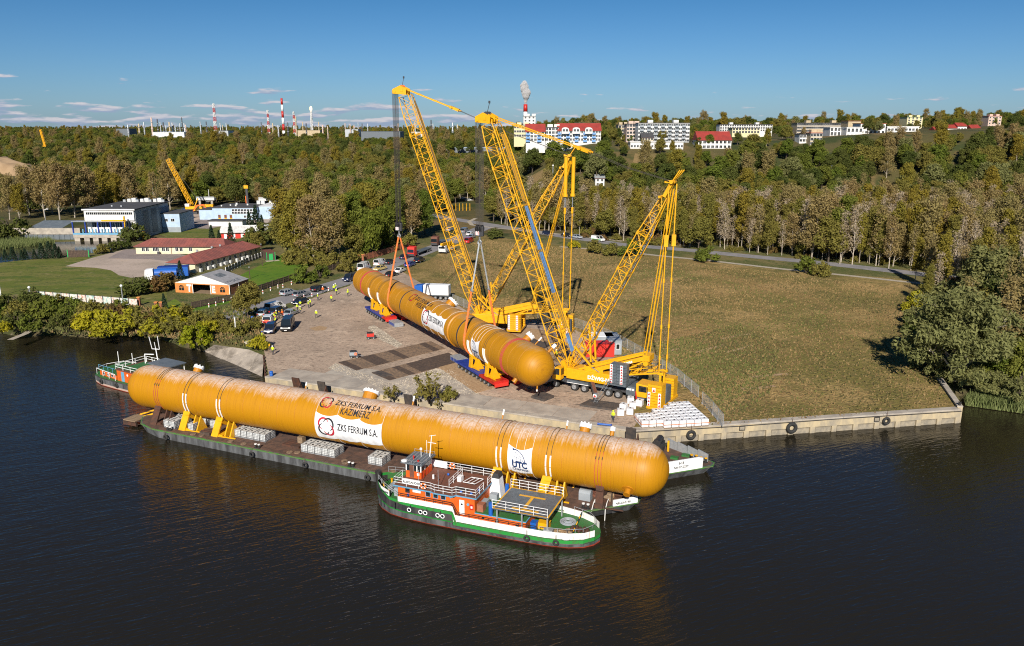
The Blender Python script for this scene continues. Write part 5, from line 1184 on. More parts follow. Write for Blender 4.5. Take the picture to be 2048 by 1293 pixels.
 for q in(-.75,.75):
  pts=[up0.lerp(mid,f)+nl*q for f in(0,.33,.66,1)]
  for p,e in zip(pts,pts[1:]):b.bar(p,e,.11,.15);b.bar(e-(e-p).normalized()*.3,e+(e-p).normalized()*.3,.22,.22)
 b.build('pendant_bar',M['crane_yellow'],rt)
 b=MB(O);dm=(Tp-up0).normalized();b.bar(mid-nl*.9,mid+nl*.9,.4);b.bar(mid-dm*.4,mid+dm*1.6,.9,.5)
 for q in(-.3,.3):b.bar(mid-dm*1.2+nl*q,mid+dm*2.0+nl*q,.25)
 b.build('pulley_block',M['crane_yellow'],rt)
 b=MB(O)
 for q in(-.6,-.45,.45,.6):b.tube([mid+dm*1.5+nl*q,mid.lerp(Tp,.5)+nl*q+Vector((0,0,-.35)),Tp+nl*q*.7],.035,4)
 b.build('reeving_rope',M['rope'],rt)
 zb=foot[1]-.8
 hA=11.7;zA=7.1 if truck else 5.7
 b=MB();b.box(-1.4,-1.5,zb,6.2,1.5,zb+1.72);b.box(-2.2,-1.2,zb+.2,-1.35,1.2,zb+1.0);su=b.build('superstructure',M['crane_yellow'],rt);su.rotation_euler.z=rz;bevel(su,.06)
 def sub(nm,mk,fn,par=None):
  q=MB();fn(q);o=q.build(nm,M[mk],par or rt)
  if not par:o.rotation_euler.z=rz
  return o
 sub('service_door','crane_yellow',lambda q:(q.box(-.4,-1.53,zb+.15,1.9,-1.503,zb+1.5),q.box(2.1,-1.54,zb+.12,6.1,-1.503,zb+1.55)),su)
 sub('winch_drum','crane_dark',lambda q:(q.cyl((4.2,-1,zb+1.9),(4.2,1,zb+1.9),.55,n=16),q.cyl((2.2,-.9,zb+1.8),(2.2,.9,zb+1.8),.45,n=16)),su)
 sub('winch_cheek','crane_yellow',lambda q:[q.box(x-.6,y,zb+1.73,x+.6,y+.1,zb+2.4)for x in(4.2,2.2)for y in(-1.15,1.05)],su)
 sub('handrail','crane_yellow',lambda q:(q.tube([(-1,1.45,zb+1.7),(-1,1.45,zb+2.6),(5.6,1.45,zb+2.6),(5.6,1.45,zb+1.7)],.03,4)),su)
 for s in(-1,1):
  sub('frame_beam','crane_yellow',lambda q:(q.bar((.4,s*1.0,foot[1]+.1),(hA,s*.75,zA),.5,.62),q.bar((.6,s*1.05,foot[1]+.9),(hA-.5,s*.75,zA+.5),.22,.3)))
  sub('frame_strut','crane_yellow',lambda q:(q.bar((6.6,s*.9,zb+1.6),(hA,s*.75,zA-.4),.2),q.bar((2.6+s*.0,s*.9,zA-2),(2.2,s*.9,zA+4.2),.24)))
  sub('raising_cylinder','crane_yellow',lambda q:(q.bar((-.2,s*1.15,foot[1]+4.6),(2.9,s*1.15,foot[1]+1.6),.26)))
  sub('cylinder_rod','steel',lambda q:(q.bar((2.9,s*1.15,foot[1]+1.6),(4.2,s*1.15,zb+1.75),.14)))
 sub('frame_head','crane_yellow',lambda q:(q.box(hA-.5,-1,zA-.5,hA+.6,1,zA+.4),q.cyl((hA,-1.1,zA-.9),(hA,1.1,zA-.9),.4,n=12)))
 b=MB(O)
 for q in(-.8,.8):
  for e in(0,.45):b.cyl(W(hA-.5+e,q,zA+.3),Tp+nl*q*.8+ds*e*.7-Vector((0,0,1.0)),.065,n=5)
 b.build('tie_bar',M['crane_yellow'],rt)
 cz=2.85 if truck else .9;cm='crane_grey' if truck else 'crane_yellow'
 for s in(-1,1):
  y0,y1=(-2.9,-1.35)if s<0 else(1.35,2.9)
  for k in range(7):
   z0=cz+k*.45;ch=.35;q=MB();q.prism([(6.7,y0),(8.9,y0),(8.9+.35,y0+.5),(8.9+.35,y1),(6.7,y1)]if s<0 else[(6.7,y0),(9.25,y0),(9.25,y1-.5),(8.9,y1),(6.7,y1)],z0+.03,z0+.42);o=q.build('counterweight_slab',M[cm],rt);o.rotation_euler.z=rz
   q=MB();q.cyl((7.8,y0-.05,z0+.22),(7.8,y0,z0+.22),.07,n=6);q.cyl((7.55,y0-.05,z0+.22),(7.55,y0,z0+.22),.04,n=6);q.build('lifting_pin',M['crane_dark'],o)
  if s<0:
   red_white(rt,W(6.72,-2.93,cz+.05),ds,3.05,.42,7,rt);red_white(rt,W(8.4,-2.93,cz+.05),ds,3.05,.42,7,rt)
 sub('counterweight_carrier',cm,lambda q:q.box(6.2,-2.7,cz-.35,9.3,2.7,cz))
 cab=sub('operator_cab','crane_yellow',lambda q:q.extr([(-3.2,0,1.95),(-1.75,0,1.95),(-1.75,0,3.95),(-2.7,0,3.95),(-3.2,0,3.0)],(0,-2.9,0),(0,-1.7,0)))
 sub('cab_window','glass',lambda q:(q.extr([(-3.0,0,2.75),(-1.95,0,2.75),(-1.95,0,3.75),(-2.6,0,3.75),(-3.0,0,3.0)],(0,-2.93,0),(0,-2.905,0)),q.box(-1.74,-2.75,2.7,-1.72,-1.85,3.75)),cab)
 bx=tip[0]+(-.2 if truck else-.3);by=3.4
 bal=sub('ballast_tray','crane_yellow',lambda q:(q.box(bx-1.1,-by,.05,bx+1.3,by+.8,.45)))
 for s in(-1,1):
  for k in range(8):
   if s>0 and k>6:continue
   z0=.46+k*.43;yy0,yy1=(-by,-by+1.9)if s<0 else(by-1.2,by+.7);sub('ballast_slab','crane_yellow',lambda q:q.box(bx-1.0,yy0,z0+.03,bx+1.15,yy1,z0+.40),bal)
 for x in(-.98,.68):red_white(rt,W(bx+x,-by-.03,.5),ds,2.2,.42,4,rt)
 red_white(rt,W(bx-.3,-by-.03,2.75),ds,.7,.5,1,rt)
 sub('ballast_slab','crane_grey',lambda q:(q.box(bx+.2,-1.3,.5,bx+1.2,.9,3.0)),bal)
 sub('ballast_post','crane_yellow',lambda q:[(q.bar((bx,y,.4),(bx,y,5.2),.3),q.bar((bx-.4,y,5.0),(bx+.5,y,5.0),.4))for y in(-.9,.9)]+[q.bar((bx,-.9,4.9),(bx,.9,4.9),.3)])
 sub('ballast_frame','crane_yellow',lambda q:[(q.bar((8.6,y*.8,3.9),(bx,y,5.1),.25),q.bar((8.6,y*.8,4.7),(bx-2,y,5.6),.12),q.bar((10.2,y*.85,4.3),(10.6,y*.85,5.0),.1),q.tube([(9.5,y,4.5),(9.5,y,5.7),(bx-1,y,6.2),(bx-1,y,5.0)],.04,4),q.bar((9,y*.8,4.0),(11,y,5.3),.1),q.bar((11.2,y,4.5),(bx-.6,y,5.9),.1))for y in(-.9,.9)]+[q.bar((11.5,-.9,4.6),(11.5,.9,4.6),.15)])
 b=MB(O);b2=MB(O);b3=MB(O)
 for y in(-.75,.75):
  sx_=ds*y*(.85 if not truck else .5);top=Tp+nl*y*.8+sx_-Vector((0,0,.3));lo=W(bx,y*.8,5.1)+sx_;l_=(top-lo).length
  if truck:b.cyl(top,top.lerp(lo,.45),.10,n=6);b.bar(top.lerp(lo,.26),top.lerp(lo,.32),.4,.6);b.cyl(top.lerp(lo,.45),lo,.09,n=6)
  else:b.cyl(top,top.lerp(lo,.235),.36,n=10);b.cyl(top.lerp(lo,.235),top.lerp(lo,.25),.5,n=10);b2.cyl(top.lerp(lo,.25),top.lerp(lo,.32),.11,n=8);b.cyl(top.lerp(lo,.32),top.lerp(lo,.36),.24,n=8);b.cyl(top.lerp(lo,.36),lo,.10,n=6)
  for f in(.5,.75,.92):b.cyl(top.lerp(lo,f)-Vector((0,0,.3)),top.lerp(lo,f)+Vector((0,0,.3)),.17,n=6)
 b.build('suspension_rod',M['crane_yellow'],rt)
 if not truck:b2.build('piston_rod',M['steel'],rt)
 zh=hook_xy[2];b=MB(O);hx=Vector((hook_xy[0],hook_xy[1],zh))
 for i in range(10):
  q=-.95+i*.21;top=hc+hz*1.9+across*q*.9+hz*(.28 if i%2 else-.28);b.tube([top,hx+across*q*.6+hz*(.32 if i%2 else-.32)],.045,4)
 b.build('hoist_rope',M['rope'],rt)
 return rt,W,ds,nl,rz,sub
hR=T2.matrix_basis@Vector((59.9,0,0));hL=T2.matrix_basis@Vector((22.7,0,0))
dR=(.866,-.5);dL=(.973,-.231)
CR,WR,dsR,nlR,rzR,subR=crane((10.7,122.8,2.2),dR,(-1.4,2.75),(hR.x+1.6,hR.y-.9,45.0),(hR.x,hR.y,27.2),(14.3,33.6),'yellow truck-mounted lattice boom crane nearer the water, blue plank along its boom',True,[(.07,.14,'walkway_blue'),(.16,.30,'crane_yellow'),(.30,.46,'walkway_blue'),(.47,.64,'walkway_blue'),(.66,.92,'crane_yellow')])
CL,WL,dsL,nlL,rzL,subL=crane((-6.7,161.2,2.2),dL,(.3,2.6),(hL.x+1.8,hL.y-.4,50.6),(hL.x,hL.y,23.7),(18.4,35.7),'taller yellow lattice boom crane farther back with orange boom head',False,[(.06,.94,'crane_yellow')])
sign_text('DŹWIG-MAR',.82,M['clean_white'],CR,WR(2.35,-1.56,2.45)-CR.location,dsR,(0,0,1),.03,sx=1.0)
sign_text('DŹWIG-MAR',.5,M['clean_white'],CR,WR(6.9,-1.18,5.05)-CR.location,(WR(11.7,-.75,7.1)-WR(.4,-1,2.85)),(0,0,1),.02)
def wheel_mesh(r,w):
 b=MB();b.lathe([(r*.55,-w/2),(r*.92,-w/2),(r,-w*.32),(r,w*.32),(r*.92,w/2),(r*.55,w/2)],20,ax=(0,1,0));ty=b.mesh('tyre',M['rubber'],True)
 b=MB();b.lathe([(.01,-w*.56),(r*.2,-w*.58),(r*.25,-w*.53),(r*.48,-w*.52),(r*.58,-w*.56),(r*.6,-w*.3),(.01,-w*.3)],16,ax=(0,1,0));return ty,b.mesh('rim',M['rim'])
WM={}
def wheel(par,x,y,z,r,w,flip=False):
 k=(round(r,3),round(w,3))
 if k not in WM:WM[k]=wheel_mesh(r,w)
 t=bpy.data.objects.new('wheel',WM[k][0]);C.objects.link(t);t.parent=par;t.location=(x,y,z)
 if flip:t.rotation_euler.z=math.pi
 link('rim',WM[k][1],t);return t
car_=thing('crane_carrier','dark grey eight-axle crane truck with yellow cab under the right crane','crane truck',CR.location,rzR)
b=MB();b.box(-6.5,-.9,1.0,12.2,.9,1.55);b.build('chassis',M['crane_dark'],car_)
b=MB();b.box(-1.2,-1.55,1.35,2.5,1.55,1.72);b.box(-6.8,-1.5,1.3,-1.9,1.5,1.6);b.box(3.6,-1.45,1.3,6.4,1.45,1.6);b.box(8.9,-1.5,.95,10.4,1.5,2.35);b.build('deck',M['crane_grey'],car_)
b=MB();b.box(-1.25,-1.585,1.28,2.55,-1.552,1.36);b.build('side_stripe',M['clean_white'],car_)
b=MB()
for q in(9.0,9.45,9.9):b.box(q,-1.53,1.75,q+.32,-1.503,2.05)
b.build('badge',M['clean_white'],car_)
b=MB();b.box(-6.7,-1.535,1.32,-2,-1.503,1.58);b.build('side_panel',M['crane_dark'],car_);sign_text('DŹWIG-MAR',.34,M['clean_white'],car_,(-6.2,-1.545,1.36),(1,0,0),(0,0,1),.01,sx=1.2)
for x in(-5.2,-3.4,0,1.75,5.9,7.55,9.6):
 for s in(-1,1):wheel(car_,x,s*1.22,.68,.68,.5,s>0)
tc_=MB();tc_.extr([(10.45,0,.85),(12.3,0,.85),(12.55,0,1.6),(12.35,0,2.85),(10.45,0,3.0)],(0,-1.4,0),(0,1.4,0));tc_=tc_.build('truck_cab',M['crane_yellow'],car_);bevel(tc_,.08)
b=MB();b.extr([(10.9,0,1.75),(12.2,0,1.75),(12.2,0,2.65),(10.9,0,2.7)],(0,-1.43,0),(0,-1.405,0));b.extr([(10.9,0,1.75),(12.2,0,1.75),(12.2,0,2.65),(10.9,0,2.7)],(0,1.405,0),(0,1.43,0));b.extr([(12.565,-1.25,1.65),(12.565,1.25,1.65),(12.39,1.2,2.75),(12.39,-1.2,2.75)],(0,0,0),(.03,0,0));b.build('windscreen',M['glass'],tc_)
b=MB();b.box(12.2,-1.45,.55,12.75,1.45,1.0);b.box(10.5,-1.45,.45,11.9,1.45,.84);b.build('bumper',M['crane_grey'],car_)
b=MB();b.extr([(10.5,0,.5),(10.75,0,.5),(10.55,0,1.7),(10.4,0,1.7)],(0,-1.47,0),(0,-1.452,0));b.build('warning_stripe',M['red'],car_)
for s,ex in((-1,4.9),(1,4.9)):
 for x0,dx in((2.9,2.4),(-3.0,-3.2)):
  if s>0 and dx>0:dx=2.4
  e=Vector((x0+dx,s*ex,1.0));b=MB();b.bar((x0,s*1.0,1.75),e+Vector((0,0,.25)),.55,.75);o=b.build('outrigger_beam',M['crane_grey'],car_)
  b=MB();b.bar(Vector((x0,s*1.0,2.14)),e+Vector((0,0,.64)),.5,.02);b.build('top_plate',M['deck_brown'],o)
  b=MB();b.cyl(e,(e.x,e.y,.35),.2,n=10);b.build('jack',M['crane_grey'],o);b=MB();b.cyl((e.x,e.y,.3),(e.x,e.y,.42),.55,n=14);b.build('jack_pad',M['crane_dark'],o)
  if s<0 and dx>0:b=MB();b.box(e.x-.28,e.y-.3,.95,e.x+.28,e.y-.27,1.45);b.build('warning_board',M['clean_white'],o);b=MB();b.add([(e.x-.25,e.y-.31,1.0),(e.x+.25,e.y-.31,1.0),(e.x,e.y-.31,1.42)],[(0,1,2)]);b.build('warning_triangle',M['signal_red'],o)
cr2=thing('crawler_undercarriage','dark crawler undercarriage in the shade under the left crane','crane undercarriage',CL.location,rzL)
for s in(-1,1):
 b=MB();b.extr([(-3.6,0,.5),(-3.2,0,.05),(6.2,0,.05),(6.6,0,.5),(6.2,0,1.1),(-3.2,0,1.1)],(0,s*3.4,0),(0,s*2.3,0));b.build('crawler_track',M['crane_dark'],cr2)
b=MB();b.box(-.5,-2.4,.4,3.5,2.4,1.2);b.cyl((1.5,0,1.2),(1.5,0,1.8),1.4,n=20);b.build('carbody',M['crane_yellow'],cr2)
def hook(p,zt,label,rz):
 t=thing('hook_block',label,'hook block',(p.x,p.y,zt),rz)
 b=MB();b.box(-.75,-.3,-1.4,.75,.3,.3);o=b.build('housing',M['crane_dark'],t);bevel(o,.12)
 b=MB()
 for q in(-.5,-.17,.17,.5):b.cyl((q-.06,0,-.1),(q+.06,0,-.1),.62,n=16)
 b.build('sheave',M['black'],t)
 b=MB();b.box(-.62,-.34,-1.2,.1,-.31,-.55);o=b.build('warning_board',M['clean_white'],t)
 b=MB()
 for q in(0,1,2):x=-.58+q*.24;b.add([(x,-.35,-1.17),(x+.1,-.35,-1.17),(x-.02+.16,-.35,-.6),(x+.04,-.35,-.6)],[(0,1,2,3)])
 b.build('warning_stripe',M['red'],o)
 b=MB();b.tube([(0,0,-1.4),(0,0,-2.0),(.3,0,-2.35),(.2,0,-2.7),(-.2,0,-2.75),(-.35,0,-2.5)],.16,6);b.tube([(0,0,-2.0),(-.3,0,-2.35),(-.2,0,-2.7)],.16,6);b.build('hook',M['steel'],t);return t
def sling(xs,zt,label,upper,off):
 t=thing('sling',label,'sling',T2['c'],T2.rotation_euler.z,'crane slings round the lifted column');Rr=R2+.07;zt-=T2['c'][2]
 th=math.acos(Rr/zt)
 for s in(-1,1):
  ty,tz=s*Rr*math.sin(th),Rr*math.cos(th)
  top=Vector((xs,s*.15,zt));tan=Vector((xs+off,ty,tz));cut=top.lerp(tan,upper)if upper else top
  if upper:
   b=MB();b.cyl(top,cut,.09,n=6);b.cyl(top+Vector((.2,0,0)),cut+Vector((.2,0,0)),.09,n=6);b.build('wire_leg',M['galv'],t);b=MB();b.cyl(cut-Vector((.3,0,0)),cut+Vector((.5,0,0)),.14,n=8);b.bar(cut+Vector((0,0,.5)),cut-Vector((0,0,.5)),.22);b.build('shackle',M['steel'],t)
  for k in(-.16,.16):
   b=MB();pts=[cut+Vector((k*.5,0,0)),tan+Vector((k,0,0))]+[Vector((xs+off+k,s*Rr*math.sin(a),Rr*math.cos(a)))for a in np.linspace(th,math.pi,10)[1:]]
   b.tube(pts,.14,6);b.build('sling_leg',M['sling_orange'],t)
 return t
hook(hL,23.6,'dark hook block of the left crane above the far half of the column',rzL-.2);hook(hR,27.0,'dark hook block of the right crane above the near half of the column',rzR)
sling(22.7,21.0,'orange sling hanging from the left crane hook',0,.2);sling(59.9,24.4,'sling with grey wire legs hanging from the right crane hook',.50,-.1)
def rail(t,pts,h=.95,m='clean_white',post=1.4,r=.028,name='railing',rows=3):
 b=MB();pts=[Vector(p)for p in pts]
 for k in range(rows):b.tube([p+Vector((0,0,h*(k+1)/rows))for p in pts],r,4)
 for p,q in zip(pts,pts[1:]):
  n=max(1,round((q-p).length/post))
  for i in range(n+1):c=p.lerp(q,i/n);b.cyl(c,c+Vector((0,0,h)),r,n=4)
 return b.build(name,M[m],t)
def hull_loft(t,st,mk_bands):
 "st: (x, halfwidth, [z levels]) stations; centre line y = yc; bands: material per level gap"
 nl=len(st[0][2])
 for L in range(nl-1):
  b=MB()
  for s in(-1,1):
   for(xa,wa,za,fa),(xb,wb,zb,fb)in zip(st,st[1:]):
    p=lambda x,w_,z,f,l:Vector((x,YC+s*w_*f[l],z[l]))
    q=[p(xa,wa,za,fa,L),p(xb,wb,zb,fb,L),p(xb,wb,zb,fb,L+1),p(xa,wa,za,fa,L+1)]
    b.quad(*(q if s<0 else q[::-1]))
  nm,mk=mk_bands[L];b.build(nm,M[mk],t)
TG=thing('tug_boat','orange, green and white tug boat with grey wheelhouse roof moored beside the loaded barge','tug boat',(-17.15,84.6,0),math.atan2(-.3623,.932))
YC=3.55;HW=3.55
xsn=[0,.5,1.4,3,5,8,11.2,11.4,14,18,22,24.5,26,26.9,27.3]
wsn=[.25,1.2,2.1,3.0,3.4,3.55,3.55,3.55,3.55,3.5,3.35,2.9,2.2,1.2,.15]
def lev(x):
 bow=max(0,1-x/4.5)**2
 top=2.15+1.2*bow if x<11.3 else .95
 return[-.6,.10,.17,.86+.3*bow,1.06+.3*bow,top-.34,top]if x<11.3 else[-.6,.10,.17,.46,.50,.58,.95]
fl=[.86,.95,.98,1.0,1.02,1.0,1.0]
st=[(x,w_,lev(x),fl)for x,w_ in zip(xsn,wsn)]
hull_loft(TG,st,[('hull_bottom','hull_red'),('boot_stripe','hull_red'),('hull','hull_grey'),('rubbing_band','green'),('upper_hull','hull_black'),('sheer_band','green')])
b=MB()
for x in(2.2,4,6,8.1,9.8):b.box(x,-.04,1.2,x+.1,.02,2.0)
b.build('fender_rib',M['black'],TG)
b=MB();b.tube([(11.25,-.03,2.1),(11.7,-.03,.85)],.12,5);b.build('sheer_band',M['green'],TG)
def deck(pts,z,mk,nm='deck'):
 b=MB();b.flat([(x,y,z)for x,y in pts]);return b.build(nm,M[mk],TG)
fwd=[i for i in range(len(xsn))if xsn[i]<=11.2];aft=[i for i in range(len(xsn))if xsn[i]>=11.4]
deck([(xsn[i],YC-wsn[i]*.99)for i in fwd]+[(xsn[i],YC+wsn[i]*.99)for i in fwd[::-1]],2.02,'deck_green')
deck([(xsn[i],YC-wsn[i]*.99)for i in aft]+[(xsn[i],YC+wsn[i]*.99)for i in aft[::-1]],.93,'deck_green')
b=MB();b.quad((11.3,.05,.9),(11.3,7.05,.9),(11.3,7.05,2.1),(11.3,.05,2.1));b.build('bulkhead',M['orange'],TG)
def bulw(idx,z0,h,side,mk='hull_white',inset=.22,nm='bulwark',th=.08):
 b=MB();P_=[Vector((xsn[i],YC+side*max(.02,wsn[i]-inset),z0))for i in idx]
 for a,c in zip(P_,P_[1:]):
  n_=Vector((0,side*-th,0));b.extr([a,c,c+Vector((0,0,h)),a+Vector((0,0,h))],(0,0,0),n_)
 return b.build(nm,M[mk],TG)
b=MB();b.box(4.4,.1,2.16,11.2,.2,2.76);b.build('bulwark',M['hull_white'],TG)
for s in(-1,1):bulw([7,8,9,10,11,12,13],.96,.72,s);bulw([1,2,3],2.3,.62,s,inset=.05,mk='clean_white' if s<0 else 'deck_green')
b=MB();b.extr([(11.25,.1,.95),(11.75,.1,.95),(11.25,.1,2.75)],(0,0,0),(0,.1,0));b.build('bulwark',M['clean_white'],TG)
sign_text('NR-03-0195',.3,M['print_black'],TG,(1.45,.97,2.62),(1,-.33,0),(0,0,1),.01)
b=MB();b.tube([(0,YC,-.2),(-.15,YC,1.5),(-.1,YC,3.7)],[.2,.28,.4],8);b.build('stem_post',M['black'],TG)
for x in(5.9,7.35,7.95,9.5,10.1):
 b=MB();tyre_ring(b,(x,-.06,1.44),(0,1,0),.22,.05);p_=b.build('porthole',M['clean_white'],TG);b=MB();b.cyl((x,-.07,1.44),(x,-.045,1.44),.2,n=14);b.build('pane',M['glass'],p_)
b=MB();b.prism([(4.0,.95),(13.6,.95),(13.6,6.1),(4.0,6.1)],.94,3.72);DH=b.build('deckhouse',M['orange'],TG)
b=MB();b.prism([(3.6,.55),(8.4,.55),(8.9,.35),(11.2,.35),(11.4,.75),(13.9,.75),(13.9,6.6),(3.6,6.6)],3.725,3.86);b.build('deck_edge',M['light_blue'],TG)
b=MB();b.prism([(3.65,.6),(8.42,.6),(8.92,.4),(11.15,.4),(11.35,.8),(13.85,.8),(13.85,6.55),(3.65,6.55)],3.863,3.9);b.build('upper_deck',M['deck_brown'],TG)
b=MB();b.box(13.6,.95,.94,19.6,5.6,2.0);LH=b.build('engine_casing',M['orange'],TG)
b=MB();b.box(13.62,.85,2.003,19.7,5.7,2.1);b.build('deck_edge',M['light_blue'],TG)
b=MB();b.box(13.65,.9,2.103,19.6,5.6,2.12);b.build('casing_top',M['deck_green'],TG)
def win(par,x0,x1,z0,z1,y,fm='clean_white',ax='y',fr=.06):
 b=MB();s=-1
 if ax=='y':b.box(x0-fr,y-.03,z0-fr,x1+fr,y-.003,z1+fr)
 else:b.box(y+.003,x0-fr,z0-fr,y+.03,x1+fr,z1+fr)
 w_=b.build('window',M[fm],par);b=MB()
 if ax=='y':b.box(x0,y-.04,z0,x1,y-.032,z1)
 else:b.box(y+.032,x0,z0,y+.04,x1,z1)
 b.build('pane',M['glass'],w_);return w_
for x in(7.6,8.55,9.5):win(DH,x,x+.5,3.0,3.5,.95,'light_blue')
win(DH,5.0,5.45,3.05,3.45,.95,'black')
b=MB();b.box(5.9,.92,3.2,6.9,.947,3.5);b.build('notice_board',M['clean_white'],DH)
b=MB();b.box(11.75,.91,1.6,12.35,.947,3.3);d_=b.build('door',M['clean_white'],DH);b=MB();b.cyl((12.05,.89,2.8),(12.05,.912,2.8),.12,n=12);b.build('pane',M['glass'],d_)
b=MB();b.box(13.0,.93,2.3,13.45,.947,2.95);f_=b.build('fire_box',M['red'],DH);b=MB();b.box(13.12,.915,2.5,13.33,.928,2.75);b.build('label_plate',M['clean_white'],f_)
for x,z,mk in((12.8,2.9,'light_blue'),(14.6,1.6,'glass'),(16.2,1.5,'glass'),(18.6,1.45,'glass'),(5.3,2.75,'bright_blue')):b=MB();b.cyl((x,.90,z),(x,.946,z),.16,n=12);b.build('porthole',M[mk],DH if x<13.6 else LH)
b=MB();b.cyl((10.7,.85,3.45),(10.7,.95,3.45),.14,n=10);b.build('lamp',M['light_blue'],DH)
rail(TG,[(4.45,.15,2.76),(11.15,.15,2.76)],.45,'black',1.2,.03,rows=2);rail(TG,[(11.9,.3,1.67),(19,.38,1.67),(21,.5,1.67)],.4,'black',1.2,.03,rows=2)
b=MB();b.bar((10.9,.5,2.8),(11.9,.5,1.2),.06);b.bar((10.9,.85,2.8),(11.9,.85,1.2),.06);b.build('stair_rail',M['black'],TG)
UD=3.9
rail(TG,[(3.7,2.6,UD),(3.7,.65,UD),(8.4,.65,UD),(8.9,.45,UD),(11.1,.45,UD),(11.4,.85,UD),(13.8,.85,UD),(13.8,3.0,UD)],.95)
rail(TG,[(5.6,6.5,UD),(9.0,6.5,UD),(9.3,6.5,UD),(13.8,6.5,UD),(13.8,4.2,UD)],.95)
rail(TG,[(9.9,2.2,UD),(9.9,5.8,UD)],.95);b=MB();b.box(3.72,.62,UD+.38,3.75,.63,UD+.9);b.build('deck_fitting',M['black'],TG)
nb=MB();nb.box(4.75,.58,UD+.35,7.05,.61,UD+.92);nb=nb.build('name_board',M['clean_white'],TG);sign_text('ALEKSANDER',.40,M['print_black'],nb,(4.83,.57,UD+.48),(1,0,0),(0,0,1),.012,sx=.92)
b=MB();b.box(5.65,6.48,UD+.1,7.6,6.51,UD+.9);b.build('wind_screen',M['clean_white'],TG)
def lifebuoy(x,y,z,ax=(0,1,0)):
 b=MB();tyre_ring(b,(x,y,z),ax,.30,.085);o=b.build('lifebuoy',M['hi_orange'],TG)
 b=MB()
 for k in range(4):a=R(45+90*k);b.sphere((x+.3*math.cos(a),y,z+.3*math.sin(a)),.11,6,4)
 b.build('lifebuoy_band',M['clean_white'],o)
lifebuoy(7.5,.52,UD+.5);lifebuoy(8.3,6.42,UD+.55)
wx0,wx1,wy0,wy1,wz=4.0,6.0,2.9,5.6,5.75
b=MB();b.prism([(wx0,wy0),(wx1,wy0),(wx1+.05,wy1),(wx0,wy1)],UD+.003,4.75);WH=b.build('wheelhouse',M['orange'],TG)
b=MB()
for x,y in((wx0+.06,wy0+.06),(wx1-.06,wy0+.06),(wx1-.06,wy1-.06),(wx0+.06,wy1-.06),(wx0+1.0,wy0+.06),(wx0+1.45,wy0+.06),(wx1-.06,wy0+1.0),(wx1-.06,wy0+1.9)):b.box(x-.06,y-.06,4.75,x+.06,y+.06,wz)
b.box(wx0,wy0,5.55,wx1,wy0+.1,wz);b.box(wx1-.1,wy0+.1,5.55,wx1,wy1,wz);b.build('window_frame',M['clean_white'],WH)
b=MB();b.box(wx0+.1,wy0+.03,4.76,wx1-.1,wy0+.05,5.55);b.box(wx1-.05,wy0+.13,4.76,wx1-.03,wy1-.1,5.55);b.box(wx0+.03,wy0+.1,4.76,wx0+.05,wy1-.1,5.55);b.build('pane',M['glass'],WH)
b=MB();b.box(wx0+.5,wy0-.03,UD+.05,wx0+1.05,wy0-.003,5.5);b.build('door',M['deck_brown'],WH);b=MB();b.box(wx0+1.45,wy0-.02,4.3,wx0+1.75,wy0-.003,4.6);b.build('notice',M['clean_white'],WH)
b=MB()
for i in range(7):b.box(wx1+.03,wy0+.1+i*.38,UD+.02,wx1+.06,wy0+.14+i*.38,4.7)
b.build('wall_rib',M['red'],WH)
b=MB();b.box(wx0-.4,wy0-.45,wz+.003,wx1+.4,wy1+.25,wz+.16);RF=b.build('wheelhouse_roof',M['roof_grey'],WH)
b=MB()
for i in range(6):x=wx0-.2+i*.46;b.box(x,wy0-.4,wz+.163,x+.07,wy1+.2,wz+.21)
b.build('roof_rib',M['galv'],RF)
rail(TG,[(wx0-.35,wy0-.4,wz+.16),(wx1+.35,wy0-.4,wz+.16),(wx1+.35,wy1+.2,wz+.16),(wx0-.35,wy1+.2,wz+.16)],.3,'galv',1.2,.02,'roof_rail',1)
b=MB();b.cyl((5.1,4.7,wz),(5.1,4.7,wz+1.0),.04,n=5);b.sphere((5.1,4.7,wz+1.1),.17,8,6);b.cyl((4.2,2.9,wz),(4.2,2.9,wz+.35),.05);b.sphere((4.0,2.6,wz+.3),.36,10,6,(1,1,.5));b.build('radar_dome',M['clean_white'],RF)
b=MB();b.cyl((4.7,3.6,wz+.1),(4.7,3.6,wz+.6),.07);b.sphere((4.7,3.6,wz+.55),.12,6,4);b.cyl((5.5,3.2,wz+.1),(5.5,3.2,wz+.35),.13);b.build('roof_lamp',M['red'],RF)
b=MB();b.cyl((6.1,4.9,wz),(6.4,5.0,wz+2.9),.07,.04,6);b.bar((5.9,4.9,wz+2.0),(6.9,5.1,wz+1.9),.05);b.bar((6.1,5,wz+2.75),(6.9,5.1,wz+2.95),.04);b.cyl((5.4,5.6,wz),(5.4,5.6,wz+1.9),.03,n=4);b.build('mast',M['clean_white'],TG)
b=MB();b.cyl((6.8,.8,UD),(6.8,.8,UD+2.2),.03,n=4);b.cyl((9.0,1.3,UD),(9.0,1.3,UD+2.4),.03,n=4);b.build('antenna',M['galv'],TG)
b=MB();b.box(10.1,3.9,UD+.003,10.6,4.6,UD+.6);b.cyl((7.2,3.6,UD),(7.2,3.6,UD+.5),.12);b.build('vent_box',M['clean_white'],TG)
b=MB()
for q in(0,.5,1.0,1.5):b.bar((11.2+q,3.1,UD+.5),(11.6+q,4.6,UD+.5),.05)
b.bar((11.2,3.1,UD+.5),(12.7,3.1,UD+.5),.06);b.bar((11.6,4.6,UD+.5),(13.1,4.6,UD+.5),.06);b.build('rack',M['clean_white'],TG)
for x,y in((11.8,1.3),(13.0,1.4),(13.5,2.4),(8.5,4.9)):b=MB();b.sphere((x,y,UD+.2),.16,8,5);b.build('float',M['bright_blue'],TG)
b=MB();b.box(10.6,2.0,UD+.002,12.2,2.7,UD+.02);b.build('deck_hatch',M['hull_black'],TG)
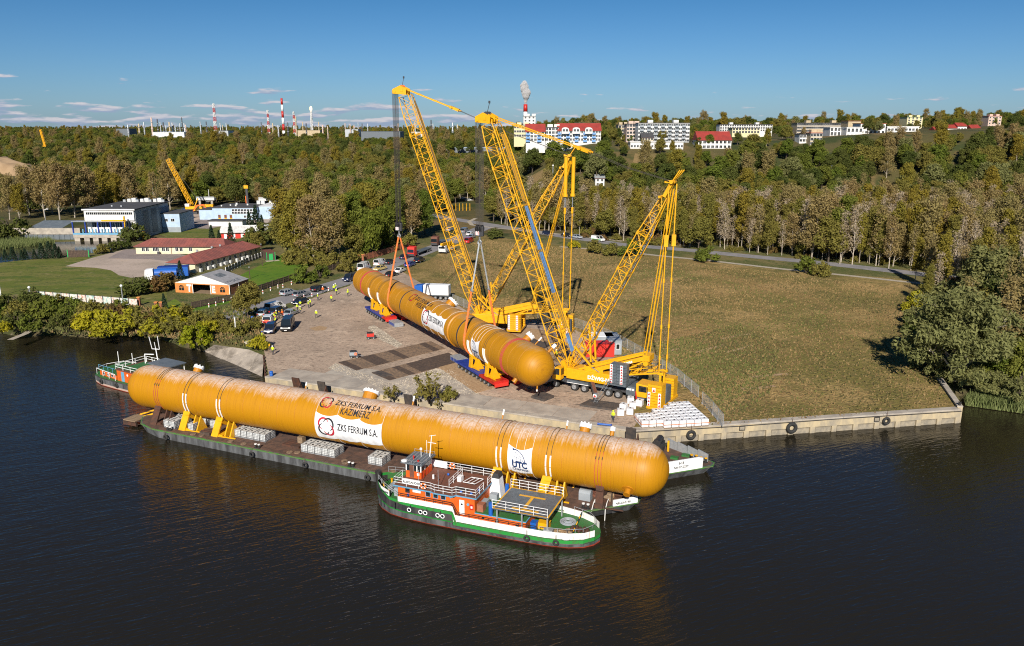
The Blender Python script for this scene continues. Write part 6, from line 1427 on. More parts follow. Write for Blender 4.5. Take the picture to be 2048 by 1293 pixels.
b=MB();b.cyl((8.0,3.2,UD+.004),(8.0,3.2,UD+.3),.12,n=8);b.build('deck_pipe',M['deck_brown'],TG)
b=MB();b.add([(13.4,5.2,2.1),(15.0,5.2,2.1),(15.0,6.6,2.1),(13.4,6.6,2.1),(13.9,5.3,4.4),(14.7,5.3,4.4),(14.7,6.5,4.4),(13.9,6.5,4.4)],[(0,1,5,4),(1,2,6,5),(2,3,7,6),(3,0,4,7),(4,5,6,7)]);fn=b.build('funnel',M['clean_white'],TG)
b=MB();b.add([(13.85,5.25,4.403),(14.75,5.25,4.403),(14.75,6.55,4.403),(13.85,6.55,4.403),(14.0,5.4,4.95),(14.6,5.4,4.95),(14.6,6.4,4.95),(14.0,6.4,4.95)],[(0,1,5,4),(1,2,6,5),(2,3,7,6),(3,0,4,7),(4,5,6,7)]);b.build('funnel_top',M['black'],fn)
b=MB();b.box(14.0,4.2,2.12,14.9,4.9,2.9);b.box(13.75,2.4,2.12,14.4,3.3,2.8);b.build('vent_box',M['clad_grey'],TG);b=MB();b.box(13.75,1.2,2.12,14.5,2.0,3.0);b.build('locker',M['brick_red'],TG)
for x,y in((15.5,5.9),(15.5,1.0)):b=MB();b.cyl((x,y,2.1),(x,y,3.6),.24,n=10);b.build('vent_pipe',M['bright_blue'],TG)
pz=3.35;px0,px1,py0,py1=15.95,22.4,.35,5.9
b=MB();b.box(px0,py0,pz-.12,px1,py1,pz);PF=b.build('platform',M['crane_grey'],TG)
b=MB();z1=pz+.004
for q in((px0,py0,px1,py0+.16),(px0,py1-.16,px1,py1),(px0,py0+.16,px0+.16,py1-.16),(px1-.16,py0+.16,px1,py1-.16)):b.quad((q[0],q[1],z1),(q[2],q[1],z1),(q[2],q[3],z1),(q[0],q[3],z1))
for q in((17.6,4.2,20.7,4.55),(17.9,1.0,21.0,1.35),(19.05,1.35,19.4,4.2)):b.quad((q[0],q[1],z1),(q[2],q[1],z1),(q[2],q[3],z1),(q[0],q[3],z1))
b.build('painted_mark',M['crane_yellow'],PF)
rail(TG,[(px0,py0+.03,pz),(px1-.1,py0+.03,pz)],1.0,'clean_white',1.6,.03);rail(TG,[(px0+.05,py1-.05,pz),(px1-.05,py1-.05,pz)],1.05,'clean_white',1.1,.03)
b=MB()
for x in(16.4,19.3,22.2):
 for y in(.6,5.7):b.cyl((x,y,.94),(x,y,pz-.12),.09,n=6)
b.build('platform_post',M['galv'],TG)
rail(TG,[(21.3,.55,1.68),(24.3,.95,1.68),(25.9,1.75,1.68),(26.6,2.9,1.68),(26.8,3.6,1.68),(26.5,4.5,1.68),(25.6,5.6,1.68),(23.5,6.3,1.68)],.4,'galv',1.1,.03,rows=1)
b=MB();b.cyl((2.2,2.2,2.5),(2.2,3.4,2.5),.35,n=12);b.cyl((2.9,3.9,2.5),(2.9,5,2.5),.35,n=12);b.box(1.9,2.4,2.02,3.3,4.6,2.3);b.box(3.2,1.4,2.02,3.7,2.0,3.0);b.build('anchor_winch',M['clad_grey'],TG)
for x,y in((1.0,2.9),(1.2,4.4),(2.4,1.5),(3.4,5.5)):b=MB();b.cyl((x,y,2.0),(x,y,2.5),.11);b.cyl((x,y,2.5),(x,y,2.56),.16);b.build('bollard',M['crane_yellow'],TG)
rail(TG,[(3.9,1.0,2.1),(2.0,1.35,2.9),(.6,2.4,3.2)],.6,'galv',1.0,.03,rows=2);rail(TG,[(4.0,6.7,2.1),(2.0,5.8,2.8),(.6,4.7,3.2)],.7,'galv',1.0,.03,rows=2)
def stern(nm,lab,cat,x,y,z=.95):
 p=TG.matrix_basis@Vector((x,y,0));return thing(nm,lab,cat,(p.x,p.y,z),TG.rotation_euler.z)
for i,(x,y,r,mk,lab)in enumerate(((23.2,1.9,.75,'mat_pale','large pale rope coil on the green tug stern'),(24.0,2.7,.42,'wood','small yellow rope coil on the green tug stern'),(24.1,1.3,.6,'tote_white','flat white rope coil near the tug stern rail'),(23.3,4.6,.85,'clad_grey','grey rope coil on the far side of the tug stern'))):
 t=stern('rope_coil',lab,'rope coil',x,y);
 for k in range(4):b=MB();tyre_ring(b,(0,0,.08+.09*(k//2)),(0,0,1),r*(1-.22*k),.09);b.build('turn',M[mk],t)
t=stern('sand_bags','dark brown tarpaulin bundles on the tug stern','bundle',25.1,2.9)
for i in range(5):b=MB();b.sphere((-.8+i*.42,.2*(i%2),.28),.4,8,6,(.6,1.5,.75));b.build('bundle',M['rust'],t,smooth=True)
t=stern('yellow_box','yellow grit box on the tug stern','box',21.2,2.5);b=MB();b.box(-.6,-.45,0,.6,.45,.65);b.build('body',M['crane_yellow'],t);b=MB();b.box(-.65,-.5,.653,.65,.5,.75);b.build('lid',M['crane_yellow'],t)
t=stern('waste_bin','blue wheeled bin on the tug stern','bin',20.4,1.5);b=MB();b.add([(-.25,-.3,0),(.25,-.3,0),(.25,.3,0),(-.25,.3,0),(-.32,-.38,1.0),(.32,-.38,1.0),(.32,.38,1.0),(-.32,.38,1.0)],[(0,3,2,1),(0,1,5,4),(1,2,6,5),(2,3,7,6),(3,0,4,7),(4,5,6,7)]);b.build('body',M['bright_blue'],t);b=MB();b.box(-.34,-.4,1.003,.34,.4,1.08);b.build('lid',M['bright_blue'],t)
t=stern('steel_locker','grey steel locker at the tug stern rail','locker',22.2,.95);b=MB();b.box(-.5,-.3,0,.5,.3,.8);b.build('body',M['galv'],t);b=MB();b.box(-.4,-.33,.15,.4,-.303,.65);b.build('door',M['clad_grey'],t)
t=stern('barrier_pole','black and yellow striped pole leaning over the tug stern','pole',24.6,1.2)
for i in range(8):b=MB();b.cyl(Vector((0,0,.1)).lerp(Vector((.3,3.2,1.6)),i/8),Vector((0,0,.1)).lerp(Vector((.3,3.2,1.6)),(i+1)/8),.06,n=6);b.build('band',M['black' if i%2 else 'crane_yellow'],t)
for x,y,lab in((20.2,-.35,'tyre fender on the white bulwark of the tug, left'),(23.4,-.1,'black tyre fender at the stern of the tug')):
 p=TG.matrix_basis@Vector((x,y,0));fender((p.x,p.y,.9),TG.matrix_basis.to_3x3()@Vector((0,-1,0)),lab,.36,.6,'tyre fenders of the tug')
PG=thing('pusher_boat','small orange and green pusher boat behind the left end of the column','pusher boat',(-74.4,132.6,0),math.atan2(-.5046,.8633))
YC=3.4;xsn=[0,.6,1.6,4,8,16,20,20.4];wsn=[.6,1.8,2.7,3.3,3.4,3.4,3.2,3.0]
hull_loft(PG,[(x,w_,[-.5,.12,.5,1.35,1.5],[.9,.96,1,1.02,1.0])for x,w_ in zip(xsn,wsn)],[('hull_bottom','hull_red'),('boot_stripe','plaster_pink'),('hull','hull_grey'),('sheer_band','hull_black')])
TGs=TG;TG=PG
deck([(x,YC-w_*.98)for x,w_ in zip(xsn,wsn)]+[(x,YC+w_*.98)for x,w_ in list(zip(xsn,wsn))[::-1]],1.45,'deck_green')
b=MB();b.prism([(2.4,1.2),(8,.8),(8,6),(2.4,5.6)],1.453,2.4);c_=b.build('cabin',M['orange'],PG);b=MB();b.prism([(2.2,1.0),(8.1,.6),(8.1,6.2),(2.2,5.8)],2.403,2.5);b.build('cabin_roof',M['deck_green'],PG)
b=MB();b.box(8.003,.7,1.453,15,6.2,3.4);h_=b.build('deckhouse',M['orange'],PG);b=MB();b.box(7.9,.5,3.403,15.4,6.4,3.52);b.build('house_roof',M['deck_brown'],PG);b=MB();b.box(8.5,1,3.523,12,6,3.55);b.build('roof_mat',M['deck_green'],PG)
for x in(3.6,4.9,6.0,6.8):win(PG,x,x+.5,1.75,2.15,.95-.02*x+.1)
b=MB();b.box(9.2,.66,1.5,10.0,.697,3.2);b.build('door',M['light_blue'],h_);b=MB();b.cyl((10.9,.66,2.8),(10.9,.69,2.8),.2,n=12);b.build('porthole',M['clean_white'],h_)
rail(PG,[(1.0,3.4,1.5),(1.8,1.0,1.5),(8,.3,1.5)],1.1,'clean_white',2.0,.05,rows=1);rail(PG,[(1.0,3.4,1.5),(2.0,6.0,1.5),(6,6.6,1.5)],1.1,'clean_white',2.0,.05,rows=1);rail(PG,[(8,.6,3.5),(14,.6,3.5),(14,6.2,3.5),(8,6.2,3.5),(8,.6,3.5)],.9,'clean_white',1.8,.045,rows=2);rail(PG,[(2.4,1.1,2.5),(8,.8,2.5)],.8,'light_blue',1.4,.04,rows=1)
for x,y,h in((3,4.5,2.4),(5.5,5.5,2.2),(9.0,5.8,1.9),(11,6,1.7)):b=MB();b.cyl((x,y,2.5 if x<8 else 3.5),(x,y,2.5+h),.06,n=5);b.build('lamp_post',M['clean_white'],PG)
b=MB();b.cyl((12.5,5.6,3.5),(12.2,5.6,6.6),.09,n=6);b.bar((11.2,5.6,6.3),(13.2,5.6,6.5),.1);b.bar((11.2,5.6,6.3),(10.7,5.6,8.4),.08);b.bar((12.2,5.6,6.4),(12.0,5.6,7.6),.07);b.bar((13.2,5.6,6.5),(13.0,5.6,8.8),.08);b.build('mast',M['clean_white'],PG)
b=MB();b.tube([(9.5,5.2,3.5),(9.6,5.2,5.2),(12,5.2,5.5)],.1,6);b.build('davit',M['clean_white'],PG)
b=MB();b.box(12.6,3.4,4.4,18.0,7.0,4.55);b.build('canopy',M['roof_grey'],PG)
b=MB();b.cyl((17.6,3.6,1.45),(17.6,3.6,4.4),.08);b.cyl((17.6,6.8,1.45),(17.6,6.8,4.4),.08);b.build('canopy_post',M['clean_white'],PG)
lifebuoy(2.5,5.2,2.0);TG=TGs
for x,lab in((.2,'tyre fender at the bow of the left pusher'),(4.5,'tyre fender on the side of the left pusher'),(8.8,'tyre fender nearest the column on the left pusher')):
 p=PG.matrix_basis@Vector((x,-.15 if x>1 else 2.2,0));fender((p.x,p.y,.9),PG.matrix_basis.to_3x3()@Vector((0,-1,0)),lab,.42,.4,'tyre fenders of the left pusher')
def spmt(x0,x1,xr,lab,flip=False):
 for s in(-1,1):
  t=thing('transporter',lab+(' on the river side' if s<0 else ' on the field side'),'transporter',(A2.x,A2.y,2.2),T2.rotation_euler.z,'self-propelled transporters under the lifted column')
  y0,y1=(-3.2,-.35)if s<0 else(.35,3.2)
  b=MB();b.box(x0,y0,.95,xr,y1,1.3);b.box(x0+.2,(y0+y1)/2-.35,.6,xr,(y0+y1)/2+.35,.947);b.build('deck',M['blue'],t)
  b=MB();b.box(xr+.005,y0,.95,x1,y1,1.25);b.box(x1-.9,y0+.1,1.253,x1,y1-.1,1.4);b.build('power_pack',M['red'],t);b=MB();b.box(x1+.003,y0+.2,.5,x1+.25,y1-.2,1.1);b.build('hitch',M['signal_red'],t)
  n=int((x1-x0)/1.42)
  for k in range(n):
   for y in(y0+.35,y1-.35):wheel(t,x0+.75+k*1.42,y,.42,.42,.45,y>(y0+y1)/2)
  b=MB()
  for k in range(n):x=x0+.75+k*1.42;b.bar((x,y0+.35,.5),(x+.25,y0+.7,.95),.18);b.bar((x,y1-.35,.5),(x+.25,y1-.7,.95),.18)
  b.build('swing_arm',M['crane_dark'],t)
spmt(7.9,20.6,18.8,'blue transporter with red end under the far half of the column');spmt(56.5,70.6,65.4,'blue and red transporter under the near half of the column')
for x,lab in((11.2,'yellow saddle on the far transporter, left'),(16.9,'yellow saddle on the far transporter, right'),(61.3,'yellow saddle on the near transporter beside the globe banner'),(67.2,'yellow saddle on the near transporter, nearer the dome')):
 saddle(T2,x,R2,7.8,3.52,'crane_yellow',lab,2.6,.9,lean=0)
for x,y,lab in((23,-1.5,'grey support block under the column beside the far transporter'),(53.6,-1.2,'grey support block under the column beside the near transporter')):
 p=T2.matrix_basis@Vector((x,y,0));t=thing('support_block',lab,'support block',(p.x,p.y,2.24),T2.rotation_euler.z);b=MB();b.box(-1.7,-1,.02,1.7,1,.9);b.build('block',M['galv'],t);b=MB()
 for q in range(5):b.box(-1.5+q*.65,-1.02,.15,-1.05+q*.65,-1.003,.75)
 b.build('side_pocket',M['blue'],t)
WT=make_tote(True);wfirst=True
eE=Vector((dE.x,dE.y,0));bE=Vector((-dE.y,dE.x,0));rzE=math.atan2(dE.y,dE.x)
def put_wrapped(p,rz,lab,grp):
 global wfirst
 if wfirst:wfirst=False;WT.location=p;WT.rotation_euler.z=rz;WT['label']=lab;WT['group']=grp;return WT
 return dup(WT,p,rz,lab,group=grp)
def tote_block(o,rows,lab,grp,pitch=1.12):
 for j,(i0,i1)in enumerate(rows):
  for i in range(i0,i1):
   put_wrapped(o+eE*((i+.5)*pitch)+bE*((j+.5)*pitch+rnd.uniform(-.03,.03)),rzE+rnd.uniform(-.02,.02),lab,grp)
 j0,(i0,i1)=0,rows[0];t=thing('ratchet_strap','orange ratchet strap round the '+grp,'strap',o,rzE);b=MB();n=len(rows)*pitch
 b.bar((i0*pitch-.02,-.02,.62),(i1*pitch+.02,-.02,.60),.03,.07);b.bar((i0*pitch-.02,-.02,.62),(rows[-1][0]*pitch-.02 if rows[-1][0]==i0 else i0*pitch-.02,min(n,3*pitch),.64),.03,.07);b.build('band',M['sling_orange'],t)
tote_block(P(1283,858),[(0,3),(0,3),(0,3)],'white wrapped tote of the square left block on the quay','left block of wrapped totes');tote_block(P(1328,859),[(0,6),(0,6),(0,6),(0,6),(0,6),(2,6),(3,6)],'white wrapped tote of the large right block on the quay','right block of wrapped totes')
for u,v in((1241,832),(1260,830),(1265,818),(1247,821),(1261,808),(1279,813)):put_wrapped(P(u,v),rzE-.5+rnd.uniform(-.3,.3),'white wrapped tote standing loose beside the watching man on the quay','loose wrapped totes')
def mesh_fence(pts,label):
 p0=pts[0];t=thing('mesh_fence',label,'fence',p0)
 for a,c in zip(pts,pts[1:]):
  n=max(1,round((c-a).length/3.4))
  for k in range(n):
   p,q=a.lerp(c,k/n)-p0,a.lerp(c,(k+1)/n-.01)-p0;b=MB();z=Vector((0,0,2.0));b.tube([p+z*.06,q+z*.06,q+z,p+z],.035,4,close=True)
   for i in range(1,16):c_=p.lerp(q,i/16);b.bar(c_+z*.06,c_+z,.016)
   for i in range(1,6):b.bar(p+z*(i/6),q+z*(i/6),.012)
   b.build('fence_panel',M['galv'],t);b=MB();d=(q-p).normalized();b.box(p.x-.12,p.y-.3,0,p.x+.12,p.y+.3,.14);b.build('foot',M['concrete'],t)
mesh_fence([P(*q)for q in((1075,640),(1150,655),(1205,674),(1240,691),(1285,717),(1325,742),(1355,761),(1397,797))],'grey mesh fence curving behind the cranes along the field')
mesh_fence([P(*q)for q in((1404,808),(1425,830),(1446,856))],'short mesh fence closing the right end of the totes');mesh_fence([P(*q)for q in((905,605),(940,620),(975,632))],'mesh fence behind the lifted column on the field side')
def cabin(name,lab,cat,p,rz,L,W_,H_,mk,roof=None,wins=(),ribs=True,door=None):
 t=thing(name,lab,cat,p,rz);b=MB();b.box(0,0,.1,L,W_,H_);b.build('body',M[mk],t)
 if ribs:
  b=MB();n=int(L/.5)
  for i in range(n):b.box(i*.5+.1,-.03,.25,i*.5+.32,-.002,H_-.15)
  b.build('rib',M[mk],t)
 b=MB();b.box(-.06,-.06,H_+.003,L+.06,W_+.06,H_+.12);b.build('roof',M[roof or mk],t)
 for x,z,w_,h in wins:b=MB();b.box(x-.08,-.05,z-.08,x+w_+.08,-.031,z+h+.08);q=b.build('window',M['clean_white'],t);b=MB();b.box(x,-.06,z,x+w_,-.052,z+h);b.build('pane',M['glass'],q)
 if door:x,w_,mkd=door;b=MB();b.box(x,-.06,.15,x+w_,-.032,2.1);b.build('door',M[mkd],t)
 return t
cabin('open_container','red open-top container beside the grey site cabin','container',P(1172,716),R(2),5.2,2.4,2.5,'signal_red');cabin('site_cabin','grey site cabin with small white-framed window by the mesh fence','cabin',P(1217,711),R(2),2.4,6,2.7,'clad_grey','galv',[(1.4,1.2,.6,.9)])
cabin('site_cabin','white-roofed site cabin behind the red container','cabin',P(1178,702),R(2),4.6,3.2,2.7,'clad_grey','clean_white')
def cart(u,v,mk,lab,rz):
 t=thing('generator_cart',lab,'generator',P(u,v),rz);b=MB();b.box(-.9,-.5,.35,.9,.5,.55);b.build('frame',M['crane_dark'],t);b=MB();b.box(-.8,-.45,.553,.6,.45,1.15);b.build('housing',M[mk],t);b=MB();b.box(-.7,-.4,1.153,.4,.4,1.35);b.build('lid',M['black'],t)
 for x in(-.5,.5):
  for s in(-1,1):wheel(t,x,s*.5,.25,.25,.14,s>0)
 b=MB();b.bar((.9,0,.4),(1.7,0,.3),.07);b.tube([(-.85,-.4,.55),(-.85,-.4,1.4),(-.85,.4,1.4)],.03,4);b.build('drawbar',M['steel'],t)
 return t
cart(742,678,'signal_red','red generator cart standing alone on the cobbles',.2);t=cart(709,716,'clad_grey','grey generator cart with orange hose at the track mat',.1);b=MB();tyre_ring(b,(.3,-.48,.85),(0,1,0),.2,.08);b.build('hose_coil',M['hi_orange'],t)
t=thing('ladder','aluminium ladder leaning on the outrigger of the right crane','ladder',P(1187,809));b=MB();b.bar((0,0,.3),(2.2,1.2,3.6),.06);b.bar((.45,-.25,.3),(2.65,.95,3.6),.06)
for i in range(11):f=(i+.5)/11;b.bar(Vector((0,0,.3)).lerp(Vector((2.2,1.2,3.6)),f),Vector((.45,-.25,.3)).lerp(Vector((2.65,.95,3.6)),f),.04)
b.build('frame',M['steel'],t)
t=thing('blue_pipe','bright blue pipe lying on the quay edge','pipe',P(1196,852));b=MB();b.cyl((0,0,.3),(1.8,-.5,.3),.14,n=8);b.build('tube',M['bright_blue'],t);b=MB();b.cyl((-.08,.02,.3),(.06,-.02,.3),.2,n=8);b.cyl((1.75,-.48,.3),(1.9,-.53,.3),.2,n=8);b.build('flange',M['blue'],t)
for u,v,mk,lab in((505,641,'bright_blue','blue barrel by the small tree at the yard edge'),(543,753,'bright_blue','blue barrel at the left quay corner')):t=thing('barrel',lab,'barrel',P(u,v));b=MB();b.lathe([(.28,0),(.31,.3),(.28,.33),(.31,.6),(.28,.9),(.2,.92)],12);b.build('drum',M[mk],t,True)
t=thing('survey_tripod','wooden survey tripod beside the man at the yard edge','tripod',P(540,707));b=MB();[b.bar((0,0,1.45),(.55*math.cos(a),.55*math.sin(a),0),.05)for a in(0,2.1,4.2)];b.build('leg',M['wood'],t);b=MB();b.box(-.12,-.12,1.45,.12,.12,1.75);b.build('instrument',M['crane_yellow'],t)
t=thing('boulder','pale boulder in the weeds by the slipway','boulder',P(500,690));b=MB();b.sphere((0,0,.3),.8,8,6,(1.3,.8,.7));[b.v.__setitem__(i,(x*(1+.2*math.sin(i*7)),y*(1+.2*math.cos(i*5)),z))for i,(x,y,z)in enumerate(b.v)];b.build('stone',M['concrete'],t)
for i,(u,v)in enumerate(((566,576),(581,590),(588,607),(608,597),(624,594),(657,582),(447,606),(463,603),(432,612),(418,615),(526,588),(541,582),(556,577),(583,570),(599,565))):
 t=thing('marker_post','white post with red band along the grass verge and cobbles','post',P(u,v),0,'white and red posts along the verge');b=MB();b.cyl((0,0,0),(0,0,1.0),.11,n=8);b.build('shaft',M['clean_white'],t);b=MB();b.cyl((0,0,.5),(0,0,.72),.115,n=8);b.build('band',M['signal_red'],t)
def vehicle(kd,paint,lab,u,v,rz,cat='car',grp=None):
 G={'sedan':(4.5,1.8,[(0,.35),(4.45,.3),(4.5,.62),(4.35,.8),(3.25,.95),(.75,.98),(.05,.85)],(.55,3.3,1.15,2.55,.95,1.42)),'wagon':(4.7,1.82,[(0,.35),(4.65,.32),(4.7,.65),(4.5,.85),(3.4,1.0),(.1,1.02),(0,.85)],(.08,3.5,.45,2.7,1.0,1.5)),'suv':(4.6,1.9,[(0,.45),(4.55,.42),(4.6,.8),(4.45,1.02),(3.3,1.12),(.08,1.15),(0,.9)],(.08,3.35,.3,2.7,1.12,1.78)),'van':(5.0,2.0,[(0,.35),(4.95,.35),(5.0,.8),(4.75,1.1),(4.1,1.2),(.04,1.25),(0,.8)],(.04,4.2,.1,3.5,1.2,2.0)),'bigvan':(5.9,2.1,[(0,.4),(5.85,.4),(5.9,.85),(5.7,1.2),(5.1,1.35),(.03,1.4),(0,.8)],(.03,5.15,.08,4.5,1.35,2.45)),'hatch':(3.9,1.72,[(0,.35),(3.85,.33),(3.9,.62),(3.75,.85),(3.0,.98),(.1,1.0),(0,.8)],(.08,3.1,.4,2.4,.98,1.46))}[kd]
 L,W_,pr,(b0,b1,t0,t1,z0,z1)=G;t=thing(kd if kd in('van',)else{'bigvan':'van','hatch':'car','sedan':'car','wagon':'car','suv':'car'}[kd],lab,cat,P(u,v),rz,grp);h=L/2;w_=W_/2;m=M[paint]
 b=MB();b.extr([(x-h,0,z)for x,z in pr],(0,-w_,0),(0,w_,0));o=b.build('body',m,t);bevel(o,.07)
 ins=.14;solid=kd in('van','bigvan')and paint!='paint_whitecar'
 q=[(b0-h,-w_+.05,z0),(b1-h,-w_+.05,z0),(b1-h,w_-.05,z0),(b0-h,w_-.05,z0),(t0-h,-w_+ins+.05,z1),(t1-h,-w_+ins+.05,z1),(t1-h,w_-ins-.05,z1),(t0-h,w_-ins-.05,z1)]
 b=MB();b.add(q,[(0,1,5,4),(1,2,6,5),(2,3,7,6),(3,0,4,7)]);b.build('window',M['glass'],t)
 b=MB();Q=[Vector(p)for p in q];b.extr([Q[4],Q[5],Q[6],Q[7]],(0,0,-.02),(0,0,.06))
 for i in range(4):b.bar(Q[i],Q[i+4],.11)
 for f in((.36,.7)if kd!='sedan' else(.45,)):
  for i,j in((0,1),(3,2)):b.bar(Q[i].lerp(Q[j],f),Q[i+4].lerp(Q[j+4],f),.1)
 if kd in('van','bigvan'):
  for i,j,s in((0,1,-1),(3,2,1)):A_,B_,C_,D_=Q[i],Q[i].lerp(Q[j],.62),Q[i+4].lerp(Q[j+4],.62),Q[i+4];b.extr([A_,B_,C_,D_],(0,s*.005,0),(0,s*.02,0))
 b.build('roof',m,t)
 wr=.33 if kd in('sedan','wagon','hatch')else .37
 for x in(L*.19-h,L*.81-h):
  for s in(-1,1):wheel(t,x,s*(w_-.08),wr,wr,.22,s>0)
 zl=pr[3][1]-.15
 for s in(-1,1):b=MB();b.box(h-.14,s*(w_-.28)-.2,zl-.1,h+.012,s*(w_-.28)+.2,zl+.08);b.build('headlight',M['clean_white'],t);b=MB();b.box(-h-.012,s*(w_-.2)-.14,zl-.05,-h+.1,s*(w_-.2)+.14,zl+.2);b.build('tail_light',M['red'],t)
 b=MB();b.box(h-.02,-.26,.45,h+.02,.26,.57);b.box(-h-.02,-.26,.6,-h+.02,.26,.72);b.build('number_plate',M['clean_white'],t);return t
rd=lambda a,c:math.atan2(P(*c).y-P(*a).y,P(*c).x-P(*a).x)
H1=rd((590,590),(700,560));H2=rd((780,530),(850,503));FC=R(-84)
for a in(('wagon','paint_silver','silver estate car with red tail lights, first in line on the verge road',577,590,H1),('wagon','paint_grey','grey estate car parked second on the verge road',603,593,H1),('wagon','paint_black','black estate car behind the man in orange',637,582,H1+.05),('sedan','paint_black','black saloon on the cobbles in front of the verge road',601,608,H1+math.pi),('van','paint_whitecar','white minibus with dark rear windows among the parked cars',551,621,H1),('suv','paint_navy','dark blue car half hidden by the standing group',556,628,H1+.2),('sedan','paint_silver','silver saloon beside the black van',582,631,H1+.25),('hatch','paint_silver','small silver hatchback seen from behind at the yard edge',526,632,H1+.5),('suv','paint_navy','dark blue pickup facing the water, nearest to the yard edge',541,665,FC),('bigvan','paint_black','large black van facing the water on the cobbles',576,659,FC),('van','paint_navy','dark blue van at the far dome of the lifted column',702,562,H1+math.pi),('bigvan','paint_whitecar','white panel van parked by the fence behind the column dome',728,541,H1+.3),('sedan','paint_tan','tan yellow car on the service road',760,541,H2+2.9),('van','paint_whitecar','white van beside the tan car',760,531,H2),('sedan','paint_black','black car parked on the grass beside the service road',779,528,H2),('sedan','paint_whitecar','white car on the service road behind the column',800,545,H2),('sedan','paint_black','black and white car just behind the lifted column',783,553,H2-.2),('wagon','paint_bluecar','bright blue car under the orange sling leg',820,533,H2),('suv','paint_black','black off-road car on the service road',839,525,H2),('sedan','paint_navy','dark car beside the red lorry',809,518,H2),('wagon','paint_silver','light car farther up the service road seen through the left boom',900,462,H2),('van','paint_grey','grey van at the top of the service road',929,466,H2),('sedan','paint_whitecar','white car parked at the top of the service road',940,471,H2),('sedan','paint_silver','second pale car at the top of the service road',943,477,H2),('van','paint_redcar','red van near the hook of the right crane',938,486,H2),('wagon','paint_navy','dark car driving on the main road',1096,470,R(-48)),('sedan','paint_silver','silver car driving on the main road behind the bushes',1153,477,R(-46)),('sedan','paint_black','black car on the main road behind the ballast rods',1133,474,R(-46)),('sedan','paint_whitecar','white car parked far off on the green strip',938,403,0.1),('hatch','paint_grey','grey car parked far off on the green strip',928,400,0.1)):
 vehicle(*a,cat='van' if 'van' in a[0]else 'car',grp='cars and vans around the site')
t=vehicle('van','paint_whitecar','white van with green bands standing on the main road',1196,483,R(-44),'van');b=MB();b.box(-2.3,-1.02,.7,2.2,-1.004,.95);b.box(-2.3,1.004,.7,2.2,1.02,.95);b.build('side_stripe',M['door_green'],t)
t=vehicle('suv','paint_whitecar','white service car with red stripes and orange plate on its tail',538,646,R(95),'car');b=MB();b.box(-2.33,-.8,.55,-2.315,.8,.95);b.build('rear_stripe',M['signal_red'],t);b=MB();b.box(-2.345,-.5,1.0,-2.315,.5,1.2);b.build('rear_plate',M['hi_orange'],t)
def lorry(u,v,rz,cab,lab,bed=True,box=None,L=9):
 t=thing('lorry',lab,'lorry',P(u,v),rz);b=MB();b.box(-L,-1.2,.95,-1.2,1.2,1.15);b.box(-L,-.5,.6,1.6,.5,.95);b.build('flatbed',M['crane_grey'],t)
 b=MB();b.extr([(-.4,0,.6),(1.7,0,.5),(1.85,0,1.5),(1.6,0,3.3),(-.4,0,3.5)],(0,-1.22,0),(0,1.22,0));c_=b.build('cab',M[cab],t);bevel(c_,.1)
 b=MB();b.extr([(1.86,-1.1,1.6),(1.86,1.1,1.6),(1.72,1.05,2.6),(1.72,-1.05,2.6)],(0,0,0),(.03,0,0));b.box(.4,-1.25,1.7,1.4,-1.223,2.5);b.build('windscreen',M['glass'],c_);b=MB();b.box(1.7,-1.15,.5,1.9,1.15,1.2);b.build('grille',M['crane_dark'],c_)
 for x in[.9,-1.6]+[-L+.8+i*1.3 for i in range(3)]:
  for s in(-1,1):wheel(t,x,s*1.0,.5,.5,.35,s>0)
 if box:b=MB();b.box(-L+.1,-1.25,1.2,-.6,1.25,3.6);o=b.build('cargo_box',M[box],t);bevel(o,.06)
 return t
lorry(826,514,H2+math.pi,'signal_red','red lorry with long empty flatbed trailer',L=13);lorry(872,492,H2+math.pi,'deck_brown','dark red lorry waiting behind the red one',L=8);lorry(845,597,R(170),'bright_blue','lorry with white cargo box and blue cab behind the lifted column',box='clean_white',L=7);lorry(306,563,R(195),'clean_white','white-cabbed tanker truck with blue tank beside the blue container',L=6.5)
t=scene.objects['lorry.003'];b=MB();b.cyl((-6.3,0,2.2),(-.7,0,2.2),1.15,n=20);b.build('tank',M['bright_blue'],t,False)
t=thing('mobile_crane','small yellow telescopic mobile crane behind the left boom','mobile crane',P(893,505),H2+math.pi)
b=MB();b.box(-5,-1.25,.7,4,1.25,1.5);b.build('carrier',M['tote_white'],t);b=MB();b.box(-3.5,-1.2,1.503,1.2,.2,3.0);b.box(-4.6,-1.2,1.6,-3.5,1.2,2.6);b.build('superstructure',M['crane_yellow'],t);b=MB();b.bar((-3,.6,3.0),(5.5,.6,3.4),.8);b.bar((5.5,.6,3.4),(6.2,.6,3.42),.6);b.build('boom',M['crane_yellow'],t)
b=MB();b.box(2.6,-1.2,1.5,4.2,1.2,2.7);c_=b.build('cab',M['clean_white'],t);b=MB();b.box(4.21,-1.1,1.8,4.24,1.1,2.5);b.build('windscreen',M['glass'],c_)
for x in(-4,-2.2,1.4,3):
 for s in(-1,1):wheel(t,x,s*1.05,.55,.55,.4,s>0)
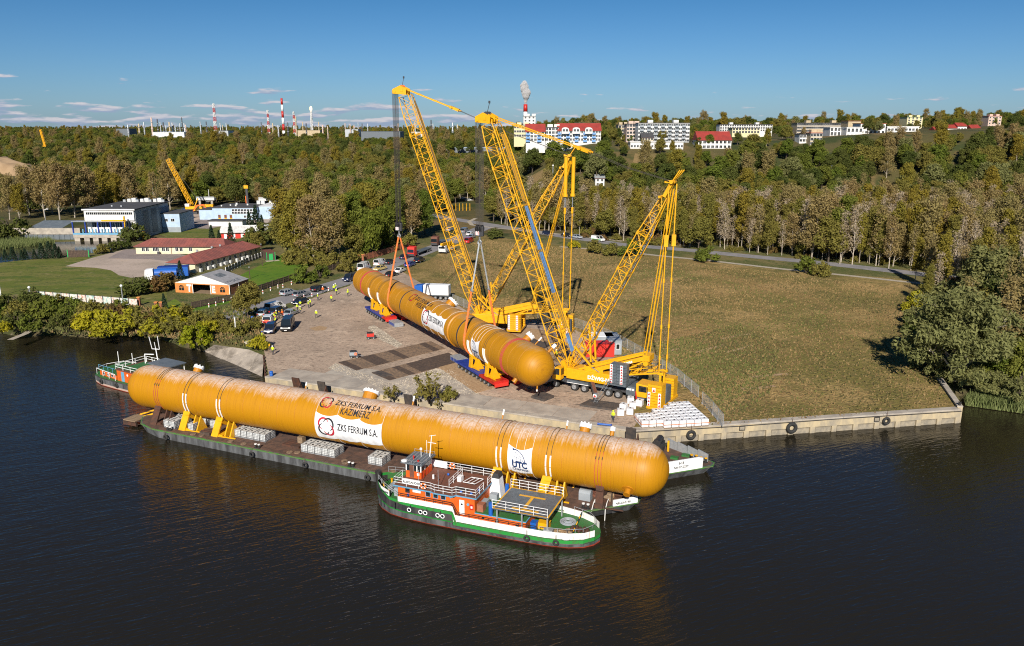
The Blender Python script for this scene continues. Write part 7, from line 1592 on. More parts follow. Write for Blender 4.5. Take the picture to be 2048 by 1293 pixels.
def person_mesh(pose,mats):
 "one skinned surface; materials by height"
 J_={'pel':(0,0,.95),'ch':(0,.02,1.3),'nk':(0,.0,1.47),'hd':(0,-.02,1.58),'top':(0,-.02,1.72)}
 lr={0:(.10,.02,-.02,-.28,-.1),1:(.12,.16,-.14,-.1,-.2),2:(.11,0,.02,-.33,-.26)}[pose];E_=[('pel','ch'),('ch','nk'),('nk','hd'),('hd','top')]
 for s,n_ in((-1,'l'),(1,'r')):
  f=lr[1]if s<0 else lr[2]
  J_['hip'+n_]=(s*.1,0,.9);J_['kn'+n_]=(s*lr[0],-f*.6-.02,.5);J_['an'+n_]=(s*(lr[0]+.02),-f+.02,.08);J_['to'+n_]=(s*(lr[0]+.04),-f-.15,.04)
  J_['sh'+n_]=(s*.19,.02,1.40);J_['el'+n_]=(s*.27,.04,1.13);J_['wr'+n_]=(s*(.26 if pose!=2 else .12),lr[3]*(1 if s>0 or pose==2 else .3),.95 if pose!=2 else 1.12);J_['ha'+n_]=(J_['wr'+n_][0]*.96,J_['wr'+n_][1]-.09,J_['wr'+n_][2]-.03)
  E_+=[('pel','hip'+n_),('hip'+n_,'kn'+n_),('kn'+n_,'an'+n_),('an'+n_,'to'+n_),('ch','sh'+n_),('sh'+n_,'el'+n_),('el'+n_,'wr'+n_),('wr'+n_,'ha'+n_)]
 rad={'pel':(.15,.11),'ch':(.17,.12),'nk':(.06,.06),'hd':(.09,.10),'top':(.07,.08),'hi':(.10,.10),'kn':(.065,.07),'an':(.05,.055),'to':(.05,.04),'sh':(.07,.07),'el':(.052,.052),'wr':(.04,.04),'ha':(.045,.03)}
 ks=list(J_);me=bpy.data.meshes.new('person');me.from_pydata([J_[k]for k in ks],[(ks.index(a),ks.index(b_))for a,b_ in E_],[]);o=bpy.data.objects.new('tmp',me);C.objects.link(o)
 o.modifiers.new('s','SKIN');o.modifiers.new('d','SUBSURF').levels=1
 for i,k in enumerate(ks):sv=me.skin_vertices[0].data[i];sv.radius=rad.get(k)or rad[k[:2]];sv.use_root=k=='pel'
 dg=bpy.context.evaluated_depsgraph_get();r_=bpy.data.meshes.new_from_object(o.evaluated_get(dg));C.objects.unlink(o);bpy.data.objects.remove(o);r_.name='person';r_.materials.clear()
 for m in mats:r_.materials.append(M[m])
 for p in r_.polygons:
  c_=p.center;p.material_index=3 if c_.z<.11 else 0 if c_.z<.93 and abs(c_.x)<.24 else 2 if c_.z>1.46 or(min((c_-Vector(J_['ha'+q])).length for q in 'lr')<.07)else 1;p.use_smooth=True
 return r_
b=MB();b.lathe([(.17,1.62),(.135,1.64),(.13,1.70),(.1,1.77),(.02,1.80)],10,c=(0,-.02,0));HM={k:b.mesh('helmet',M[k],True)for k in('clean_white','signal_red','bright_blue','hi_vis','hi_orange','crane_yellow')}
PM={}
def person(u,v,rz,pose,top,helm,lab,z=2.24,leg='trousers',grp=None):
 k=(pose,top,leg)
 if k not in PM:PM[k]=person_mesh(pose,(leg,top,'skin','black'))
 p=P(u,v,z);t=bpy.data.objects.new('person',PM[k]);C.objects.link(t);t.location=p;t.rotation_euler.z=rz;tag(t,lab,'person',grp)
 if helm:link('helmet',HM[helm],t)
 return t
V_='yellow vest'
for a in((636,601,2,1,'hi_vis','clean_white','person in yellow vest and white helmet walking by the grey estate car'),(663,605,3,0,'hi_vis','signal_red','person in yellow vest and red helmet alone on the cobbles'),(673,590,1,1,'hi_vis','clean_white','person in yellow vest right beside the pair under the dome'),(668,583,0,0,'hi_vis','clean_white','person of the pair near the black estate car, nearer to it'),(671,580,2,2,'hi_vis','clean_white','bright-clad person of the pair near the black estate car'),(696,593,4,1,'hi_vis','hi_vis','person in yellow vest closest to the lifted dome'),(646,587,0,0,'hi_orange','clean_white','person in orange jacket in front of the black estate car'),(617,616,2,0,'hi_vis','clean_white','left of the two people at the nose of the black saloon'),(621,613,-1,2,'hi_vis','clean_white','right of the two people at the nose of the black saloon'),(601,628,2,1,'hi_vis','clean_white','person in all yellow beside the silver saloon'),(595,622,1,0,'hi_vis','clean_white','person between black saloon and silver saloon'),(601,616,0,2,'hi_vis','bright_blue','person with blue helmet behind the silver saloon'),(633,636,3,1,'hi_vis','clean_white','person walking alone in the middle of the cobbled yard'),(549,641,1,0,'hi_vis','crane_yellow','person at the left of the group between the parked vans'),(553,636,2,0,'hi_vis','clean_white','person at the back of the group between the parked vans'),(559,638,0,2,'trousers','crane_yellow','person in dark jacket and yellow helmet in the group between the vans'),(565,635,4,0,'hi_orange','crane_yellow','person in orange at the right of the group between the vans'),(551,649,-1,0,'hi_vis','hi_orange','person nearest the camera in the group between the vans'),(525,680,2,0,'hi_vis','bright_blue','person with blue helmet at the yellow-green bush'),(546,710,0,2,'hi_vis','clean_white','person standing beside the survey tripod'),(1226,844,-.6,2,'hi_vis','hi_vis','man with green helmet and yellow vest watching from the quay by the totes'),(1113,718,2,0,'hi_vis','clean_white','person in green vest behind the near dome of the lifted column'),(337,455,1,0,'hi_vis',None,'person in yellow by the grey pump house stairs'),(384,455,2,1,'hi_vis',None,'person in yellow in front of the blue hall')):person(a[0],a[1],a[2],a[3],a[4],a[5],a[6])
person(1127,474,1,1,'clean_white',None,'person in white shirt walking on the field by the main road')
def sub_(par,nm,mk,*boxes):
 b=MB()
 for q in boxes:b.box(*q)
 return b.build(nm,M[mk],par)
WMS={}
def window(par,x,z,w_,h,y=0,face='-y',frame='clean_white',pane='glass'):
 k=(w_,h,frame,pane)
 if k not in WMS:
  b=MB();b.box(-.08,-.06,-.08,w_+.08,-.003,0);b.box(-.08,-.06,h,w_+.08,-.003,h+.08);b.box(-.08,-.06,0,0,-.003,h);b.box(w_,-.06,0,w_+.08,-.003,h);b.box(w_/2-.03,-.05,0,w_/2+.03,-.003,h)
  c=MB();c.box(0,-.03,0,w_,-.004,h);WMS[k]=(b.mesh('window',M[frame]),c.mesh('pane',M[pane]))
 o=link('window',WMS[k][0],par);o.location=(x,y,z)if face=='-y' else(y,x,z)
 if face=='+x':o.rotation_euler.z=R(90)
 link('pane',WMS[k][1],o);return o
t=thing('pump_house','large grey pump house on concrete piers over the pond, blue steel posts in front','industrial building',(-158.2,288,2.2))
sub_(t,'deck','concrete',(-1,0,1.3,18,4,2.4));[sub_(t,'pier','concrete',(x,.2,-1,x+2.0,4,1.297))for x in(-.8,2.7,5.9,9.1,12.4,15.6)]
sub_(t,'lower_wall','plaster',(2.5,4.0,2.4,20.2,30,7.2));sub_(t,'upper_wall','plaster',(2.2,3.2,7.203,20.3,33,11.0));sub_(t,'side_cladding','clad_grey',(20.203,4,-1,20.5,24,11),(20.303,24,-1,20.6,33,9.6));sub_(t,'side_panel','roof_grey',(20.503,10,1,20.56,14.5,10),(20.503,17,1,20.56,21.5,10))
sub_(t,'roof','roof_dark',(1.8,2.8,11.003,20.9,33.4,11.35));sub_(t,'eave','plaster',(1.7,2.65,10.9,21.0,2.797,11.4));sub_(t,'canopy','galv',(-1.3,.2,7.0,17.8,3.9,7.15))
for i in range(12):window(t,2.9+i*1.42,9.3,1.3,.9,3.2)
for i in range(9):window(t,4.3+i*1.7,4.6,1.45,1.9,4.0)
for i in range(5):sub_(t,'steel_post','blue',(-1.2+i*4.6,.3,2.4,-.8+i*4.6,.7,7.0))
for i in range(13):sub_(t,'pump_frame','light_blue',(2+i*1.15,1.0,2.4,2.35+i*1.15,1.5,4.3))
sub_(t,'rail_beam','light_blue',(-1,.1,2.403,17.5,.3,3.0));sub_(t,'gantry','crane_yellow',(17.5,.6,2.4,18,1.1,9),(9.5,.6,7.2,18.3,1.1,7.7));sub_(t,'stair','crane_yellow',(21.5,5,-1,23,8,1.2),(20.7,4,1,23,5,3))
for x,y,s in[(4+i*1.7,30,.9+.3*(i%3))for i in range(10)]+[(8,12,.5),(12,11,.5)]:b=MB();b.box(x,y,11.353,x+s*1.1,y+s,11.36+s);b.cyl((x+s/2,y-.04,11.4+s/2),(x+s/2,y-.004,11.4+s/2),s*.35,n=10);b.build('air_unit',M['tote_white' if s>1 else 'galv'],t)
t=thing('annex_building','pale blue annex with two small windows behind the pump house','building',(-137.4,313,2.2));sub_(t,'wall','clad_blue',(0,0,-.5,7,14,7.2));sub_(t,'base','clad_grey',(-.1,-.08,-.5,7.1,-.003,2));sub_(t,'roof','roof_dark',(-.2,-.2,7.203,7.2,14.2,7.5));window(t,1,4.2,1.3,1.1);window(t,3.6,4.2,1.3,1.1)
t=thing('blue_hall','pale blue hall with a long window band and three brown doors','industrial building',(-139.3,354.4,2.2));sub_(t,'wall','clad_blue',(6.5,0,-1,26,18,5.2));sub_(t,'annex','clad_blue',(.4,.6,-1,6.497,12,4.3));sub_(t,'side_wing','clad_blue',(26.3,3,-1,38,18,5.6));sub_(t,'roof','roof_dark',(6.2,-.3,5.203,26.2,18.3,5.5),(.2,.4,4.303,6.3,12,4.5));sub_(t,'wing_roof','plaster',(26.2,2.8,5.603,38.2,18.2,5.8))
for i in range(8):window(t,15.2+i*1.32,2.6,1.1,1.0);window(t,15.2+i*1.32,3.8,1.1,.9)
for i in range(4):window(t,20.3+i*1.32,.9,1.1,1.0)
for x in(8.9,11.6,14):sub_(t,'door','deck_brown',(x,-.06,0,x+1.1,-.003,2.2));sub_(t,'door_panel','crane_yellow',(x,-.08,-.2,x+1.1,-.063,.8))
for x,y,s in((9,4,.6),(12,7,.6),(15,5,.7),(13,12,.8),(19,9,.7),(22,14,1.6),(24,14,1.6),(27.5,15,1.7),(29.3,15,1.7)):sub_(t,'air_unit','tote_white',(x,y,5.5,x+s,y+s*.6,5.5+s))
t=thing('low_shed','low dark-roofed shed in front of the blue hall','shed',P(418,453));sub_(t,'wall','plaster',(0,0,0,14,5,2.2));sub_(t,'roof','roof_dark',(-.4,-.5,2.203,14.4,5.4,2.45))
t=thing('low_shed','small dark kiosk between the pump house and the blue hall','shed',P(348,449));sub_(t,'wall','roof_grey',(0,0,0,7,4,2.6));sub_(t,'roof','roof_dark',(-.3,-.3,2.603,7.3,4.3,2.8));sub_(t,'door','clean_white',(3.4,-.05,.4,4.4,-.003,2.2))
def gabled(par,L,W_,ze,zr,mk,hip0=0,hip1=0,ov=.6):
 "ridge along x, eaves at y = -ov and W_ + ov; tiles as standing seams"
 a,c=-ov,W_+ov;m=W_/2;b=MB();p=[(-ov,a,ze),(L+ov,a,ze),(L+ov,c,ze),(-ov,c,ze),(-ov+hip0,m,zr),(L+ov-hip1,m,zr)]
 b.add(p,[(0,1,5,4),(2,3,4,5),(3,0,4),(1,2,5),(0,3,2,1)]);o=b.build('roof',M[mk],par);b=MB();n=int(L/1.1)
 for i in range(1,n):
  x=L*i/n;x=min(max(x,hip0),L-hip1);b.bar((L*i/n,a+.02,ze+.02),(x,m,zr+.02),.05,.05)
 b.build('roof_seam',M[mk],o);b=MB();b.bar(p[4],p[5],.2,.12);b.build('ridge_cap',M[mk],o);b=MB();b.bar((-ov,a,ze-.08),(L+ov,a,ze-.08),.14,.16);b.build('gutter',M['deck_brown'],par);return o
t=thing('red_roofed_house','cream single-storey house with long dusty red roof, front wing facing the river','house',(-123.5,259.5,2.2));sub_(t,'wall','cream',(0,0,0,29,9,2.5));gabled(t,29,9,2.5,4.5,'roof_red',4,2)
for x in(2,3.3,5.6,6.6,8.6,9.9,13,14.4,17.5):window(t,x,.9,.95,1.2,pane='glass')
sub_(t,'downpipe','deck_brown',(11.6,-.12,0,11.75,-.003,2.4));sub_(t,'bin','crane_dark',(7.4,-1.2,0,8.1,-.6,.9))
wd_=Vector((8.3,32.2,0));t=thing('red_roofed_house','cream house wing with long red roof and air units, running away beside the post fence','house',(-90.9,225.5,2.2),math.atan2(32.2,8.3));sub_(t,'wall','cream',(0,0,0,34,9,2.6));gabled(t,34,9,2.6,4.6,'roof_red',4.5,3)
for i in range(11):window(t,2+i*2.9,.9,1.0,1.2)
for i,x in enumerate((1.2,5,7.6,11.2,13.2,16,19.5,22.5,25.5)):sub_(t,'air_unit','tote_white',(x,-.95,0,x+(1.6 if i%3==1 else .8),-.3,1.0))
for x,y in((9,5.4),(16,5.2),(20,5)):b=MB();b.cyl((x,y,4.2),(x,y,5.1),.35,n=10);b.build('roof_vent',M['galv'],t)
window(t,2.5,.9,1,1.2,0,'+x')if False else None;sub_(t,'porch','galv',(-1.6,3.5,2.35,-.62,9,2.5))
t=thing('marquee','orange marquee with white pitched roof, arched windows and big white letters','tent',(-85.5,198.4,2.2),R(-12.9));Lw,Ld=15.4,8.8
b=MB();b.extr([(0,0,0),(5,0,0),(5,0,2.3),(10.1,0,2.3),(10.1,0,0),(Lw,0,0),(Lw,0,2.5),(0,0,2.5)],(0,-.05,0),(0,.03,0));fw=b.build('front_wall',M['tent_orange'],t);b=MB();b.extr([(0,0,2.503),(Lw,0,2.503),(Lw/2,0,4.7)],(0,-.05,0),(0,.02,0));b.build('gable',M['tent_white'],t)
b=MB();b.quad((-.15,-.1,2.5),(Lw/2,-.1,4.78),(Lw/2,Ld,4.78),(-.15,Ld,2.5));b.quad((Lw/2,-.1,4.78),(Lw+.15,-.1,2.5),(Lw+.15,Ld,2.5),(Lw/2,Ld,4.78));rf=b.build('roof',M['tent_grey'],t)
sub_(t,'side_wall','brick_red',(Lw-.04,.05,0,Lw,Ld,2.45),(0,.05,0,.04,Ld,2.45),(.05,Ld-.05,0,Lw-.05,Ld,2.45));sub_(t,'floor','wood',(.1,.1,.02,Lw-.1,Ld-.1,.08));sub_(t,'post','clean_white',(4.95,-.12,0,5.1,-.06,2.3),(10,-.12,0,10.15,-.06,2.3),(Lw-.1,-.12,0,Lw+.05,-.06,2.5),(Lw,4,0,Lw+.08,4.15,2.4))
for x in(1.8,13.4):
 b=MB();pr=[(x-.7,0,.6),(x+.7,0,.6),(x+.7,0,1.3)]+[(x+.7*math.cos(R(a)),0,1.3+.7*math.sin(R(a)))for a in range(15,180,15)]+[(x-.7,0,1.3)];b.extr(pr,(0,-.08,0),(0,-.055,0));w_=b.build('arched_window',M['glass'],fw);b=MB()
 for a in(0,45,90,135,180):b.bar((x,-.09,1.3),(x+.7*math.cos(R(a)),-.09,1.3+.7*math.sin(R(a))),.06)
 b.bar((x,-.09,.6),(x,-.09,1.3),.06);b.build('glazing_bar',M['tent_orange'],w_)
sign_text('T',2.4,M['clean_white'],fw,(3.4,-.09,.45),(1,0,0),(0,0,1),.12,sx=.85);sign_text('E',2.4,M['clean_white'],fw,(10.4,-.09,.4),(1,0,0),(0,0,1),.10,sx=.8)
rs_=Vector((Lw/2+.1,0,4.8));sd2=Vector((Lw/2,0,-2.28));sign_text('TYSKIE',1.5,M['crane_grey'],rf,Vector((Lw-.7,.7,2.76)),(0,1,0),(-sd2),.02,sx=1.3)
b=MB();b.box(9.2,2.8,4.37,11.2,6,4.375);me=b.mesh('roof_print',M['clad_grey']);
for v in me.vertices:v.co.z=4.78-(v.co.x-Lw/2)/(Lw/2)*2.28+.02
link('roof_print',me,rf)
t=thing('marquee','second white-roofed marquee with red stripes beyond the red roofs','tent',P(443,478),R(10));b=MB();gabled(t,16,10,2.2,4.2,'tent_white');sub_(t,'wall','signal_red',(0,0,0,16,10,2.2));[sub_(t,'wall_stripe','clean_white',(x,-.04,0,x+1,-.003,2.1))for x in(1,4,7,10,13)]
cabin('guard_hut','dark brown guard hut with bright green door and frame','hut',P(534,522),R(30),2.6,5.5,2.6,'old_wood','deck_brown',ribs=False,door=(.7,1.2,'door_green'));t=scene.objects['guard_hut'];sub_(t,'corner_trim','door_green',(-.08,-.08,0,.1,.05,2.6),(2.5,-.08,0,2.68,.05,2.6));window(t,3.2,1.1,.9,1.1,2.61,'+x');sub_(t,'step','pale_path',(-.6,-2,.02,3.4,-.3,.12))
cabin('container','blue container with two small white windows by the end of the red roof','container',P(303,560)+Vector((.3,3.5,0)),R(12),8.0,2.6,2.7,'bright_blue','blue',[(1.6,1.3,.6,.8),(4.4,1.3,.6,.8)])
cabin('green_shed','teal sheet-metal shed on the terrace beside the grove','shed',P(549,465),R(5),3,3,3,'teal')
t=thing('board_screen','brown board screen with green end posts by the pond','screen',P(137,515),R(3));n=14
for i in range(n):sub_(t,'plank','old_wood',(i*.45,0,.1,i*.45+.42,.08,2.2))
sub_(t,'end_post','door_green',(-.25,-.05,0,-.03,.13,2.4),(n*.45+.03,-.05,0,n*.45+.25,.13,2.4))
t=thing('retaining_wall','pond wall of concrete over dark sheet piles left of the pump house','wall',(-190,292.5,2.2));sub_(t,'capping_beam','concrete',(0,0,1.9,31,1,4.2));[sub_(t,'sheet_pile','roof_grey',(i*1.0,.1+.15*(i%2),-1,i+.97,.5,1.897))for i in range(31)]
t=thing('lean_to','grey mono-pitch roofed shelter behind the pond wall','shelter',(-182,296,4.2));b=MB();b.add([(0,0,1.0),(13,0,1.0),(15,9,3.6),(3,9,3.6)],[(0,1,2,3)]);b.build('roof',M['roof_grey'],t);sub_(t,'wall','concrete',(.5,.5,0,13,8,.95))
def plank_fence(px,lab,mk,post,bay=3.0,rows=3,h=1.6,nm='plank_fence',gap=.06):
 p0=P(*px[0]);t=thing(nm,lab,'fence',p0)
 for q0,q1 in zip(px,px[1:]):
  a,c=P(*q0)-p0,P(*q1)-p0;n=max(1,round((c-a).length/bay))
  for i in range(n):
   p,q=a.lerp(c,i/n),a.lerp(c,(i+1)/n);b=MB();b.box(p.x-.09,p.y-.09,0,p.x+.09,p.y+.09,h+.1);b.build('post',M[post],t)
   for k in range(rows):z=.15+(h-.15)*k/rows;hh=(h-.15)/rows-gap;b=MB();b.bar(p.lerp(q,.03)+Vector((0,0,z+hh/2)),p.lerp(q,.97)+Vector((0,0,z+hh/2)),.05,hh);b.build('board',M[mk],t)
 return t
plank_fence([(384,618),(470,600),(500,589),(598,556)],'dark plank fence along the grass verge below the marquee and lawn','old_wood','old_wood',2.6);plank_fence([(640,548),(690,533),(716,523)],'dark plank fence below the grove','old_wood','old_wood',3.2)
plank_fence([(730,521),(770,510),(825,492)],'red-brown fence along the service road by the red lorry','brick_red','brick_red',2.4,2,2.0,'board_fence');plank_fence([(452,547),(492,528),(528,514)],'fence with pale concrete posts along the red-roofed wing','crane_grey','plaster',2.2,2,1.7,'post_fence')
M['graffiti']=mat('graffiti',(.62,.60,.56),(.30,.45,.42),scale=1.6,rough=.8,lo=.5,hi=.56);M['graffiti2']=mat('graffiti2',(.60,.57,.52),(.55,.30,.24),scale=1.9,rough=.8,lo=.52,hi=.57)
t=thing('painted_fence','concrete fence painted with colourful graffiti between bushes and lawn','fence',P(60,596));a,c=P(60,596),P(276,614);d_=c-a;nn_=13
for i in range(nn_):p,q=d_*(i/nn_),d_*((i+.96)/nn_);b=MB();b.bar(p+Vector((0,0,.95)),q+Vector((0,0,.95)),.1,1.7);b.build('fence_panel',M['graffiti' if i%2 else 'graffiti2'],t);b=MB();b.bar(p,p+Vector((0,0,2.0)),.2);b.build('post',M['crane_dark'],t)
for u,v,lab in((279,612,'brick gate pillar at the right end of the painted fence'),(314,622,'brick gate pillar left of the marquee lawn'),(324,622,'second brick gate pillar left of the marquee lawn'),(717,524,'brick pillar at the left end of the red-brown fence'),(726,523,'second brick pillar at the red-brown fence')):t=thing('gate_pillar',lab,'pillar',P(u,v));sub_(t,'brickwork','brick_red',(-.3,-.3,0,.3,.3,2.0));sub_(t,'cap','tent_orange',(-.4,-.4,2.003,.4,.4,2.15))
def lamp(u,v,h,lab,arm=True,mk='galv'):
 t=thing('street_lamp',lab,'street lamp',P(u,v));b=MB();b.cyl((0,0,0),(0,0,h),.13,.09,6);b.build('pole',M[mk],t);b=MB()
 if arm:b.bar((0,0,h),(1.4,0,h+.25),.12);b.box(.9,-.2,h+.15,1.9,.2,h+.4)
 else:b.sphere((0,0,h+.2),.32,8,6)
 b.build('lamp_head',M['clean_white'],t)
lamp(92,448,6.0,'tall street lamp beyond the pond wall');lamp(62,603,3.2,'globe lamp at the lawn edge behind the dark bushes',False);lamp(247,612,4.6,'globe lamp beside the hedge at the lawn edge',False);lamp(349,452,5.5,'slim lamp pole between the two halls')
for u,v,h,lab in((525,532,6.5,'wooden utility pole by the guard hut'),(500,558,3.2,'short wooden post standing in the bright lawn'),(420,416,9,'leaning concrete power pole behind the blue hall'),(472,668,3.4,'thin white sign pole on the bank'),(2,592,7,'white flagpole at the left picture edge')):t=thing('utility_pole',lab,'pole',P(u,v));b=MB();b.cyl((0,0,0),(0,0,h),.13,.1,6);b.build('shaft',M['old_wood' if 'wood' in lab else 'clean_white'],t);sub_(t,'head','galv',(-.2,-.1,h,.2,.1,h+.15))
t=thing('excavator','orange excavator with folded arm between the two halls','excavator',P(377,437),R(15));[sub_(t,'track','crane_dark',(-2,y,0,2,y+.6,.9))for y in(-1.4,.8)];sub_(t,'body','hi_orange',(-2,-1.3,1.1,1.4,1.3,2.4));sub_(t,'cab','glass',(.2,-1.28,2.403,1.5,-.2,3.6));b=MB();b.bar((1.2,.3,2.2),(4.2,.3,5.6),.6);b.bar((4.2,.3,5.6),(7,.3,5.8),.55);b.bar((7,.3,5.8),(8.2,.3,3.4),.45);b.build('arm',M['hi_orange'],t);b=MB();b.box(7.4,-.3,2.4,8.8,.9,3.4);b.build('bucket',M['crane_dark'],t)
t=thing('crawler_crane','small yellow crawler crane with slanting lattice boom behind the halls','crane',P(385,428));b=MB(t.location);[sub_(t,'track','crane_dark',(-3,y,0,3,y+.8,1.1))for y in(-2,1.2)];sub_(t,'body','crane_yellow',(-2.6,-1.4,1.5,2,1.4,3.6));sub_(t,'cab','clean_white',(-2.6,-1.6,3.603,-.6,0,4.8));sub_(t,'engine_cover','bright_blue',(-4.6,-1.5,.6,-2.7,1.5,2.4))
q1=PY(336,319,t.location.y+6);lattice(t,'boom_section',t.location+Vector((0,0,4)),q1,1.5,1.5,(0,1,0),3,6,.12,.07);b=MB(t.location);b.tube([t.location+Vector((2,0,3.6)),t.location+Vector((3,0,7)),q1],.06,4);b.build('stay_rope',M['rope'],t);b=MB();b.bar((1.5,0,3.6),(3.2,0,7.2),.4);b.build('gantry',M['crane_yellow'],t)
t=thing('pile_rig','slim pile driving rig with yellow top behind the blue hall','pile rig',P(497,424));h_=PY(497,371,t.location.y).z-2.2;sub_(t,'mast','crane_dark',(-.5,-.5,0,.5,.5,h_));sub_(t,'head','crane_yellow',(-1.2,-.6,h_-1.5,.8,.6,h_));sub_(t,'leader','hi_orange',(-.9,-.2,1,-.55,.2,h_*.6));sub_(t,'base','crane_yellow',(-2,-1.5,0,2.5,1.5,2.5))
t=thing('loader','small yellow loader behind the excavator','loader',P(406,419));sub_(t,'body','crane_yellow',(0,0,.6,5,2,2.4));sub_(t,'cab','glass',(1.5,.2,2.403,3.2,1.8,3.8));sub_(t,'bucket','crane_yellow',(-1.6,-.2,.2,-.2,2.2,1.3));[wheel(t,x,y,.7,.7,.5,y>1)for x in(.9,4)for y in(0,2)]
for u0,v0,u1,lab in((392,397,428,'low white road bridge behind the small crane'),(517,398,558,'low white wall behind the blue hall')):p=PY(u0,v0,405);t=thing('bridge',lab,'bridge',(p.x,405,p.z-2.2));w_=PY(u1,v0,405).x-p.x;sub_(t,'deck','plaster',(0,0,1.2,w_,3,2.2));sub_(t,'pier','concrete',(1,.5,-6,2,2,1.197),(w_-2,.5,-6,w_-1,2,1.197));sub_(t,'parapet','galv',(0,0,2.203,w_,.1,3.0))
for i in range(5):p=PY(965-i*7-25,431,392);t=thing('marker_post','yellow post of the row on the green strip beyond the road bend','post',(p.x,392,2.2),0,'yellow posts by the road bend');b=MB();b.cyl((0,0,0),(0,0,3.6),.16,n=6);b.build('shaft',M['crane_yellow'],t);sub_(t,'cap','crane_dark',(-.2,-.2,3.6,.2,.2,3.7))
def block(nm,lab,u0,vt,u1,vb,Y,wall,rows,cols,roofmk='roof_dark',depth=12,gable=0,win=(1.4,1.4),balc=None,rz=0,side=None,base=6):
 Y=Y or G((u0+u1)/2,vb+.5).y
 a,c=PY(u0,vt,Y),PY(u1,vt,Y);zb=PY(u0,vb,Y).z;L=c.x-a.x;Hh=a.z-zb;t=thing(nm,lab,'building',(a.x,Y,zb),rz)
 sub_(t,'wall',wall,(0,0,-base,L,depth,Hh))
 if gable:gabled(t,L,depth,Hh,Hh+gable,roofmk,ov=.4)
 else:sub_(t,'roof',roofmk,(-.3,-.3,Hh+.003,L+.3,depth+.3,Hh+.35));rows>2 and[sub_(t,'lift_house',wall,q)for q in((L*.2,3,Hh+.35,L*.2+3,7,Hh+1.9),(L*.7,3,Hh+.35,L*.7+3,7,Hh+1.9))]
 for r in range(rows):
  for q in range(cols):
   x=L*(q+.5)/cols-win[0]/2;z=Hh*(r+.28)/rows
   if balc and q%3 in balc[1]:sub_(t,'balcony',balc[0],(x-.5,-1.0,z-.6,x+win[0]+.5,-.003,z+.45))
   window(t,x,z,*win,pane='glass')
 if side:[window(t,2+i*3,Hh*(r+.3)/rows,1.4,1.4,L,'+x')for r in range(rows)for i in range(int(depth/3.2))]
 return t
block('apartment_house','white four-storey house with bright red roof and blue balconies, widest of the town edge',1116,262,1202,284,455,'plaster',3,15,'roof_bright',12,4.0,(1.1,1.3),('walkway_blue',(0,)))
for u in(1131,1153,1178):p=PY(u,251,453);t=thing('dormer_bay','white arched bay on the red roof of the balcony house','bay',(p.x-2,453,PY(u,268,453).z),0,'white bays of the red-roofed balcony house');b=MB();b.extr([(0,0,0),(4,0,0),(4,0,2.2)]+[(2+2*math.cos(R(a)),0,2.2+1.3*math.sin(R(a)))for a in(30,60,90,120,150)]+[(0,0,2.2)],(0,0,0),(0,5,0));b.build('wall',M['plaster'],t);window(t,.5,1.2,1.2,1.3);window(t,2.3,1.2,1.2,1.3)
block('apartment_house','white gabled house with red roof left of the balcony house',1052,264,1090,284,452,'plaster',3,5,'roof_bright',11,4.2,(1.3,1.3),('walkway_blue',(0,)))
block('apartment_house','narrow white house joining the two red roofs',1090,256,1117,284,456,'plaster',4,4,'roof_dark',10)
block('apartment_block','yellow and white striped flat block behind the red roofs',1028,251,1058,276,560,'plaster_yellow',3,6);block('apartment_block','pale stair tower block at the foot of the smoking chimney',1047,233,1071,270,640,'plaster',6,3,depth=14);block('apartment_block','tan flat-roofed block peeping over the red roof',1150,247,1190,262,560,'plaster_tan',2,6)
block('apartment_block','long white five-storey block with grey balconies, centre of the town edge',1277,247,1380,286,480,'plaster',5,22,'roof_dark',12,0,(1.2,1.3),('clad_grey',(1,)));block('apartment_block','pinkish end block left of the long white block',1254,249,1277,284,500,'plaster_pink',5,4);block('apartment_block','tan narrow block at the left of the pinkish block',1237,251,1250,280,520,'plaster_tan',4,2)
block('low_hall','long low white hall on the slope below the town',1261,285,1367,299,None,'plaster',1,18,'plaster',9,0,(1.0,1.2));block('villa','white villa with wide bright red roof',1397,281,1463,299,None,'plaster',2,8,'roof_bright',14,4.6,(1.4,1.4));block('house','small house with dark hip roof in front of the long white block',1284,276,1307,290,462,'cream',2,4,'roof_dark',8,2.5,(1,1.1))
block('apartment_block','pale long distant block right of the villa',1440,250,1545,264,700,'plaster',3,22,'roof_dark',12);block('apartment_block','yellowish distant block in front of the pale long block',1465,257,1520,268,600,'plaster_yellow',2,9)
block('apartment_block','long brown-grey block with flat roof and chimneys, right part of the town',1595,247,1698,272,560,'plaster_tan',4,24,'roof_dark',12);block('apartment_block','tan windowless end wall beside the long brown block',1697,243,1722,262,540,'plaster_tan',0,1,'brick_red',12);block('apartment_block','white modern block with tall windows below the brown block',1661,256,1697,274,482,'plaster',2,5,'plaster',11,0,(1.3,2.0));block('apartment_block','white modern cube with tall windows',1694,256,1726,280,474,'plaster',2,4,'plaster',11,0,(1.3,2.0))
block('apartment_block','white building with red roof strip behind the dark trees',1722,248,1772,270,500,'plaster',2,6,'brick_red',12);block('apartment_block','low white terrace almost hidden by trees',1775,254,1838,276,505,'plaster',2,9,'plaster',10);block('tower_block','yellow-green tower block on the skyline',1815,235,1846,262,760,'plaster_yellow',6,4,'leaf_green' if False else 'deck_green',16);block('tower_block','pinkish tower block at the far right skyline',1978,233,2004,262,760,'plaster_pink',5,4,'roof_bright',16)
block('house','two-storey white and grey house pair on the slope, right of the villa',1600,270,1625,286,452,'plaster',2,4,'roof_dark',8);block('house','grey three-storey house with tan side on the slope',1622,267,1645,292,446,'plaster_tan',3,4,'roof_bright',8)
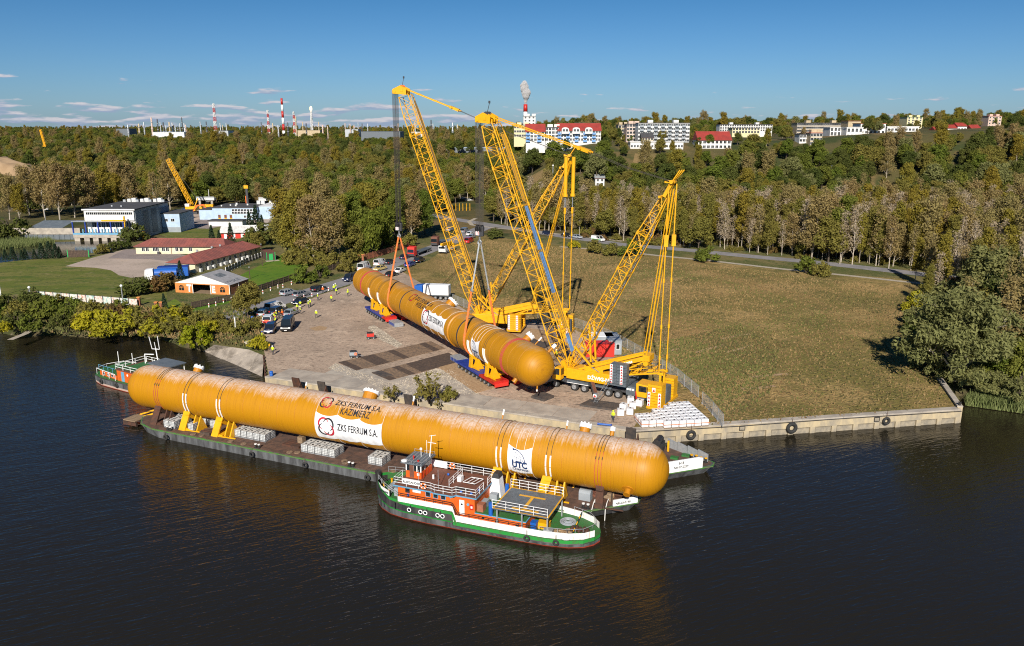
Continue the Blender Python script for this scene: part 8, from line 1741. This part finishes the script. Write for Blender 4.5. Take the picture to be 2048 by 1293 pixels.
for u,v,lab in((1905,262,'small red-roofed house among the trees on the right skyline'),(1925,258,'white house with red roof on the right skyline'),(1952,262,'red-roofed house beside the pink tower'),(1880,266,'orange-roofed house half hidden by trees')):block('house',lab,u-9,v-5,u+9,v+6,600,'plaster',1,3,'roof_bright',9,2.5)
block('house','old white house with grey roof standing in the brown wood',1191,357,1209,374,None,'plaster',2,2,'galv',6,1.6,(1,1.3));p=G(1052,346);t=thing('trailer','white lorry trailer parked on the slope','trailer',p);sub_(t,'box','clean_white',(0,0,.9,7,2.5,3.0));sub_(t,'chassis','crane_dark',(0,.3,.5,7,2.2,.897));[wheel(t,x,.3,.5,.5,.3)for x in(1,5,6.2)]
block('depot','long low blue-black depot building behind the right boom',898,296,1010,306,None,'roof_grey',1,10,'clad_blue',14,0,(2.5,.8))
block('warehouse','long dark warehouse on the horizon behind the left boom',722,264,800,273,1150,'roof_grey',0,1,'roof_grey',40);block('warehouse','white filling station roof on the horizon behind the left boom',822,265,852,269,1100,'plaster',0,1,'plaster',25);block('warehouse','white storage hall at the foot of the refinery',305,265,368,268,1420,'plaster',0,1,'clad_blue',40);block('house','red-roofed house in the left forest',176,298,198,303,None,'brick_red',0,1,'roof_bright',9,2.5)
for nm,px in(('dry_slope',[(1040,344,388),(1150,344,388),(1138,306,436),(1058,308,436)]),('dry_slope',[(1262,318,402),(1378,318,402),(1370,300,432),(1270,300,432)])):
 s=MB();c=[PY(*q)for q in px];n=8
 for i in range(n):
  for j in range(n):
   q=[c[0].lerp(c[1],a/n).lerp(c[3].lerp(c[2],a/n),b_/n)for a,b_ in((i,j),(i+1,j),(i+1,j+1),(i,j+1))];s.quad(*[(p.x,p.y,T(p.x,p.y)+.25)for p in q])
 kind(s.build(nm,M['slope_grass']),'structure')
p=PY(-10,352,640);t=thing('sand_heap','pale sand embankment at the left picture edge','sand heap',(p.x,640,p.z-6));b=MB();b.sphere((0,0,0),1,24,12,(34,26,20));b.v=[(x+3*math.sin(y*.4),y,z+1.5*math.sin(x*.35))for x,y,z in b.v];b.build('heap',M['sand'],t,True)
GZ=T(-400,1500)-3
def stack(u,vt,w_,st,lab,Y=1500,grp=None):
 p=PY(u,vt,Y);r=w_*.4*Y/FOC;z0=-2.0;h=p.z-GZ;t=thing('refinery_stack',lab,'chimney' if st=='rw' else 'refinery column',(p.x,Y,GZ),0,grp)
 if st=='rw':
  for i in range(7):f0,f1=i/7,(i+1)/7;b=MB();b.cyl((0,0,h*f0),(0,0,h*f1),r*(1.25-.35*f0),r*(1.25-.35*f1),14);b.build('painted_band',M['clean_white' if i%2 else 'red'],t,True)
 elif st in('lat','flare'):
  n=9
  for i in range(n):
   b=MB();z0,z1=h*i/n,h*(i+1)/n;q=r*(1.5-.8*i/n)
   for s in((-1,-1),(1,-1),(1,1),(-1,1)):b.bar((s[0]*q,s[1]*q,z0),(s[0]*q*.93,s[1]*q*.93,z1),.5)
   b.bar((-q,-q,z0),(q,-q,z1),.4);b.bar((q,-q,z0),(-q,-q,z1),.4);b.bar((-q,-q,z1),(q,-q,z1),.5);b.build('mast_section',M['red' if i%2 and st=='lat' else 'plaster'],t)
  b=MB();b.cyl((0,0,0),(0,0,h*1.02),r*.35,n=6);b.build('riser',M['galv'],t)
  if st=='flare':b=MB();b.sphere((0,0,h+3.5),3.2,8,6,(.8,.6,1.5));b.build('flame',M['flame'],t,True)
 else:
  mk={'c':'plaster_tan','g':'galv','w':'plaster_pink','d':'crane_dark'}[st];b=MB();b.lathe([(r,0),(r,h*.6),(r*.8,h*.64),(r*.8,h*.97),(r*.3,h)],10);b.build('shaft',M[mk],t,True);b=MB()
  for f in(.3,.55,.8):b.cyl((0,0,h*f),(0,0,h*f+.8),r*1.5,n=10)
  b.build('platform',M['galv'],t)
for u,v,w_,st,lab in((563,197,5.5,'rw','tall red and white banded chimney of the refinery'),(427,208,5,'lat','tallest lattice flare mast left of the banded chimney'),(535,221,4,'lat','red and white lattice mast left of the banded chimney'),(587,224,4,'lat','red and white lattice mast just right of the banded chimney'),(622,222,4,'flare','lattice flare stack with a burning flame'),(591,233,3.5,'c','tan column beside the right lattice mast'),(302,235,4.5,'w','pale column at the left of the dense refinery cluster'),(314,238,3.5,'d','dark column second in the refinery cluster'),(363,235,3,'d','thin dark chimney in the refinery cluster'),(412,243,3,'d','thin dark chimney left of the tallest mast'),(400,243,3,'g','thin grey chimney left of the dark one'),(522,244,2.5,'d','thin dark chimney left of the red lattice mast'),(605,244,3,'c','tan column between mast and flare'),(637,244,3,'c','tan column right of the flare'),(724,247,2.5,'d','lone thin chimney far right of the refinery'),(862,240,3.5,'d','dark chimney seen past the left boom'),(866,247,3,'g','grey column beside the chimney past the left boom'),(796,247,4.5,'w','banded pale column behind the left hoist ropes')):stack(u,v,w_,st,lab)
rr=random.Random(5)
for u in(255,277,287,320,326,331,338,344,350,355,359,368,371,440,445,452,545,556,575,612,645,655,690,700,708,716,735,830,845,905,915):stack(u,rr.uniform(243,253),rr.uniform(2.2,4.5),rr.choice('cgwdg'),'small column of the refinery skyline',1500+rr.uniform(-60,90),'small columns of the refinery skyline')
for u0,u1,v,mk,lab in((232,258,258,'roof_grey','low dark refinery hall at the left'),(436,456,262,'galv','pale refinery hall right of the tallest mast'),(595,640,261,'plaster_tan','tan refinery hall below the flare'),(690,716,259,'galv','grey refinery hall farther right')):block('refinery_hall',lab,u0,v,u1,268,1490,mk,0,1,'roof_dark',30)
p=PY(1051,209,800);t=thing('chimney','red and white banded chimney giving off grey smoke','chimney',(p.x,800,20));h=p.z-20
for i in range(6):b=MB();b.cyl((0,0,h*i/6),(0,0,h*(i+1)/6),2.1,1.9,14);b.build('painted_band',M['red' if i%2 else 'clean_white'],t,True)
m=bpy.data.materials.new('smoke');m.use_nodes=True;n_=m.node_tree.nodes;n_.remove(n_['Principled BSDF']);pv=n_.new('ShaderNodeVolumePrincipled');pv.inputs['Color'].default_value=(.93,.92,.92,1);pv.inputs['Density'].default_value=1.6;m.node_tree.links.new(pv.outputs[0],n_['Material Output'].inputs['Volume']);M['smoke']=m
b=MB()
for k in range(22):f=k/21;b.sphere((p.x+math.sin(f*5)*1.8*f-f*.5+rr.uniform(-1.6,1.6)*f,800+rr.uniform(-2,2)*f,p.z+.8+f*19),1.0+3.1*math.sin(min(1,f*1.15)*2.4)**1.2*rr.uniform(.7,1.15),8,6)
o=kind(b.build('smoke',M['smoke']),'stuff');rm=o.modifiers.new('r','REMESH');rm.mode='VOXEL';rm.voxel_size=.45
p=PY(89,283,900);t=thing('tower_crane_jib','far yellow crane boom rising from the left forest','crane',(p.x,900,p.z-5));lattice(t,'boom_section',t.location,PY(81,260,905),1.5,1.5,(0,1,0),2,5,.3,.2);sub_(t,'base','crane_yellow',(-2,-2,-3,2,2,.2))
for u,v,h,lab in((1665,318,7,'street lamp on the wooded slope'),(1993,308,8,'street lamp on the far right slope'),(1106,332,8,'street lamp beside the dry slope')):p=PY(u,v,400);t=thing('street_lamp',lab,'street lamp',(p.x,400,p.z-h));sub_(t,'pole','galv',(-.12,-.12,-3,.12,.12,h));sub_(t,'lamp_head','clean_white',(-.3,-.3,h,.3,.3,h+.5))
